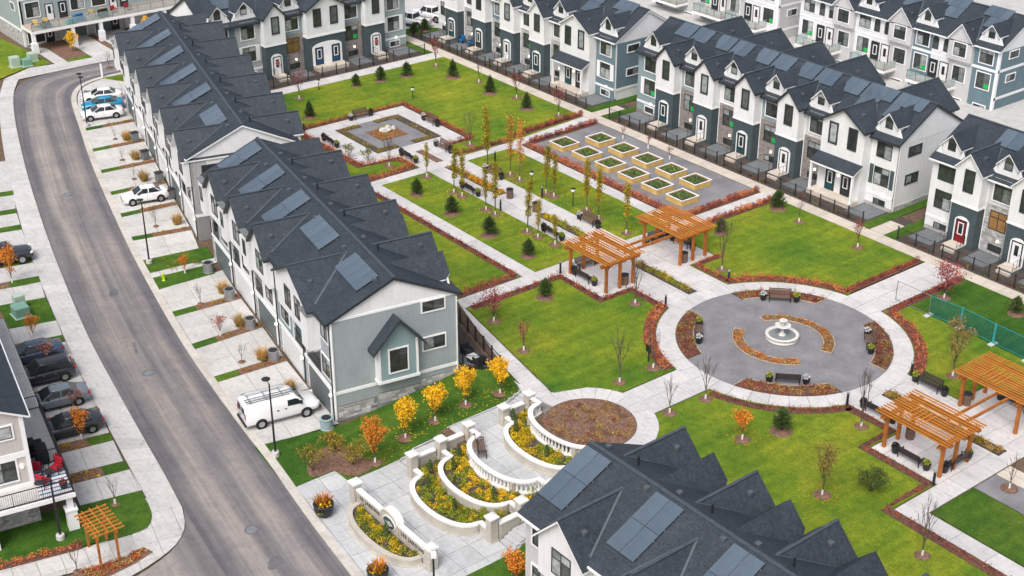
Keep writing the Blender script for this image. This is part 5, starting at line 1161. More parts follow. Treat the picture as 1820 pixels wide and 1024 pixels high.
for x in (-2.62, 2.42):
    cu = bpy.data.curves.new('lettering', 'FONT'); cu.body = 'LES JARDINS'; cu.size = .38; cu.extrude = .012; cu.align_x = 'CENTER'; cu.space_character = 1.25
    to = bpy.data.objects.new('tmp', cu); COL.objects.link(to); dg = bpy.context.evaluated_depsgraph_get(); me = bpy.data.meshes.new_from_object(to.evaluated_get(dg)); bpy.data.objects.remove(to)
    me.materials.clear(); me.materials.append(MAT['metal_black']); o = link('lettering', me, e, (x,-.145,-1.0), 0, PI/2)
for x, s_ in ((-4.45,'left'),(4.3,'right')):
    MB().box(x-.3,x+.3,-.3,.3,-1.9,-.18).build('end_pier', MAT['cast_stone'], e); b = MB(); b.box(x-.38,x+.38,-.38,.38,-.18,-.04); b.add([(x-.38,-.38,-.04),(x+.38,-.38,-.04),(x+.38,.38,-.04),(x-.38,.38,-.04),(x,0,.1)],[(0,1,4),(1,2,4),(2,3,4),(3,0,4)]); b.build('cap', MAT['cast_cap'], e)
SB = [(-3.75,-36.8)]+[(-.15-3.55*math.cos(PI*i/20), -36.85-1.65*math.sin(PI*i/20)**.75) for i in range(1,20)]+[(3.45,-36.8)]
e2 = thing('planter_wall', 'low curved planter wall in front of the name wall', 'wall')
fixn(wallmesh(SB, .26, -1.9, -1.38).build('wall', MAT['cast_stone'], e2)); fixn(wallmesh(SB, .34, -1.38, -1.26).build('coping', MAT['cast_stone'], e2)); fixn(wallmesh(SB, .5, -1.9, -1.72).build('footing', MAT['cast_stone'], e2))
fill('planting_bed', SB, -1.9, -1.42, 'mulch_dark')
# ---------------------------------------------------------------- pergolas
def pergola(label, cx, sgn):
    """two slatted shelters joined by long beams over the axis walk"""
    e = thing('pergola', label, 'pergola', group='cedar pergolas across the park axis')
    mp = cached('ppost', lambda: MB().box(-.11,.11,-.11,.11,0,2.55).mesh('post',[MAT['cedar']]))
    x0, x1 = cx-2.3, cx+2.3
    for s in (-1, 1):
        ys = (s*2.75, s*4.25, s*5.75)
        for x in (x0, x1):
            for y in ys: link('post', mp, e, (x,y,0)); 
        for x in (x0+.9, x1-.9):
            for y in (ys[0], ys[2]): pass
        for x in (x0,x1):
            for d in (-.1,.1): link('beam', cached('pb1', lambda: MB().box(-.035,.035,-2.15,2.15,-.12,.12).mesh('beam',[MAT['cedar']])), e, (x+d,s*4.25,2.55))
        for y in ys:
            for d in (-.1, .1): link('cross_beam', cached('pb2', lambda: MB().box(-2.9,2.9,-.03,.03,-.1,.1).mesh('cross_beam',[MAT['cedar']])), e, (cx,y+d,2.72))
        rm = cached('raft', lambda: MB().box(-.028,.028,-2.2,2.2,-.08,.08).mesh('rafter',[MAT['cedar_light']]))
        pm = cached('purl', lambda: MB().box(-2.95,2.95,-.02,.02,-.05,.05).mesh('rafter',[MAT['cedar_light']]))
        for i in range(15): link('rafter', pm, e, (cx, s*4.25-2.1+i*4.2/14, 2.93))
        for i in range(5): link('batten', cached('batt', lambda: MB().box(-.03,.03,-.95,.95,-.03,.03).mesh('batten',[MAT['cedar_light']])), e, (cx-1.2+i*.35, s*4.25-.6, 3.01))
        for x in (x0, x1):
            for y, d in ((ys[0],1),(ys[2],-1)):
                b = MB(); b.beam((x,y,1.95),(x,y+s*d*.5,2.5),.09,.09); b.build('brace', MAT['cedar'], e)
    for x in (cx+.6, cx+1.5): link('link_beam', cached('plb', lambda: MB().box(-.05,.05,-3.1,3.1,-.11,.11).mesh('link_beam',[MAT['cedar']])), e, (x,0,2.62))
pergola('orange cedar pergola pair spanning the walk north of the fountain circle', -16.75, -1)
pergola('orange cedar pergola pair at the right edge, south of the fountain circle', 16.75, 1)
e = thing('trellis_arch', 'small orange cedar trellis over the footpath at the bottom left corner', 'trellis')
for x, y in ((-8.35,-52.85),(-8.35,-51.65),(-10.9,-52.6),(-10.9,-51.4)): MB().box(x-.07,x+.07,y-.07,y+.07,ZS,.55).build('post', MAT['cedar'], e)
for y in (-52.75,-51.5): MB().beam((-11.2,y,.6),(-8.1,y-.1,.6),.07,.16).build('beam', MAT['cedar'], e)
for i in range(8): MB().beam((-11.05+i*.4,-53.15,.74),(-11.05+i*.4,-51.05,.74),.05,.12).build('slat', MAT['cedar_light'], e)
for i in range(3): MB().beam((-11.2,-52.6+i*.5,.83),(-8.1,-52.65+i*.5,.83),.04,.05).build('batten', MAT['cedar_light'], e)
# ---------------------------------------------------------------- planter boxes
def planter(x, y, lab):
    e = thing('planter_box', lab, 'planter', (x,y,0), group='square timber planter boxes on the gravel yard'); a = 1.12
    for zz in (0, 1, 2):
        for sx, sy, L, r in ((0,-1,0,0),(0,1,0,0),(-1,0,0,1),(1,0,0,1)):
            me = cached(('plank',r), lambda r=r: (MB().box(-a,a,-.04,.04,0,.175) if r == 0 else MB().box(-.04,.04,-a+.08,a-.08,0,.175)).mesh('plank',[MAT['pine_board']]))
            link('plank', me, e, (sx*(a-.04), sy*(a-.04), zz*.18))
    fn = lambda u,v,w: (u,v,w)
    MB().ring(rect(-a-.03,a+.03,-a-.03,a+.03), rect(-a+.085,a-.085,-a+.085,a-.085), fn, .54, .575).build('rim', MAT['white_trim'], e)
    MB().box(-a+.08,a-.08,-a+.08,a-.08,.3,.44).build('soil', MAT['mulch_dark'], e)
    return e
FR = [(-41.9,12.6),(-38.35,12.65),(-34.75,12.65),(-31.3,12.65),(-27.85,12.65),(-24.4,12.65)]; BK = [(-40.5,16.35),(-36.9,16.35),(-33.3,16.35),(-29.8,16.35),(-26.4,16.35)]
PLN = []
for i, (x, y) in enumerate(FR): PLN.append(planter(x, y, 'timber planter box in the front row, %s from the left' % ['first','second','third','fourth','fifth','sixth'][i]))
for i, (x, y) in enumerate(BK): PLN.append(planter(x, y, 'timber planter box in the row beside the house walk, %s from the left' % ['first','second','third','fourth','fifth'][i]))
# ---------------------------------------------------------------- fountain and round beds
e = thing('fountain', 'white tiered stone fountain in the middle of the round plaza', 'fountain', (-.25,.1,0), sc=(.88,.88,.78))
MB().lathe([(1.42,0),(1.48,.08),(1.38,.16),(1.36,.36),(1.50,.44),(1.50,.54),(1.22,.54),(1.18,.2),(0,.2)],40).build('basin', MAT['fountain_stone'], e, True)
MB().sheet(arc(0,0,1.21,0,360,32)[:-1], .42).build('water', MAT['water'], e)
MB().lathe([(.34,.2),(.34,.5),(.2,.56),(.13,.85),(.18,1.0),(.11,1.15),(.26,1.3)],16).build('pedestal', MAT['fountain_stone'], e, True)
MB().lathe([(.3,1.3),(.66,1.42),(.72,1.5),(.66,1.5),(.3,1.42),(0,1.42)],28).build('upper_bowl', MAT['fountain_stone'], e, True)
MB().lathe([(.13,1.42),(.1,1.7),(.14,1.9),(.34,2.0),(.37,2.06),(.3,2.06),(0,2.0)],20).build('top_bowl', MAT['fountain_stone'], e, True)
MB().lathe([(.06,2.0),(.09,2.12),(.03,2.25),(0,2.3)],10).build('finial', MAT['fountain_stone'], e, True)
RB = []
for a0, a1 in ((18,161),(205,332)):
    P = arc(0,0,3.95,a0,a1,26)+arc(0,0,3.1,a0,a1,26)[::-1]
    o = fill('flower_bed', P, -.03, .05, 'mulch'); fixn(wallmesh(P+[P[0]], .07, 0, .09).build('edging', MAT['edging'], o)); RB.append((P,'bed_tan'))
for c in (135, 45, 225, 315):
    P = arc(0,0,8.36,c-28,c+28,16)+arc(0,0,7.0,c-25,c+25,14)[::-1]
    o = fill('flower_bed', P, -.03, .05, 'mulch_red'); fixn(wallmesh(P[17:]+[P[0]], .07, 0, .09).build('edging', MAT['edging'], o)); RB.append((P,'bed_olive'))
# boulder feature of the square court
e = thing('boulder_cairn', 'pale boulder with moss on top in the square court', 'boulder', (-57.2,.5,0), sc=(.8,.8,.7))
bm = bmesh.new()
def rock(name, x, y, z, r, mat, parent):
    bm = bmesh.new(); bmesh.ops.create_icosphere(bm, subdivisions=3, radius=1)
    for v in bm.verts:
        n = v.co.normalized(); q = 1+.18*math.sin(n.x*4+x*3)+.14*math.sin(n.y*5.1+y*7)+.1*math.sin(n.z*6+1)
        v.co = Vector((n.x*r[0]*q, n.y*r[1]*q, max(-.2, n.z*r[2]*q)))
    me = bpy.data.meshes.new(name); bm.to_mesh(me); bm.free(); me.materials.append(MAT[mat]); return link(name, me, parent, (x,y,z))
rock('stone', 0,0,.2,(.75,.9,.62),'boulder',e); rock('stone', .5,-.5,.15,(.5,.45,.42),'boulder',e); rock('stone', .2,.9,.15,(.5,.5,.4),'boulder',e); rock('moss', -.05,.05,.72,(.42,.5,.18),'leaf_bush',e)
# ---------------------------------------------------------------- benches, pots, bins, bollards, lamps
def bench(x, y, rz, lab, z=0, dark=False):
    """seat of slats, slatted back, two end frames; sitter faces local -y"""
    e = thing('bench', lab, 'bench', (x,y,z), R(rz), group='park benches'); m = MAT['bench_dark' if dark else 'bench_wood']
    for i in range(4): link('seat_slat', cached(('ss',dark), lambda: MB().box(-.92,.92,-.05,.05,-.02,.02).mesh('seat_slat',[m])), e, (0,-.22+i*.135,.44))
    for i in range(4): link('back_slat', cached(('bs',dark), lambda: MB().box(-.92,.92,-.018,.018,-.05,.05).mesh('back_slat',[m])), e, (0,.27+i*.03,.56+i*.125))
    def fr():
        b = MB(); b.beam((0,-.26,0),(0,-.26,.62),.06,.05); b.beam((0,.24,0),(0,.40,1.0),.06,.05); b.beam((0,-.28,.42),(0,.28,.42),.05,.05); b.beam((0,-.3,.63),(0,.3,.63),.06,.04); return b.mesh('end_frame',[MAT['metal_black']])
    for sx in (-.86, .86): link('end_frame', cached('bfr', fr), e, (sx,0,0))
def pot(x, y, lab, z=0, plant='bed_green', sc=1.0, light=False):
    e = thing('plant_pot', lab, 'pot', (x,y,z), 0, 'pots beside the benches', sc)
    link('pot', cached('pot', lambda: MB().lathe([(.17,0),(.22,.1),(.27,.4),(.3,.5),(.3,.54),(.25,.54),(.24,.46),(0,.46)],14).mesh('pot',[MAT['metal_black']],True)), e)
    link('plant', cached(('potp',plant), lambda: leafblob(70,.3,.3,.24,.09,(0,0,.62)).mesh('plant',[MAT[plant]])), e)
def leafblob(n, rx, ry, rz, s, c, seed=None, base=None):
    rnd = random.Random(seed if seed is not None else n); b = MB()
    for _ in range(n):
        while True:
            p = Vector((rnd.uniform(-1,1),rnd.uniform(-1,1),rnd.uniform(-1,1)))
            if .25 < p.length < 1: break
        leaf(b, (c[0]+p.x*rx, c[1]+p.y*ry, c[2]+p.z*rz), s*rnd.uniform(.7,1.3), rnd)
    return b
def leaf(b, p, s, rnd, mi=0):
    a = rnd.uniform(0,2*PI); t = rnd.uniform(-.9,.9); d = Vector((math.cos(a)*math.cos(t), math.sin(a)*math.cos(t), math.sin(t)))
    q = d.orthogonal().normalized(); q.rotate(Matrix.Rotation(rnd.uniform(0,2*PI), 3, d)); r_ = d.cross(q); p = Vector(p)
    b.add([p-q*s, p+r_*s*.6, p+q*s, p-r_*s*.6], [(0,1,2,3)], mi)
def bin_(x, y, lab):
    e = thing('litter_bin', lab, 'bin', (x,y,0), group='octagonal litter bins')
    link('body', cached('binb', lambda: MB().lathe([(.3,0),(.33,.05),(.34,.85),(.3,.9)],8).mesh('body',[MAT['bench_wood']])), e); link('lid', cached('binl', lambda: MB().lathe([(.36,.9),(.36,.96),(.1,1.05),(0,1.05)],8).mesh('lid',[MAT['metal_black']])), e)
def bollard(x, y, lab):
    e = thing('bollard_light', lab, 'bollard', (x,y,0), group='black bollard lights')
    link('shaft', cached('bol', lambda: MB().lathe([(.12,0),(.1,.04),(.09,.95),(.09,1.0)],10).mesh('shaft',[MAT['metal_black']])), e); link('head', cached('bolh', lambda: MB().lathe([(.105,1.0),(.105,1.12),(.06,1.16),(0,1.16)],10).mesh('head',[MAT['metal_grey']])), e)
def globe_lamp(x, y, h, lab):
    e = thing('path_lamp', lab, 'lamp', (x,y,0), group='globe path lamps')
    MB().lathe([(.1,0),(.08,.05),(.05,.1),(.05,h-.35)],10).build('post', MAT['metal_black'], e)
    b = MB(); b.lathe([(.06,h-.35),(.17,h-.28),(.21,h-.15),(.17,h-.02),(.08,h+.02),(0,h+.02)],14); b.build('globe', MAT['globe'], e, True); MB().lathe([(.22,h),(.2,h+.05),(.05,h+.12),(0,h+.12)],14).build('cap', MAT['metal_black'], e)
D2 = 45
def pots2(x, y, dx, dy, lab, p1='bed_green', p2='cushion'):
    pot(x+dx, y+dy, 'far-end pot of ' + lab, plant=p1); pot(x-dx, y-dy, 'near-end pot of ' + lab, plant=p2)
CR = 6.55
for a, rz, nm in ((135,45,'the bench on the north-east rim of the round plaza'),(45,-45,'the bench on the right rim of the round plaza'),(225,135,'the bench on the left rim of the round plaza'),(315,225,'the bench on the near rim of the round plaza')):
    x, y = CR*math.cos(R(a)), CR*math.sin(R(a)); bench(x, y, rz, 'wood slat bench on' + nm[12:], dark=a == 315)
    dx, dy = 1.35*math.cos(R(rz)), 1.35*math.sin(R(rz)); pots2(x, y, dx, dy, nm)
for x, y, rz, nm, dk in ((-62.1,.5,90,'bench on the far side of the square court',0),(-56.1,5.55,0,'bench on the right side of the square court',0),(-57.5,-6.2,180,'bench on the left side of the square court',1),(-49.0,2.2,0,'bench at the court exit on the right of the axis walk',0),(-49.0,-2.1,180,'bench at the court exit on the left of the axis walk',1),
    (-25.8,2.1,0,'bench on the right of the axis walk before the pergola',0),(-25.8,-2.15,180,'bench on the left of the axis walk before the pergola',1),(-40.3,2.1,0,'bench on the right of the axis walk near the court',0),(-38.4,-2.15,180,'bench on the left of the axis walk near the court',1),
    (-17.4,-5.6,180,'bench along the outer edge inside the left pergola',1),(-19.15,-4.0,90,'bench at the back of the left pergola',0),(-19.15,4.5,90,'bench at the back of the right pergola',1),(-17.2,5.7,0,'bench along the outer edge of the right pergola',1),
    (16.7,-5.75,180,'bench along the lawn edge of the near pergola',1),(18.9,-3.7,-90,'bench across the near end of the nearest pergola',1),(11.6,-2.9,180,'bench beside the walk just before the near pergola',1),(11.6,3.0,0,'bench by the walk before the right edge pergola',1),(17,5.8,0,'bench inside the far right edge pergola',1)):
    bench(x, y, rz, 'wooden ' + nm, dark=bool(dk))
    dx, dy = 1.3*math.cos(R(rz)), 1.3*math.sin(R(rz)); pots2(x, y, dx, dy, 'the ' + nm, 'fabric_black', 'bed_green' if dk else 'cushion')
bench(-2.75, -27.45, 150, 'small wooden bench on the middle garden terrace', -.6)
for x, y, nm in ((-34.9,0,'brown litter bin at the end of the long yellow bed'),(-30.9,0,'brown litter bin behind the short yellow bed'),(-14.7,-3.45,'dark litter bin under the left pergola'),(-14.7,3.45,'dark litter bin under the right pergola'),(14.6,3.3,'dark litter bin under the pergola at the right edge'),(14.9,-3.5,'dark litter bin under the near pergola')): bin_(x, y, nm)
for x, y, nm in ((-33.1,-2.5,'on the left lawn edge mid axis'),(-33.1,2.5,'on the right lawn edge mid axis'),(-19.6,-6.4,'at the outer corner of the left pergola'),(-9.6,-3.55,'left of the entrance to the round plaza'),(-9.6,3.75,'right of the entrance to the round plaza'),(9.4,-3.6,'near the lower rim of the round walk'),(9.55,3.5,'on the right rim of the round walk'),(19.35,-6.75,'at the corner of the near pergola by the crossing'),(-62.2,-6.6,'at the far left corner of the square court'),(-43,4.4,'on the lawn behind the orange aspens')): bollard(x, y, 'black bollard light ' + nm)
for x, y, h, nm in ((-72.85,1.6,1.2,'white globe lamp at the back of the north lawn by the walk'),(-63.8,8.5,1.3,'white globe lamp behind the corner of the square court'),(-36.05,3.6,1.4,'globe lamp among the aspens on the right lawn'),(-29.7,3.5,1.8,'tall globe lamp on the right lawn nearer the pergola')): globe_lamp(x, y, h, nm)
e = thing('info_board', 'black info board on a post by the round walk', 'sign', (-3.98,-10.65,0)); MB().box(-.04,.04,-.04,.04,0,1.1).build('post', MAT['metal_black'], e); MB().box(-.3,.3,-.05,-.02,.85,1.45).build('board', MAT['metal_black'], e)
def street_lamp(x, y, rz, lab, h=5.9, heads=2, z=ZS, flood=False):
    e = thing('street_lamp', lab, 'street lamp', (x,y,z), R(rz), group='street lamps')
    MB().lathe([(.28,-.1),(.28,.35),(.24,.4),(0,.4)],12).build('footing', MAT['concrete'], e)
    b = MB(); b.tube((0,0,.4),(0,0,h),.085,.055,8); b.build('pole', MAT['metal_black'], e)
    for s in ((-1,1) if heads == 2 else (-1,)):
        b = MB(); b.tube((0,0,h-.05),(s*.45,0,h),.035,.03,6); b.build('arm', MAT['metal_black'], e)
        if flood: MB().box(s*.35-.2,s*.35+.2,-.16,.16,h-.05,h+.2).build('lamp_head', MAT['lamp_clear'], e, bevel=.03)
        else: MB().lathe([(.1,0),(.3,.03),(.32,.08),(.2,.13),(0,.14)],12).build('lamp_head', MAT['metal_black'], e, loc=(s*.68,0,h-.04))
street_lamp(-82.7,-22.5,-14,'tall black double-headed street lamp by the white parked car'); street_lamp(-46.5,-31.9,-12,'black street lamp on the grass strip halfway along the street', heads=1); street_lamp(-12.65,-38.1,-10,'black street lamp beside the white van', heads=1); street_lamp(9.3,-39.8,-30,'thin street lamp with two white heads in front of the name wall', flood=True)
street_lamp(-12.8,-53.7,80,'slim black lamp beside the beige house balcony', 4.6, 1)
def big_pot(x, y, lab, k_):
    e = thing('flower_pot', lab, 'pot', (x,y,ZS)); MB().lathe([(.35,0),(.55,.2),(.66,.55),(.64,.85),(.7,.9),(.7,.95),(.58,.95),(0,.85)],18).build('pot', MAT['metal_black'], e, True)
    rnd = random.Random(k_); b = MB()
    for i in range(90):
        a = rnd.uniform(0,2*PI); t = rnd.uniform(.15,1); d = Vector((math.cos(a)*t*.75, math.sin(a)*t*.75, rnd.uniform(.5,1.1))); p = Vector((d.x*.4,d.y*.4,.85)); q = p+d*.75; s = Vector((-math.sin(a),math.cos(a),0))*.05; b.add([p-s*.5,p+s*.5,(p+q)/2+s,q,(p+q)/2-s],[(0,1,2,3,4)])
    b.build('foliage', MAT['bronze'], e); leafblob(60,.6,.6,.2,.12,(0,0,1.0),k_).build('flowers', MAT['leaf_yellow'], e); leafblob(40,.25,.25,.35,.13,(.3,-.4,.65),k_+1).build('trailing_leaves', MAT['leaf_bush'], e)
big_pot(-4.6,-39.0,'black pot of bronze and orange foliage left of the name wall',3); big_pot(3.3,-39.9,'black pot of bronze foliage at the bottom edge below the name wall',4)
# construction mesh fence
e = thing('mesh_fence', 'temporary fence with teal mesh across the right lawn', 'fence')
P = [(1.2,12.2),(4.5,12.2),(7.3,12.5),(10.5,12.3),(13.6,12.2),(16.8,12.0)]
for p in P: MB().tube((*p,0),(*p,1.85),.03,.03,6).build('post', MAT['metal_grey'], e); MB().box(p[0]-.2,p[0]+.2,p[1]-.45,p[1]+.45,.02,.09).build('foot', MAT['cushion'], e)
for i in range(1, len(P)-1):
    p, q = P[i], P[i+1]; b = MB(); n = 26
    for j in range(n+1):
        t = j/n; x, y = p[0]+(q[0]-p[0])*t, p[1]+(q[1]-p[1])*t; b.box(x-.010,x+.010,y-.004,y+.004,.12,1.75)
    for j in range(14): z = .12+j*1.63/13; b.beam((*p,z),(*q,z),.009,.02)
    b.build('mesh_panel', MAT['mesh_teal'], e)
for i in range(len(P)-1):
    for z in (.15, 1.8): MB().tube((*P[i],z),(*P[i+1],z),.022,.022,5).build('rail', MAT['metal_grey'] if i == 0 else MAT['teal_post'], e)
for i in (2,3): MB().box(P[i][0]-.09,P[i][0]+.09,P[i][1]-.02,P[i][1]+.02,.1,1.8).build('mesh_overlap', MAT['teal_post'], e)
# manholes, utility cabinets, hydrant, bins by the garages
for x, y, nm in ((-65.9,-31.6,'manhole cover at the far end of the street'),(-28.8,-40.2,'manhole cover ringed by a dark patch mid street'),(-6.2,-43.5,'small manhole cover near the junction')):
    e = thing('manhole_cover', nm, 'manhole', (x,y,ZS-.06)); MB().lathe([(.5,.008),(0,.012)],20).build('patch', MAT['asphalt_patch'], e); MB().lathe([(.36,.014),(.34,.022),(0,.024)],20).build('lid', MAT['metal_grey'], e)
e = thing('transformer_box', 'pale green transformer box on the grass by the left driveways', 'utility box', (-43.9,-44.6,ZS)); MB().box(-.65,.65,-.6,.6,0,.95).build('cabinet', MAT['util_green'], e, bevel=.05); MB().box(-.75,.75,-.7,.7,0,.12).build('base', MAT['util_pale'], e)
e = thing('utility_box', 'taller pale utility cabinet behind the transformer box', 'utility box', (-45.2,-44.2,ZS)); MB().box(-.35,.35,-.45,.45,0,1.3).build('cabinet', MAT['util_pale'], e, bevel=.03)
for x, y, h, m_, nm in ((-108.1,-21.2,1.3,'util_pale','slim pale utility cabinet in the top left corner'),(-107.6,-19.9,.9,'util_green','green domed transformer box by the top left terrace'),(-109,-18.6,1.1,'util_pale','grey utility cabinet beside the green transformer, top left')):
    e = thing('utility_box', nm, 'utility box', (x,y,ZS)); MB().box(-.5,.5,-.55,.55,0,h).build('cabinet', MAT[m_], e, bevel=.06); MB().box(-.6,.6,-.65,.65,0,.1).build('base', MAT['util_pale'], e)
e = thing('fire_hydrant', 'lime green fire hydrant on the grass strip by the street', 'hydrant', (-42.5,-32.4,ZS)); MB().lathe([(.16,0),(.16,.06),(.1,.08),(.1,.55),(.14,.56),(.14,.62),(.08,.74),(.03,.82),(0,.82)],10).build('body', MAT['hydrant'], e, True); b = MB(); b.tube((-.2,0,.42),(.2,0,.42),.06,.06,8); b.tube((0,-.19,.38),(0,0,.38),.07,.07,8); b.build('nozzles', MAT['hydrant'], e)
e = thing('entry_post', 'white marker post at the street corner by the parking court', 'post', (-97.6,-14.3,ZS)); MB().box(-.18,.18,-.06,.06,0,1.7).build('post', MAT['white_trim'], e)
def ac(x, y, lab, mat='metal_grey'):
    e = thing('air_conditioner', lab, 'air conditioner', (x,y,ZS), group='round units beside the garages')
    MB().lathe([(.5,0),(.5,.06),(.46,.08),(.46,.82),(.5,.84),(.5,.9),(.42,.92),(0,.88)],20).build('housing', MAT[mat], e); MB().lathe([(.36,.925),(0,.93)],16).build('fan_grille', MAT['metal_black'], e)
for i, (x, y) in enumerate([(-41.7,-28.5),(-36,-29.4),(-30.3,-30.5),(-24.5,-31.6)]): ac(x, y, 'round grey cooling unit by the grey terrace, %s garage from the van' % ['fifth','fourth','third','second'][i])
ac(-13.5,-33.4,'pale round unit at the house corner beside the white van','bin_pale')
for i, (x, y) in enumerate([(-75.2,-20.2),(-69.6,-21.6),(-63.2,-23.0),(-58.6,-24.0)]):
    e = thing('wheelie_bin', 'dark wheelie bin by a garage of the upper left terrace, %s from the parked cars' % ['first','second','third','fourth'][i], 'bin', (x,y,ZS)); MB().box(-.32,.32,-.36,.36,.08,1.0).build('body', MAT['bin_grey'], e, bevel=.04); MB().box(-.35,.35,-.4,.4,1.0,1.08).build('lid', MAT['metal_black'], e)
# patio by the grey terrace corner, with dining set
pc = TERR1.e
fence = thing('metal_fence', 'black metal fence round the patio at the corner of the grey terrace', 'fence')
def mfence(e, pts, st=1.7, h=1.2, z=0):
    for p, q in zip(pts, pts[1:]):
        p, q = Vector((*p,z)), Vector((*q,z)); n = max(1, round((q-p).length/st))
        for i in range(n+1): c = p.lerp(q, i/n); MB().box(c.x-.05,c.x+.05,c.y-.05,c.y+.05,z,z+h+.08).build('post', MAT['metal_black'], e)
        b = MB(); r_ = MB(); 
        for zz in (.15, h-.05): r_.beam((p.x,p.y,z+zz),(q.x,q.y,z+zz),.04,.04)
        m_ = int((q-p).length/.13)
        for i in range(m_): c = p.lerp(q, (i+.5)/m_); b.tube((c.x,c.y,z+.15),(c.x,c.y,z+h-.05),.0085,None,3,cap=False)
        r_.build('rail', MAT['metal_black'], e); b.build('pickets', MAT['metal_black'], e)
mfence(fence, [(-11.8,-22.4),(-9.9,-20.3),(-22.5,-17.1)])
sheet('patio', [(-12.1,-22.3),(-10.0,-20.4),(-22.4,-17.4),(-22.6,-19.9)], .0, 'mulch_dark')
sheet('patio', [(-12.4,-22.1),(-11.0,-20.8),(-14.6,-20.1),(-15,-21.6)], .03, 'patio_slab', .08)
e = thing('patio_table', 'small dark table with pale top on the corner patio', 'table', (-12.2,-21.2,.03)); MB().box(-.4,.4,-.4,.4,.42,.46).build('top', MAT['cushion'], e); MB().box(-.3,.3,-.3,.3,0,.42).build('base', MAT['wicker'], e)
for i, (x, y) in enumerate([(-13.3,-20.9),(-11.5,-21.1)]):
    e = thing('patio_chair', ['black wicker armchair left of the patio table','black wicker armchair right of the patio table'][i], 'chair', (x,y,.03), R([90,-90][i])); MB().box(-.38,.38,-.38,.38,.1,.42).build('seat', MAT['wicker'], e); MB().box(-.38,.38,.28,.4,.42,.85).build('backrest', MAT['wicker'], e)
    for s in (-1,1): MB().box(s*.33-.06,s*.33+.06,-.38,.28,.42,.62).build('armrest', MAT['wicker'], e)
# balcony furniture, lower left
def bl(s, t, z=1.125): 
    p = on_row((-15.5,-53.95), 169.5, s, t); return (p[0], p[1], z)
o = MB().box(-1.9,1.5,-1.0,1.0,0,.012).build('rug', MAT['rug_stripes'], loc=bl(-.1,-1.05), rz=R(169.5)); tag(o, 'striped rug on the beige house balcony', 'rug')
def chair(p, rz, lab, mat, cat='chair'):
    e = thing('balcony_chair', lab, cat, p, R(rz)); MB().box(-.33,.33,-.32,.32,.3,.44).build('seat', MAT[mat], e, bevel=.03); MB().box(-.33,.33,.24,.36,.44,.95).build('backrest', MAT[mat], e, bevel=.03)
    for s in (-1,1):
        b = MB(); b.beam((s*.36,-.3,0),(s*.36,-.3,.62),.05,.05); b.beam((s*.36,.3,0),(s*.36,.3,.62),.05,.05); b.beam((s*.36,-.34,.62),(s*.36,.34,.62),.06,.05); b.build('arm_frame', MAT['metal_black'], e)
chair(bl(-.5,-.55), 200, 'red cushioned chair nearest the corner of the balcony', 'fabric_red'); chair(bl(1.3,-.45), 240, 'red cushioned chair by the balcony house wall', 'fabric_red'); chair(bl(.75,-1.6), 30, 'red cushioned chair by the street side rail of the balcony', 'fabric_red')
e = thing('patio_table', 'small low table among the red balcony chairs', 'table', bl(.4,-1.0)); MB().lathe([(.3,.4),(.3,.44),(0,.44)],14).build('top', MAT['wicker'], e); MB().lathe([(.2,0),(.05,.05),(.05,.4),(0,.4)],10).build('stem', MAT['metal_black'], e)
e = thing('grill', 'covered black barbecue on the beige house balcony', 'barbecue', bl(2.4,-1.0), R(169.5)); MB().box(-.55,.55,-.4,.4,0,.85).build('cover_skirt', MAT['fabric_black'], e, bevel=.06); MB().ext([(-.55,.85),(.55,.85),(.4,1.2),(-.4,1.2)], XZ, -.36,.36).build('cover_top', MAT['fabric_black'], e, bevel=.06)
e = thing('covered_chair', 'black covered patio furniture behind the barbecue', 'furniture', bl(3.6,-.8), R(169.5)); MB().box(-.6,.6,-.5,.5,0,.7).build('cover_skirt', MAT['fabric_black'], e, bevel=.1); MB().box(-.5,.5,.0,.5,.7,1.0).build('cover_top', MAT['fabric_black'], e, bevel=.08)
for i, (s, t) in enumerate(((-1.4,-1.6),(1.7,-1.85))): pot(*bl(s,t)[:2], ['red flower pot at the corner rail of the balcony','red flower pot behind the red chairs on the balcony'][i], 1.125, 'leaf_red', .9)
chair((-77.0,25.0,.07), 10, 'left of two blue chairs in a front garden at the top', 'plastic_blue'); chair((-75.4,25.1,.07), -15, 'right of two blue chairs in a front garden at the top', 'plastic_blue')
# balcony furniture, top left
def nb(s, o, z=1.12): return (-115.2+o, -17.2+s, z)
for i, (s, m_) in enumerate(((1.0,'yellow_chair'),(2.4,'yellow_chair'),(8.6,'yellow_chair'),(10.2,'yellow_chair'),(11.6,'red_chair'),(13.6,'red_chair'))):
    chair(nb(s,2.2), 70+i*9, ['first wooden chair from the left end of the top left balcony','second wooden chair from the left end of the top left balcony','left of two wooden chairs mid way along the top left balcony','right of two wooden chairs mid way along the top left balcony','left red chair on the top left balcony','right red chair on the top left balcony'][i], m_)
for i, (s, o_, m_, h) in enumerate(((2,3.0,'wicker',.6),(5.3,3.2,'plastic_teal',.45),(6.5,2.7,'plastic_blue',.8),(8.0,2.6,'cushion',.5),(9.8,2.9,'fabric_black',.9))):
    e = thing('balcony_furniture', ['black wicker sofa at the left end of the top left balcony','teal plastic tub on the top left balcony','blue covered item on the top left balcony','grey cushioned sofa on the top left balcony','dark covered barbecue on the top left balcony'][i], 'furniture', nb(s,o_)); MB().box(-.5,.5,-.6,.6,0,h).build('body', MAT[m_], e, bevel=.1); MB().box(.2,.5,-.5,.5,h,h+.25).build('back', MAT[m_], e, bevel=.05)
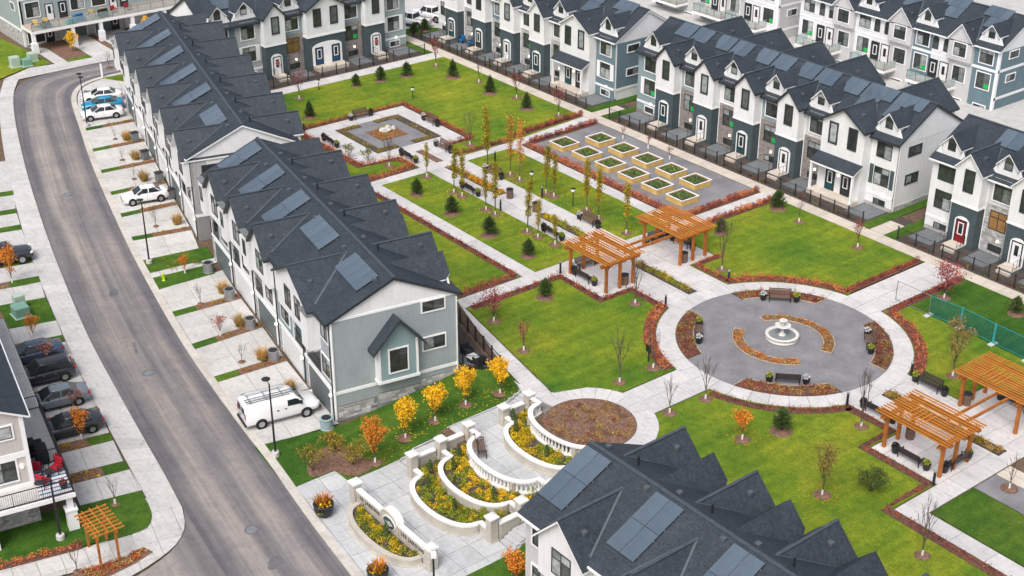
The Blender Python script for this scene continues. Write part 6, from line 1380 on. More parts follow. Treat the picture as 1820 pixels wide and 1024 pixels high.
# ---------------------------------------------------------------- vehicles
def loft(st, n=None):
    """st: list of (x, [(y,z)...half section bottom->top]); mirrored and lofted"""
    b = MB(); k_ = len(st[0][1]); ring = 2*k_
    for x, hs_ in st:
        for y, z in hs_: b.v.append((x, y, z))
        for y, z in hs_[::-1]: b.v.append((x, -y, z))
    for i in range(len(st)-1):
        o = i*ring
        for j in range(ring): b.f.append((o+j, o+(j+1)%ring, o+ring+(j+1)%ring, o+ring+j)); b.m.append(0)
    b.f.append(tuple(range(ring-1,-1,-1))); b.f.append(tuple(range((len(st)-1)*ring, len(st)*ring))); b.m += [0,0]
    return b
def sec(hw, zb, zt, crown=.04): return [(hw*.86,zb),(hw*.98,zb+.12),(hw,zb+.3),(hw*.985,zt-.12),(hw*.9,zt-.02),(hw*.5,zt+crown)]
def wheels(e, xs, hw, r=.34, w=.22):
    def mk():
        b = MB(); V = [(r*.62,-w/2),(r*.93,-w/2),(r,-w*.3),(r,w*.3),(r*.93,w/2),(r*.62,w/2)]; b.lathe(V, 20, cap=False); return b.mesh('tyre',[MAT['rubber']],True)
    def mr():
        b = MB(); b.lathe([(0,-w*.3),(r*.60,-w*.42),(r*.64,-w*.3),(r*.64,w*.3),(r*.60,w*.42),(0,w*.3)],18)
        for i in range(5): a = 2*PI*i/5; b.box(r*.22*math.cos(a)-.03,r*.22*math.cos(a)+.03,r*.22*math.sin(a)-.03,r*.22*math.sin(a)+.03,-w*.36,w*.36)
        return b.mesh('rim',[MAT['rim']])
    for x in xs:
        for s in (-1,1):
            o = link('wheel', None, e, (x,s*(hw-w/2+.05),r), 0, PI/2); link('tyre', cached(('tyre',r,w), mk), o); link('rim', cached(('rim',r,w), mr), o)
            link('wheel_arch', cached(('arch',r), lambda: MB().lathe([(r+.07,-.012),(r+.07,.012),(0,.012)],20).mesh('wheel_arch',[MAT['rubber']])), e, (x,s*(hw-.012),r+.01), 0, PI/2)
def cabin(e, paint, xa, xb, xc, xd, z0, z1, hb, ht, pillars, roof=True):
    """glazed upper part: xa rear base, xb rear top, xc front top, xd windscreen base"""
    b = MB(); b.add([(xa,-hb,z0),(xd,-hb,z0),(xd,hb,z0),(xa,hb,z0),(xb,-ht,z1),(xc,-ht,z1),(xc,ht,z1),(xb,ht,z1)],[(0,3,2,1),(4,5,6,7),(0,1,5,4),(1,2,6,5),(2,3,7,6),(3,0,4,7)])
    b.build('windows', MAT['dark_glass'], e, bevel=.06)
    if roof:
        l = loft([(xb-.06,[(ht*.7,z1-.05),(ht*.9,z1-.02),(ht*.5,z1+.01)]),(xb+.12,[(ht*.9,z1-.07),(ht*1.03,z1-.03),(ht*.6,z1+.05)]),((xb+xc)/2,[(ht*.9,z1-.06),(ht*1.04,z1-.02),(ht*.6,z1+.07)]),(xc-.1,[(ht*.9,z1-.07),(ht*1.03,z1-.03),(ht*.6,z1+.05)]),(xc+.08,[(ht*.7,z1-.05),(ht*.9,z1-.02),(ht*.5,z1+.01)])]); l.build('roof', MAT[paint], e, True)
    pb = MB()
    for s in (-1,1):
        for x0, x1 in pillars: pb.beam((x0,s*(hb+.005),z0),(x1,s*(ht+.005),z1-.02),.07,.05)
        pb.beam((xa,s*(hb+.01),z0+.01),(xd,s*(hb+.01),z0+.01),.04,.06)
    pb.build('pillars', MAT[paint], e)
def lights(e, xr, xf, hw, zr, zf):
    for s in (-1,1):
        MB().box(xr-.03,xr+.16,s*(hw-.16)-.17,s*(hw-.16)+.17,zr-.08,zr+.09).build('tail_light', MAT['lamp_red'], e, bevel=.03); MB().box(xf-.22,xf+.02,s*(hw-.2)-.18,s*(hw-.2)+.18,zf-.06,zf+.07).build('headlight', MAT['lamp_clear'], e, bevel=.03)
        MB().box(.62,.78,s*(hw+.02)-.1,s*(hw+.02)+.1,1.0,1.14).build('mirror', MAT['metal_black'], e, bevel=.02)
    MB().box(xr-.035,xr+.02,-.27,.27,zr-.28,zr-.12).build('number_plate', MAT['white_trim'], e)
def car(label, x, y, rz, paint, kind='sedan', z=ZS+.02, cat='car', name='parked_car'):
    e = thing(name, label, cat, (x,y,z), R(rz), group='cars parked on the driveways')
    if kind == 'sedan':
        st = [(-2.36,sec(.70,.38,.78)),(-2.27,sec(.84,.28,1.0)),(-1.7,sec(.9,.22,1.05)),(-.9,sec(.91,.2,1.0)),(.6,sec(.91,.2,.97)),(1.2,sec(.90,.2,.95)),(1.95,sec(.87,.24,.84)),(2.28,sec(.78,.3,.70)),(2.36,sec(.62,.36,.58))]
        loft(st).build('body', MAT[paint], e, True); cabin(e, paint, -1.75,-1.0,.35,1.18,.98,1.43,.80,.60,[(-1.62,-.95),(-.25,-.3),(1.12,.3)]); wheels(e, (-1.42,1.42), .91); lights(e, -2.33, 2.3, .84, .86, .68)
    elif kind == 'suv':
        st = [(-2.3,sec(.74,.42,.98)),(-2.24,sec(.88,.34,1.1)),(-1.5,sec(.93,.26,1.1)),(.5,sec(.93,.25,1.06)),(1.2,sec(.92,.25,1.04)),(1.95,sec(.88,.3,.95)),(2.25,sec(.80,.36,.8)),(2.32,sec(.66,.42,.66))]
        loft(st).build('body', MAT[paint], e, True); cabin(e, paint, -2.2,-1.85,.3,1.12,1.06,1.62,.84,.68,[(-2.1,-1.8),(-1.1,-1.15),(-.2,-.25),(1.06,.26)]); wheels(e, (-1.4,1.4), .93, .37); lights(e, -2.28, 2.26, .88, 1.0, .78)
        for s in (-1,1): MB().tube((-1.7,s*.6,1.72),(.2,s*.6,1.72),.025,.025,5).build('roof_rail', MAT['metal_black'], e)
    elif kind == 'pickup':
        st = [(-2.9,sec(.86,.5,1.05)),(-2.84,sec(.95,.42,1.12)),(-.9,sec(.97,.38,1.12)),(.6,sec(.97,.38,1.12)),(1.3,sec(.96,.38,1.13)),(2.4,sec(.94,.42,1.08)),(2.72,sec(.88,.46,.95)),(2.8,sec(.74,.5,.8))]
        loft(st).build('body', MAT[paint], e, True); cabin(e, paint, -1.0,-.85,.75,1.3,1.12,1.78,.86,.70,[(-.95,-.82),(.05,0),(1.25,.7)]); wheels(e, (-1.75,1.75), .98, .42, .26); lights(e, -2.88, 2.72, .94, .95, .92)
        MB().box(-2.78,-1.12,-.78,.78,1.0,1.14).build('cargo_bed', MAT['rubber'], e)
    hw = {'sedan':.91,'suv':.93,'pickup':.97}[kind]
    for s in (-1,1):
        for xx in ((-1.0,-.1,.95) if kind != 'pickup' else (-.95,.1,1.15)): MB().box(xx-.008,xx+.008,s*(hw-.006)-.008,s*(hw-.006)+.008,.45,.92).build('door_seam', MAT['rubber'], e)
        for xx in (-.85,.05): MB().box(xx,xx+.16,s*(hw-.002)-.015,s*(hw-.002)+.015,.82,.86).build('door_handle', MAT['rim'], e)
        MB().box(-1.0,1.0,s*(hw-.03)-.02,s*(hw-.03)+.02,.24,.32).build('sill_trim', MAT['rubber'], e)
    return e
def van(label, x, y, rz):
    e = thing('parked_van', label, 'van', (x,y,ZS+.02), R(rz)); P = MAT['paint_white']
    S = lambda hw, zb, zt: [(hw*.9,zb),(hw*.99,zb+.15),(hw,zb+.6),(hw*.97,zt*.6+zb*.4),(hw*.9,zt-.12),(hw*.72,zt)]
    st = [(-2.85,S(.93,.45,1.95)),(-2.8,S(1.0,.4,2.05)),(-1,S(1.01,.38,2.08)),(.75,S(1.01,.38,2.06)),(1.0,S(1.0,.38,2.0)),(1.55,S(.99,.38,1.45)),(1.75,S(.98,.38,1.28)),(2.5,S(.95,.42,1.15)),(2.78,S(.86,.46,1.0)),(2.85,S(.74,.5,.85))]
    loft(st).build('body', P, e, True)
    b = MB(); b.add([(1.03,-.74,1.97),(1.03,.74,1.97),(1.62,.86,1.38),(1.62,-.86,1.38)],[(0,1,2,3)]); o = b.build('windscreen', MAT['dark_glass'], e); o.location = (.03,0,.02)
    for s in (-1,1):
        b = MB(); b.ext([(.35,1.32),(1.42,1.3),(1.15,1.72),(.95,1.78),(.35,1.78)], lambda u,v,w: (u, s*(w-(v-1.3)*.14), v), .985, 1.005); fixn(b.build('side_window', MAT['dark_glass'], e))
        MB().box(.1,.26,s*1.0-.02,s*1.0+.02,1.12,1.2).build('door_handle', MAT['metal_black'], e); MB().box(-.5,-.34,s*1.0-.02,s*1.0+.02,1.1,1.2).build('door_handle', MAT['metal_black'], e); MB().box(1.25,1.42,s*1.12-.1,s*1.12+.1,1.35,1.6).build('mirror', MAT['metal_black'], e, bevel=.03)
        MB().box(-2.87,-2.78,s*.86-.08,s*.86+.08,1.0,1.45).build('tail_light', MAT['lamp_red'], e); MB().box(2.6,2.82,s*.68-.17,s*.68+.17,.82,.98).build('headlight', MAT['lamp_clear'], e, bevel=.03)
        MB().box(-2.875,-2.82,s*.42-.3,s*.42+.3,1.3,1.78).build('rear_window', MAT['dark_glass'], e)
    MB().box(-2.95,-2.78,-.95,.95,.4,.6).build('rear_bumper', MAT['metal_black'], e, bevel=.04); MB().box(2.75,2.93,-.88,.88,.4,.62).build('front_bumper', MAT['metal_black'], e, bevel=.05); MB().box(2.78,2.87,-.45,.45,.68,.9).build('grille', MAT['metal_black'], e)
    MB().box(-2.885,-2.86,-.22,.22,.72,.86).build('number_plate', MAT['cushion'], e)
    wheels(e, (-1.72,1.72), 1.01, .38, .24)
    r = link('roof_rack', None, e)
    for xx in (-2.3,-1.1,.1): MB().beam((xx,-.78,2.2),(xx,.78,2.2),.06,.05).build('crossbar', MAT['metal_grey'], r)
    for s in (-1,1): MB().beam((-2.6,s*.72,2.2),(.6,s*.72,2.2),.05,.05).build('side_rail', MAT['metal_grey'], r)
    ld = MB()
    for yy in (-.62,-.3): ld.beam((-2.7,yy,2.28),(1.0,yy,2.28),.05,.07)
    for i in range(11): ld.beam((-2.6+i*.34,-.62,2.28),(-2.6+i*.34,-.3,2.28),.035,.035)
    ld.build('ladder', MAT['rim'], r); MB().tube((-2.4,.45,2.3),(.4,.45,2.3),.07,.07,8).build('pipe_carrier', MAT['cushion'], r)
van('white cargo van with a ladder rack parked at the near garage', -16.95, -35.3, 80)
car('white sedan with black wheels nearest in the parking court', -84.3, -20.0, 255, 'paint_white'); car('bright teal car between the two white cars', -86.9, -18.8, 250, 'paint_teal'); car('white sedan farthest in the parking court behind the teal car', -89.7, -17.7, 248, 'paint_white')
car('white car alone on a driveway of the upper left terrace', -59.6, -26.2, 256, 'paint_white').scale = (.96,1,1.06)
car('black pickup parked at the left edge by the orange tree', -54.6, -42.4, 78, 'paint_black', 'pickup')
car('dark navy sedan, farthest of the row of four on the left driveways', -36.2, -46.5, 260, 'paint_navy'); car('black SUV second in the row on the left driveways', -32.6, -47.0, 260, 'paint_black', 'suv'); car('grey sedan third in the row on the left driveways', -28.6, -47.6, 260, 'paint_grey'); car('black car behind the orange tree, nearest on the left driveways', -24.4, -48.3, 260, 'paint_black')
car('white pickup on the left between the two far terraces', -87.6, 24.4, 200, 'paint_white', 'pickup', .0); car('white pickup on the right between the two far terraces', -88.2, 28.0, 195, 'paint_white', 'pickup', .0)
# ---------------------------------------------------------------- vegetation
def grow(b, p, d, L, r, depth, rnd, tips, spread, up, nk=(2,3)):
    q = p+d*L; b.tube(p, q, r, r*.66, 5, cap=False)
    if depth == 0: tips.append((q, d)); return
    tips.append((p.lerp(q,.6), d))
    for i in range(rnd.choice(nk)):
        a = rnd.uniform(0,2*PI); o = Vector((math.cos(a),math.sin(a),0)); nd = (d+o*spread*rnd.uniform(.6,1.2)+Vector((0,0,up))).normalized()
        grow(b, p.lerp(q, rnd.uniform(.65,1)), nd, L*rnd.uniform(.62,.86), r*.6, depth-1, rnd, tips, spread, up, nk)
TK = { # height, clear trunk, trunk radius, spread, up, depth, leaves, leaf size, material, scatter
 'aspen': (5,.9,.05,.30,.55,4,800,.085,'leaf_aspen',.24), 'aspen_orange': (6,.9,.05,.32,.5,4,620,.09,'leaf_aspen_orange',.3), 'bare': (4.4,1.1,.05,.36,.42,4,0,.05,None,0), 'red': (3.3,.9,.04,.42,.35,4,220,.075,'leaf_red',.3),
 'redfull': (2.9,.55,.04,.62,.25,4,800,.075,'leaf_crimson',.42), 'brown': (4.2,1.1,.05,.5,.25,4,650,.09,'leaf_brown',.4), 'orange': (2.3,.6,.03,.5,.3,4,650,.08,'leaf_orange',.28), 'maple': (3,.75,.045,.50,.42,4,2200,.072,'leaf_yellow',.22), 'maple_orange': (3.4,.8,.045,.46,.42,4,2000,.072,'leaf_orange',.24),
 'twig': (2,.5,.025,.55,.3,4,0,.05,None,0), 'pink': (2,.5,.025,.6,.25,4,330,.07,'leaf_pink',.2), 'orangesm': (2.5,.5,.03,.45,.35,4,850,.07,'leaf_orange',.26), 'sparse': (1.5,.2,.02,.7,.2,4,260,.08,'leaf_bush',.22), 'yellowcol': (2.6,.3,.03,.4,.5,4,900,.1,'leaf_yellow',.3)}
def tree_mesh(kind, seed):
    H_, ct, tr, sp, up, dp, nl, ls, lm, sc = TK[kind]; rnd = random.Random(seed*13+hash_(kind)); t = MB(); c = MB(); tips = []
    lead = Vector((rnd.uniform(-.04,.04), rnd.uniform(-.04,.04), 1)).normalized(); t.tube((0,0,-.1), lead*ct, tr*1.15, tr, 7)
    bw = t if nl == 0 and False else t
    cr = MB() if nl == 0 else t
    if kind.startswith('aspen'):
        top = lead*H_*.97; t.tube(lead*ct, top, tr, .012, 6, cap=False)
        for i in range(26):
            f_ = .12+.86*i/26; p = (lead*ct).lerp(top, f_); a = rnd.uniform(0,2*PI); L = (.75-.45*f_)*rnd.uniform(.5,1.1); d = Vector((math.cos(a)*.45,math.sin(a)*.45,1)).normalized(); t.tube(p, p+d*L, .014, .005, 3, cap=False)
            for j in range(3): tips.append((p+d*L*(.35+.32*j), d))
    else:
        n0 = 3 if kind not in ('maple','maple_orange') else 5
        for i in range(n0):
            a = 2*PI*i/n0+rnd.uniform(-.4,.4); d = (lead+Vector((math.cos(a),math.sin(a),0))*sp*.7).normalized(); grow(cr, lead*ct*rnd.uniform(.85,1), d, (H_-ct)*.36, tr*.62, dp-1, rnd, tips, sp, up)
        grow(cr, lead*ct, lead, (H_-ct)*.42, tr*.75, dp-1, rnd, tips, sp*.8, up)
    zm = max(p.z for p, d in tips)
    if nl:
        for i in range(nl):
            p, d = rnd.choice(tips); q = p+Vector((rnd.gauss(0,1),rnd.gauss(0,1),rnd.gauss(0,1)))*sc*.55
            if q.z > ct*.7: leaf(c, q, ls*rnd.uniform(.6,1.25), rnd)
    k_ = H_/zm
    for b in (t, c, cr):
        if getattr(b,'done',0): continue
        b.v = [(v[0]*min(1.1,k_*1.05) if v[2] > ct*.8 else v[0], v[1]*min(1.1,k_*1.05) if v[2] > ct*.8 else v[1], v[2]*k_) for v in b.v]; b.done = 1
    bark = MAT['bark_dark' if kind in ('red','redfull') else 'bark']
    return t.mesh('trunk',[bark]), (c.mesh('crown',[MAT[lm]]) if nl else cr.mesh('crown',[bark])), H_
def hash_(s): return sum(ord(ch)*(i+3) for i, ch in enumerate(s))
def tree(kind, x, y, z, h, lab, var=0, guard=True, ring=.55):
    tm, cm, H_ = cached(('tree',kind,var), lambda: tree_mesh(kind, var)); s = h/H_; ss = (s*.5+.5) if s > 1 else s
    e = thing('tree' if kind not in ('sparse',) else 'shrub', lab, 'tree' if kind != 'sparse' else 'shrub', (x,y,z), random.uniform(0,6.28))
    link('trunk', tm, e, sc=(ss,ss,s)); link('crown', cm, e, sc=(ss,ss,s))
    if guard: link('trunk_guard', cached('guard', lambda: MB().lathe([(.075,0),(.07,.42),(0,.42)],8).mesh('trunk_guard',[MAT['guard_white']])), e)
    if ring: struct(MB().lathe([(ring*random.uniform(.9,1.1),0),(ring*.8,.035),(0,.05)],18).build('mulch_ring', MAT['mulch'], loc=(x,y,z+.018)))
ORD = ['first','second','third','fourth','fifth','sixth','seventh','eighth','ninth','tenth','eleventh','twelfth','thirteenth','fourteenth','fifteenth','sixteenth','seventeenth','eighteenth']
A1 = [(-43.98,-3.34,3.51),(-39.2,-3.5,4.7),(-37.97,-3.4,4.23),(-34.0,-3.5,4.21),(-32.6,-3.5,5.3),(-27.8,-3.5,5.1),(-26.3,-3.47,3.7),(-24.2,-3.2,2.92)]
for i, (x, y, h) in enumerate(A1): tree('aspen', x, y, .02, h, 'slim yellow-green aspen on the left lawn, %s from the square court' % ORD[i], i % 4)
A2 = [(-42.26,2.9,6.4),(-33.6,3.4,4.9),(-32.5,3.48,4.3),(-28.05,3.8,5.1),(-25.96,3.47,5.05),(-22.05,3.37,4.9)]
for i, (x, y, h) in enumerate(A2): tree('aspen', x, y, .02, h, 'slim yellow-green aspen on the right lawn, %s from the square court' % ORD[i], (i+1) % 4)
tree('aspen_orange',-39.25,3.44,.02,6.2,'tall orange aspen, left one of the orange pair on the right lawn',0); tree('aspen_orange',-37.71,3.4,.02,6.2,'tall orange aspen, right one of the orange pair on the right lawn',1)
for i, (x, y, h, nm) in enumerate([(-71.58,-1.74,3.4,'small red tree on the north lawn behind the dark roof'),(-71.56,17.17,3.4,'bright red sapling at the far corner of the north lawn'),(-56.62,17.81,3.1,'red sapling midway along the house walk of the north lawn'),(-49.32,17.98,3.6,'red sapling nearest the planter yard on the north lawn'),(-7.32,17.66,2.5,'small reddish tree on the lawn right of the pergola'),(-11.07,-17.12,2.7,'dull red sapling on the lawn by the grey terrace')]): tree('red', x, y, .02, h, nm, i % 3)
for i, (x, y) in enumerate([(-39.81,18.9),(-36.17,19.15),(-32.67,18.87)]): tree('red', x, y, 0, 1.5, 'tiny white-trunked sapling behind the planters, %s from the left' % ORD[i], i, True, 0)
tree('redfull',-16.22,-16.1,.02,3.0,'full crimson tree beside the walk at the grey terrace',0); tree('redfull',3.4,15.7,.02,3.1,'full red tree at the corner of the right lawn by the mesh fence',1)
for i, (x, y, h, nm) in enumerate([(-63.59,17.67,2.9,'leafless sapling on the north lawn by the house walk'),(-14.16,17.63,2.7,'leafless sapling on the lawn opposite the white porch'),(-3.04,-14.42,5.0,'tall leafless tree on the left lawn near the mulched circle'),(-3.01,-11.05,3.4,'leafless sapling by the black info board'),(-11.55,-5.1,4.6,'leafless tree beside the left pergola'),(2.34,-14.44,3.5,'leafless tree on the lawn corner by the mulched circle'),(2.56,-11.07,4.0,'leafless tree at the near left rim of the round walk'),(11.88,-5.01,5.0,'tall leafless tree beside the near pergola'),(23.6,-13.44,4.5,'leafless tree at the bottom right by the path hedge'),(22.71,-3.21,3.0,'thin leafless tree on the gravel at the right edge'),(-48.57,-4.74,3.9,'leafless tree in the red-edged lawn left of the court exit'),(-48.3,5.11,4.0,'leafless tree at the right corner of the square court'),(-11.56,4.95,5.6,'tall leafless tree beside the right pergola')]): tree('bare', x, y, .02, h, nm, i % 4)
tree('brown',15.63,-13.43,.02,4.0,'tree with thin tan leaves on the near lawn',0); tree('brown',11.57,5.81,.02,4.9,'brown oval-crowned tree behind the mesh fence side pergola',1); tree('orange',7.9,-12.83,.02,2.3,'small bright orange tree on the near lawn',0)
for i, (x, y, h) in enumerate([(-8.25,-30.06,3.15),(-8.21,-27.48,2.9),(-8.3,-24.7,3.1),(-7.79,-21.93,3.0)]): tree('maple', x, y, zslope(x,y)+.02, h, 'golden yellow maple on the bank, %s from the street' % ['second','third','fourth','fifth'][i], i % 3)
tree('maple_orange',-7.61,-33.06,ZS+.02,3.5,'orange maple nearest the street on the bank',0)
for i, (x, y, h, nm) in enumerate([(-53.36,-28.03,2.2,'bare sapling on the strip before the street lamp'),(-36.53,-31.86,2.1,'bare reddish sapling on a strip two garages past the hydrant'),(-77.03,-21.69,1.5,'bare sapling on the first strip past the parking court'),(-70.92,-23.59,1.5,'bare sapling on the second strip past the parking court'),(-65.33,-24.78,1.4,'bare sapling on the strip just before the white car'),(-14.15,-49.39,2.4,'bare sapling on the corner lawn by the beige house'),(-8.95,-54.2,2.3,'bare sapling beside the cedar trellis'),(-25.73,-33.75,1.8,'bare sapling on the strip nearest the white van'),(-100.72,-12.06,2.3,'bare red sapling standing at the top bend of the street')]): tree('twig', x, y, ZS+.03, h, nm, i % 3, i in (5,), .3 if i != 8 else .4)
tree('pink',-30.54,-33.11,ZS+.03,2.05,'pink-leaved sapling on the strip between grey garages',0,True,0); tree('pink',-35.0,-45.82,ZS+.03,1.7,'small red-brown sapling in front of the navy sedan',1,False,0); tree('pink',-27.2,-46.6,ZS+.03,1.5,'small reddish sapling beside the grey sedan',2,False,0)
for i, (x, y, h, nm) in enumerate([(-42.68,-30.29,1.8,'small orange sapling between the hydrant and the house'),(-50.23,-43.01,3.6,'orange tree at the left edge by the black pickup'),(-39.63,-45.17,2.1,'small orange tree below the transformer box'),(-23.03,-48.04,2.6,'orange-red tree in front of the nearest black car')]): tree('orangesm', x, y, ZS+.03, h, nm, i % 3, True, 0)
tree('sparse',-51.12,-5.59,.02,1.6,'loose green shrub in the lawn beside the square court',0,False,0); tree('sparse',-53.13,-6.68,.02,1.4,'small dark shrub next to the dark roof by the square court',1,False,0); tree('yellowcol',-109.47,-13.14,ZS,2.6,'yellow upright shrub at the top left garages',0,False,0); tree('yellowcol',-110.2,-2.6,ZS,2.4,'yellow shrub beside the white garage, top left',1,False,0)
# evergreens: tiers of drooping needle sprays round a short trunk
def pine_mesh(seed, rn):
    rnd = random.Random(seed); c = MB(); t = MB(); t.tube((0,0,-.05),(0,0,1.7),.06,.02,6)
    for i in range(150):
        f_ = rnd.random()**.85; z = .06+f_*1.7; prof = ((1-f_)**.8*.72*rn+.14) if rn < 1.05 else (1-f_**1.8)**.75*.74+.12
        a = rnd.uniform(0,2*PI); L = prof*rnd.choice((rnd.uniform(.7,1.0),rnd.uniform(.9,1.22))); d = Vector((math.cos(a),math.sin(a),rnd.uniform(.15,.75)*(1+f_))).normalized(); o = Vector((0,0,z*.92)); sd0 = Vector((-math.sin(a),math.cos(a),0))
        t.tube(o, o+d*L*.8, .012, .005, 3, cap=False)
        for j in range(30):
            q = rnd.uniform(.25,1); p = o+d*L*q+sd0*rnd.gauss(0,.07)*q+Vector((0,0,rnd.gauss(0,.04)))
            nd = (d+Vector((rnd.gauss(0,.5),rnd.gauss(0,.5),rnd.gauss(.25,.4)))).normalized(); s = nd.orthogonal().normalized(); s.rotate(Matrix.Rotation(rnd.uniform(0,PI),3,nd)); l_ = rnd.uniform(.07,.15); w_ = .026
            c.add([p-s*w_, p+s*w_, p+nd*l_+s*w_*.25, p+nd*l_-s*w_*.25], [(0,1,2,3)])
    for j in range(120): p = Vector((rnd.gauss(0,.05),rnd.gauss(0,.05),rnd.uniform(1.55,2.02))); leaf(c, p, .05, rnd)
    return t.mesh('trunk',[MAT['bark_dark']]), c.mesh('crown',[MAT['needle']])
PN = [(-41.11,-6.5,1.95,'on the left lawn, first from the square court'),(-35.39,-6.5,2.2,'on the left lawn, second from the square court'),(-29.5,-6.5,2.25,'on the left lawn, third from the square court'),(-23.99,-6.4,1.95,'on the left lawn, nearest the pergola'),(-17.01,-10.17,2.1,'on the lawn in front of the left pergola'),(-65.83,-3.81,2.3,'next to the dark roof on the north lawn'),(-71.39,5.72,1.8,'at the back of the north lawn, left of three'),(-71.3,9.08,2.1,'at the back of the north lawn, middle of three'),(-70.78,12.39,2.1,'at the back of the north lawn, right of three'),(-67.09,16.46,2.6,'at the far right corner of the north lawn'),(-59.97,16.58,2.5,'by the house walk, middle of the north lawn'),(-53.31,16.65,2.3,'by the house walk, nearest the planter yard'),(8.73,-9.8,2.3,'on the near lawn below the round walk'),(-17.54,18.45,2.3,'at the crossing of the house walk, right of the planters'),(8.59,18.1,1.9,'at the right edge by the house walk'),(-17.0,10.3,1.8,'behind the right pergola'),(-84.0,22.5,1.9,'left of two between the far terraces'),(-84.4,24.4,2.0,'right of two between the far terraces')]
for i, (x, y, h, nm) in enumerate(PN):
    tall = i in (5,9,10,11); tm, cm = cached(('pine',i%3,tall), lambda: pine_mesh(i%3+4*tall, .8 if tall else 1.1)); s = h/2.05*.86
    e = thing('evergreen_shrub', 'dark green pine bush ' + nm, 'shrub', (x,y,.02), random.uniform(0,6), 'pine bushes on the lawns'); link('trunk', tm, e, sc=s); link('crown', cm, e, sc=(s*1.05,s*1.05,s))
    struct(MB().lathe([(.85*s*1.0,0),(.7*s,.04),(0,.06)],18).build('mulch_ring', MAT['mulch'], loc=(x+.1,y-.1,.022)))
e = thing('bush', 'round half-bare green bush on the near lawn', 'shrub', (17.3,-10.57,.02)); b = MB(); tips = []; rnd = random.Random(5)
for i in range(9):
    a = i*2*PI/9; grow(b, Vector((0,0,0)), Vector((math.cos(a)*.7,math.sin(a)*.7,1)).normalized(), .7, .03, 3, rnd, tips, .6, .15)
b.build('stems', MAT['bark'], e); c = MB()
for i in range(1600): p, d = rnd.choice(tips); leaf(c, p*.95+Vector((rnd.gauss(0,.12),rnd.gauss(0,.12),rnd.gauss(0,.1))), .06, rnd)
c.build('crown', MAT['leaf_green'], e)
for i, (x, y, h) in enumerate([(-9.5,-37.0,2.2),(-8.3,-34.4,2.0),(-10.6,-34.6,1.6)]):
    e = thing('bush', ['loose yellow-green bush nearest the street on the mulch bed','loose yellow-green bush beside the orange maple','smaller loose bush at the back of the mulch bed'][i], 'shrub', (x,y,ZS+.05)); rnd = random.Random(i+20); b, c, tips = MB(), MB(), []
    for j in range(7): a = j*.9; grow(b, Vector((0,0,0)), Vector((math.cos(a)*.55,math.sin(a)*.55,1)).normalized(), h*.36, .025, 3, rnd, tips, .6, .2)
    for j in range(900): p, d = rnd.choice(tips); leaf(c, p+Vector((rnd.gauss(0,.1),rnd.gauss(0,.1),rnd.gauss(0,.1))), .06, rnd)
    b.build('stems', MAT['bark'], e); c.build('crown', MAT['bed_olive'], e)
e = thing('bush', 'orange-brown shrub at the bottom edge left of the white terrace', 'shrub', (8.2,-33.0,ZS)); rnd = random.Random(44); b, c, tips = MB(), MB(), []
for j in range(7): grow(b, Vector((0,0,0)), Vector((math.cos(j)*.4,math.sin(j)*.4,1)).normalized(), .75, .025, 3, rnd, tips, .5, .3)
for j in range(900): p, d = rnd.choice(tips); leaf(c, p+Vector((rnd.gauss(0,.1),rnd.gauss(0,.1),rnd.gauss(0,.1))), .075, rnd)
b.build('stems', MAT['bark'], e); c.build('crown', MAT['leaf_orange'], e)
# ---- red shrub borders
def tuft_cloud(b, poly_or_line, rnd): pass
def border(P, w, h, mats, lab, dens=95, bed='mulch_red', name='shrub_border', z=.03):
    o = fixn(wallmesh(P, w, z-.08, z+.012).build('mulch_strip', MAT[bed])) or COL.objects[-1]; struct(o)
    rnd = random.Random(len(P)*7+int(abs(P[0][0])*10)); L = sum(math.dist(a,c) for a, c in zip(P,P[1:])); N = len(mats); B = MB()
    n = int(L*dens*1.45); cl = max(2, int(L/.55)); C = []
    for i in range(cl):
        for lane in ((-.22,.22) if w > .8 else (0,)): C.append(((i+rnd.uniform(.2,.8))/cl, lane*w*1.1+rnd.uniform(-.1,.1)*w, rnd.uniform(.55,1.15), rnd.randrange(N)))
    seg = resample(P, 200)
    for i in range(n):
        t, off, s, m = rnd.choice(C); t = min(.999, max(0, t+rnd.gauss(0,.16)/L)); k_ = int(t*200); a, c = seg[k_], seg[min(200,k_+1)]; ln = math.dist(a,c) or 1
        f_ = t*200-k_; x, y = a[0]+(c[0]-a[0])*f_, a[1]+(c[1]-a[1])*f_; off += rnd.gauss(0,.13); x += -(c[1]-a[1])/ln*off; y += (c[0]-a[0])/ln*off
        leaf(B, (x, y, z+h*s*rnd.uniform(.05,1)), .06*rnd.uniform(.6,1.3), rnd, m)
    stuff(B.build(name, [MAT[m] for m in mats]), lab, 'shrubs')
RR = lambda a0, a1, r=10.45, n=14: arc(0,0,r,a0,a1,n)
border([(-62.95,-6.9),(-62.95,6.6),(-49.75,6.5)], .7, .5, ['hedge_orange','hedge_red'], 'low red-orange shrubs edging the far sides of the square court')
border([(-49.75,6.5),(-49.75,2.9),(-46.9,2.85),(-46.85,9.2)], .65, .5, ['hedge_orange','hedge_red','hedge_dark'], 'red-orange shrubs edging the lawn corner at the court exit')
border([(-62.3,-7.25),(-50.3,-7.1),(-49.7,-2.95),(-46.95,-2.95),(-46.75,-9.4)], .9, .55, ['hedge_orange','hedge_red'], 'bright orange-red shrubs round the small lawn left of the court exit')
border([(-46.2,-9.75),(-21.5,-9.75)], .6, .4, ['hedge_red','hedge_dark'], 'low red shrubs along the walk behind the grey terrace', 60)
border([(-21.55,-9.9),(-21.55,-15.9)], .9, .55, ['hedge_orange','hedge_red'], 'orange-red shrubs on the lawn edge by the cross walk')
border([(-19.1,-16.2),(-19.1,-6.95),(-13.6,-6.95),(-13.55,-3.75),(-9.7,-3.75)], .8, .45, ['hedge_red','hedge_dark'], 'dark red shrubs edging the lawn in front of the left pergola', 80)
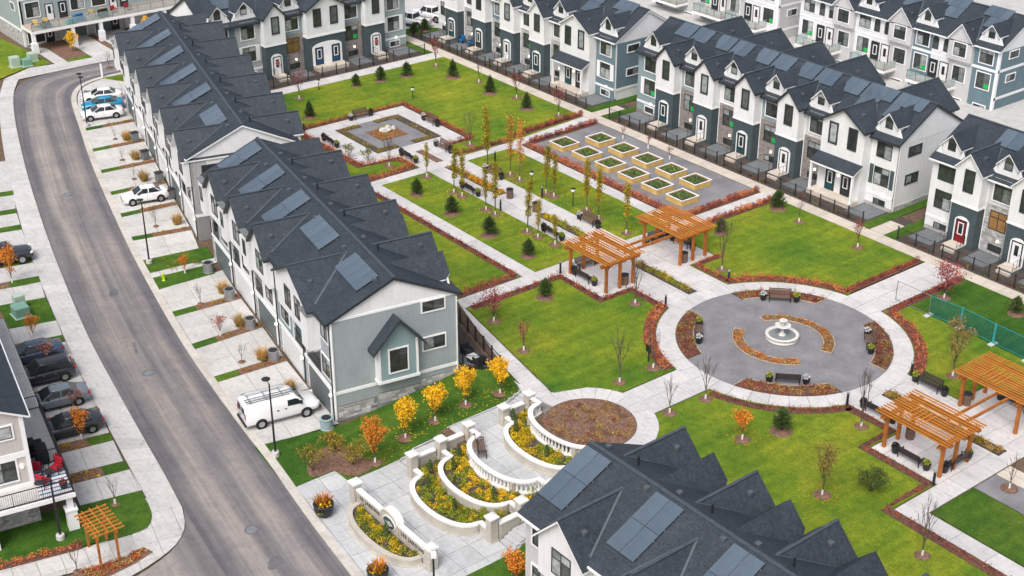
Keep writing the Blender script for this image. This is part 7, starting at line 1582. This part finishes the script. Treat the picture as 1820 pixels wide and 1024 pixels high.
border(RR(200.5,258), .95, .5, ['hedge_orange','hedge_red'], 'orange shrubs along the left rim of the round walk', 110)
border([(-13.6,6.95),(-13.55,3.8),(-9.7,3.8)], .75, .45, ['hedge_red','hedge_orange'], 'red shrubs edging the lawn at the right pergola', 80)
border(RR(159.5,102), .95, .5, ['hedge_orange','hedge_red'], 'orange shrubs along the far rim of the round walk', 110)
border([(-2.3,10.3),(-2.3,19.8)], .8, .45, ['hedge_red','hedge_dark'], 'dark red shrubs on the lawn edge by the walk to the houses', 90)
border([(2.15,19.6),(2.15,10.3)], .8, .45, ['hedge_red','hedge_dark'], 'dark red shrubs beside the walk by the mesh fence', 90)
border(RR(78,21), .95, .5, ['hedge_red','hedge_orange'], 'red shrubs along the right rim of the round walk', 90)
border(RR(282,339.5), .7, .42, ['hedge_red','hedge_dark'], 'scattered red shrubs along the near rim of the round walk', 45)
border([(9.7,-3.8),(13.55,-3.8),(13.6,-6.95),(19.1,-6.95),(19.1,-11.4),(45,-11.4)], .8, .3, ['hedge_red','hedge_dark'], 'dark mulch border with sparse red shrubs by the near pergola', 26)
border([(-44.6,9.85),(-21.6,9.85)], .85, .55, ['hedge_orange','hedge_red'], 'bright red shrub row along the planter yard', 130)
# individual red shrubs along the cross walks
sm = [cached(('rshrub',i), lambda i=i: leafblob(210,.34,.34,.3,.055,(0,0,.3),i+60).mesh('foliage',[MAT[['hedge_red','hedge_dark','hedge_orange'][i]]])) for i in range(3)]
def shrub_row(p, q, n, lab, ks=(0,1)):
    for i in range(n):
        t = i/(n-1); e = thing('red_shrub', '%s %s' % (ORD[n-1-i], lab), 'shrub', (p[0]+(q[0]-p[0])*t+random.uniform(-.08,.08), p[1]+(q[1]-p[1])*t, .03), random.uniform(0,6), lab[lab.index('in the row')-0:] and ('red shrubs ' + lab[lab.index('in the row'):]), random.uniform(.75,1.15)); link('foliage', sm[random.choice(ks)], e)
    fixn(wallmesh([p,q], .8, -.05, .04).build('mulch_strip', MAT['mulch_red'])); struct(COL.objects[-1])
shrub_row((-47.4,9.9),(-48.0,20), 15, 'dark red shrub from the house walk in the row above the planters'); shrub_row((-44.85,10.6),(-45.15,19.7), 14, 'dark red shrub from the house walk in the row between cross walk and planters')
shrub_row((-21.5,10.4),(-21.5,19.8), 14, 'red shrub from the house walk in the row ending the planter yard', (0,2)); shrub_row((-19.1,7.2),(-19.1,19.8), 18, 'red shrub from the house walk in the row behind the right pergola', (0,2))
# ---- planting beds
def bed(poly, n, h, mats, lab, z, s=.085, cl=None, seed=1, cat='flowers', name='bed_planting'):
    cl = cl or max(4, n//60); n = int(n*1.6); s *= .72
    rnd = random.Random(seed); xs = [p[0] for p in poly]; ys = [p[1] for p in poly]; C = []
    cl = cl or max(4, n//60)
    while len(C) < cl:
        x, y = rnd.uniform(min(xs),max(xs)), rnd.uniform(min(ys),max(ys))
        if inpoly(x, y, poly): C.append((x,y,rnd.uniform(.45,1.1),rnd.randrange(len(mats))))
    B = MB()
    for i in range(n):
        x, y, k_, m = rnd.choice(C); d = Vector((rnd.gauss(0,1),rnd.gauss(0,1),0))*.16
        if not inpoly(x+d.x, y+d.y, poly): continue
        leaf(B, (x+d.x, y+d.y, z+h*k_*rnd.uniform(0,1)*max(.25,1-d.length*1.6)), s*rnd.uniform(.6,1.3), rnd, m)
    stuff(B.build(name, [MAT[m] for m in mats]), lab, cat)
rc = lambda x0,x1,y0,y1: [(x0,y0),(x1,y0),(x1,y1),(x0,y1)]
for i, (a, b_) in enumerate(AXBEDS): bed(rc(a+.1,b_-.1,-.42,.42), int((b_-a)*260), .55, ['bed_yellow','bed_yellow','bed_olive','leaf_orange'] if i < 1 else ['bed_yellow','bed_olive','bed_green'] if i < 3 else ['bed_tan','bed_olive'], 'golden plants in the %s long bed on the park axis' % ['far','middle','near pergola','right edge'][i], .03, .075, int((b_-a)*5), i+1)
inset = lambda A, B, y0=.25, y1=.25: [(x*.95, y+y0) for x, y in A]+[(x*.95, y-y1) for x, y in B[::-1]]
bed(inset(W2,W3), 7200, .6, ['bed_yellow','bed_green','leaf_bush','bed_green'], 'yellow and green plants in the lowest garden bed', -1.12, .085, 85, 11)
bed(inset(W3,W4), 6800, .6, ['bed_yellow','bed_green','leaf_bush','bed_yellow','bed_green'], 'yellow and green plants in the second garden bed', -.72, .085, 80, 12)
bed(inset(W5,W6), 6000, .6, ['bed_yellow','bed_green','bed_yellow'], 'yellow plants in the top garden bed', -.08, .085, 70, 13)
bed([(x*.9, y+.2) for x, y in SB]+[(2.6,-37.0),(-3,-37.0)], 3600, .5, ['bed_green','bed_yellow','leaf_bush'], 'yellow-green plants in front of the name wall', -1.42, .08, 60, 14)
bed([(C2[0]+p[0]*.94, C2[1]+p[1]*.94) for p in arc(0,0,3.36,0,360,30)], 2600, .28, ['bed_tan','mulch','bed_olive','hedge_dark','bed_tan'], 'low faded plants in the mulched circle', .03, .07, 130, 15)
for i, (P, m) in enumerate(RB): bed(P, 1500 if i < 2 else 1300, .34, ['bed_tan','bronze'] if i < 2 else ['bed_olive','hedge_dark','bed_tan','hedge_red'], ['tan perennials in the far curved bed by the fountain','tan perennials in the near curved bed by the fountain','red and olive plants in the bed on the far rim of the plaza','red and olive plants in the bed on the right rim of the plaza','red and olive plants in the bed on the left rim of the plaza','red and olive plants in the bed on the near rim of the plaza'][i], .05, .075, 60, 30+i)
bed(rc(-58,-54.9,-1.45,1.75), 1500, .3, ['bed_tan','bronze','bed_olive'], 'tan plants round the boulder in the square court', .03, .075, 60, 40)
for i, r_ in enumerate((rc(-60.5,-59.7,1,4.2),rc(-60.5,-59.7,-3.7,-1),rc(-59.6,-53,3.3,4.2),rc(-53.1,-52.3,1,4.2),rc(-53.1,-52.3,-3.7,-1),rc(-59.6,-53,-3.7,-3.0))): bed(r_, 420, .3, ['bed_olive','leaf_bush','bed_tan'], 'olive edging plants on the %s of the square court' % ['far right edge','far left edge','right edge','near right edge','near left edge','left edge'][i], .02, .07, 26, 50+i)
for i, (a, q) in enumerate(STRIPS): 
    d = (q[0]-a[0], q[1]-a[1]); P = [(a[0]-.35,a[1]),(a[0]+.35,a[1]),(q[0]+.35,q[1]),(q[0]-.35,q[1])]; bed(P, 330, .3, ['bed_olive','bronze','bed_tan'], 'low autumn plants on the %s strip from the parking court' % ORD[i], ZS+.04, .07, 16, 70+i)
for i in range(0, len(LW)-2, 2):
    a, c = LW[i], LW[i+1]
    if i == 10: continue
    P = [(a[0][0]*.5+a[1][0]*.5,a[0][1]*.5+a[1][1]*.5),(c[0][0]*.5+c[1][0]*.5,c[0][1]*.5+c[1][1]*.5),c[1],a[1]]; bed(P, 240, .14, ['bed_tan','bed_yellow'], 'tan leaves on the %s mulch strip of the left driveways' % ORD[i//2], ZS+.04, .08, 16, 90+i)
bed([(-8.6,-49.9),(-8.0,-49.7),(-7.5,-51.5),(-7.4,-54),(-9,-54),(-8.6,-52)], 1500, .3, ['bronze','bed_tan','hedge_red'], 'rust-coloured plants in the corner bed by the trellis', ZS+.05, .08, 50, 120)
border([(-11.3,-52.9),(-12.3,-57.6),(-13,-60)], .7, .45, ['hedge_red','hedge_orange'], 'red shrubs along the corner lawn by the trellis', 90, 'mulch_red', 'shrub_border', ZS+.05)
bed([(-44.2,-28.2),(-43.4,-28),(-43.8,-31),(-46.6,-31)], 300, .35, ['leaf_green','bed_olive'], 'green shrubs on the grass strip by the side path', ZS+.04, .08, 14, 130)
for a, c in ((-76,-49.5),(-45,-10.6),(-6,20)): bed(rc(a,c,21.75,22.4), int((c-a)*26), .35, ['bed_olive','leaf_green','hedge_dark'], 'small shrubs along the fence of the %s east terrace' % ('far' if a < -70 else 'middle' if a < -40 else 'near'), -.02, .07, int((c-a)*1.2), int(abs(a)))
for e in PLN:
    b = leafblob(260,.92,.92,.12,.085,(0,0,.5),int(abs(e.location.x)*10)); b.build('plants', MAT['veg_green'], e)
def cypress(x, y, z, lab, s=1):
    def mk():
        rnd = random.Random(9); c = MB()
        for i in range(420): f_ = rnd.random(); a = rnd.uniform(0,6.28); r = .17*math.sin(PI*min(1,.12+f_*.88))**.7*rnd.uniform(.7,1); leaf(c, (r*math.cos(a), r*math.sin(a), f_*1.15), .055, rnd)
        return c.mesh('foliage',[MAT['needle']])
    e = thing('cypress', lab, 'shrub', (x,y,z), 0, 'small dark columnar cypresses in the garden beds', s); link('foliage', cached('cyp', mk), e); link('stem', cached('cyps', lambda: MB().tube((0,0,0),(0,0,.9),.03,.01,5).mesh('stem',[MAT['bark_dark']])), e)
for x, y, z, nm in ((-3.35,-31.3,-1.1,'in the lowest bed by the left pier'),(-2.0,-32.4,-1.1,'in the lowest bed, second from the left'),(1.3,-32.6,-1.1,'in the lowest bed, nearest the right pier'),(-3.0,-29.1,-.7,'in the second bed by the left pier'),(-2.2,-30.2,-.7,'in the second bed, second from the left'),(2.2,-30.1,-.7,'in the second bed near the white terrace'),(-3.7,-23.9,-.05,'in the top bed by the left pier'),(-2.5,-24.6,-.05,'in the top bed, second from the left'),(1.3,-24.9,-.05,'in the top bed near the white terrace'),(.3,-37.3,-1.4,'in front of the name wall')): cypress(x, y, z, 'small dark cypress ' + nm)
def clump(x, y, lab):
    def mk():
        rnd = random.Random(3); b = MB()
        for i in range(190):
            a = rnd.uniform(0,6.28); t = rnd.uniform(.05,.75); d = Vector((math.cos(a)*t,math.sin(a)*t,1)).normalized(); p = Vector((math.cos(a)*.14,math.sin(a)*.14,0)); L = rnd.uniform(.6,1.3); s = Vector((-math.sin(a),math.cos(a),0))*.022; b.add([p-s,p+s,p+d*L*.6+s*.9,p+d*L+Vector((0,0,-.05)),p+d*L*.6-s*.9],[(0,1,2,3,4)])
        return b.mesh('blades',[MAT['tan_grass']])
    e = thing('ornamental_grass', lab, 'grass', (x,y,ZS+.03), random.uniform(0,6), 'tan ornamental grasses by the garages', random.uniform(.85,1.15)); link('blades', cached('clump', mk), e); link('base_leaves', cached('clumpb', lambda: leafblob(160,.4,.4,.22,.09,(0,0,.22),8).mesh('base_leaves',[MAT['bed_olive']])), e)
for i, (x, y) in enumerate([(-52.6,-26.2),(-37.2,-29.4),(-31,-31.1),(-25,-32.3),(-19.6,-32.9)]): clump(x, y, 'tan grass clump by the garages, %s back from the van' % ['fifth','fourth','third','second','first'][i])
for i, (x, y) in enumerate([(-76,-20.8),(-70.2,-22.4),(-64.3,-24.2),(-59.1,-25.5)]): clump(x, y, 'tan grass clump at the upper left garages, %s from the parking court' % ORD[i])

# fallen leaves under and around the trees
rnd = random.Random(77); B = MB(); src = [(x,y,0,0) for x,y,h in A1+A2]+[(-39.25,3.44,0,1),(-37.7,3.4,0,1),(-16.2,-16.1,0,2),(-11,-17.1,0,2),(7.9,-12.8,0,1),(15.6,-13.4,0,1),(3.4,15.7,0,2),(-71.5,17.1,0,2),(-56.6,17.8,0,2),(-49.3,17.9,0,2),(-7.3,17.6,0,2),(11.6,5.8,0,1)]+[(-8.25,-30,1,0),(-8.2,-27.5,1,0),(-8.3,-24.7,1,0),(-7.8,-21.9,1,0),(-7.6,-33,1,1)]
for x, y, sl, m in src:
    for i in range(70):
        r_ = abs(rnd.gauss(0,1.1)); a = rnd.uniform(0,6.28); px_, py_ = x+r_*math.cos(a), y+r_*math.sin(a)
        if sl and px_ > -6.9: continue
        s = rnd.uniform(.03,.06); z = (zslope(px_,py_) if sl else 0)+.035; t = rnd.uniform(0,PI); cx, sx_ = math.cos(t)*s, math.sin(t)*s
        B.add([(px_-cx,py_-sx_,z),(px_+sx_,py_-cx,z+.01),(px_+cx,py_+sx_,z+.004),(px_-sx_,py_+cx,z+.012)],[(0,1,2,3)],m)
stuff(B.build('fallen_leaves', [MAT['leaf_yellow'],MAT['leaf_orange'],MAT['leaf_red']]), 'fallen leaves scattered under the park trees', 'leaves')
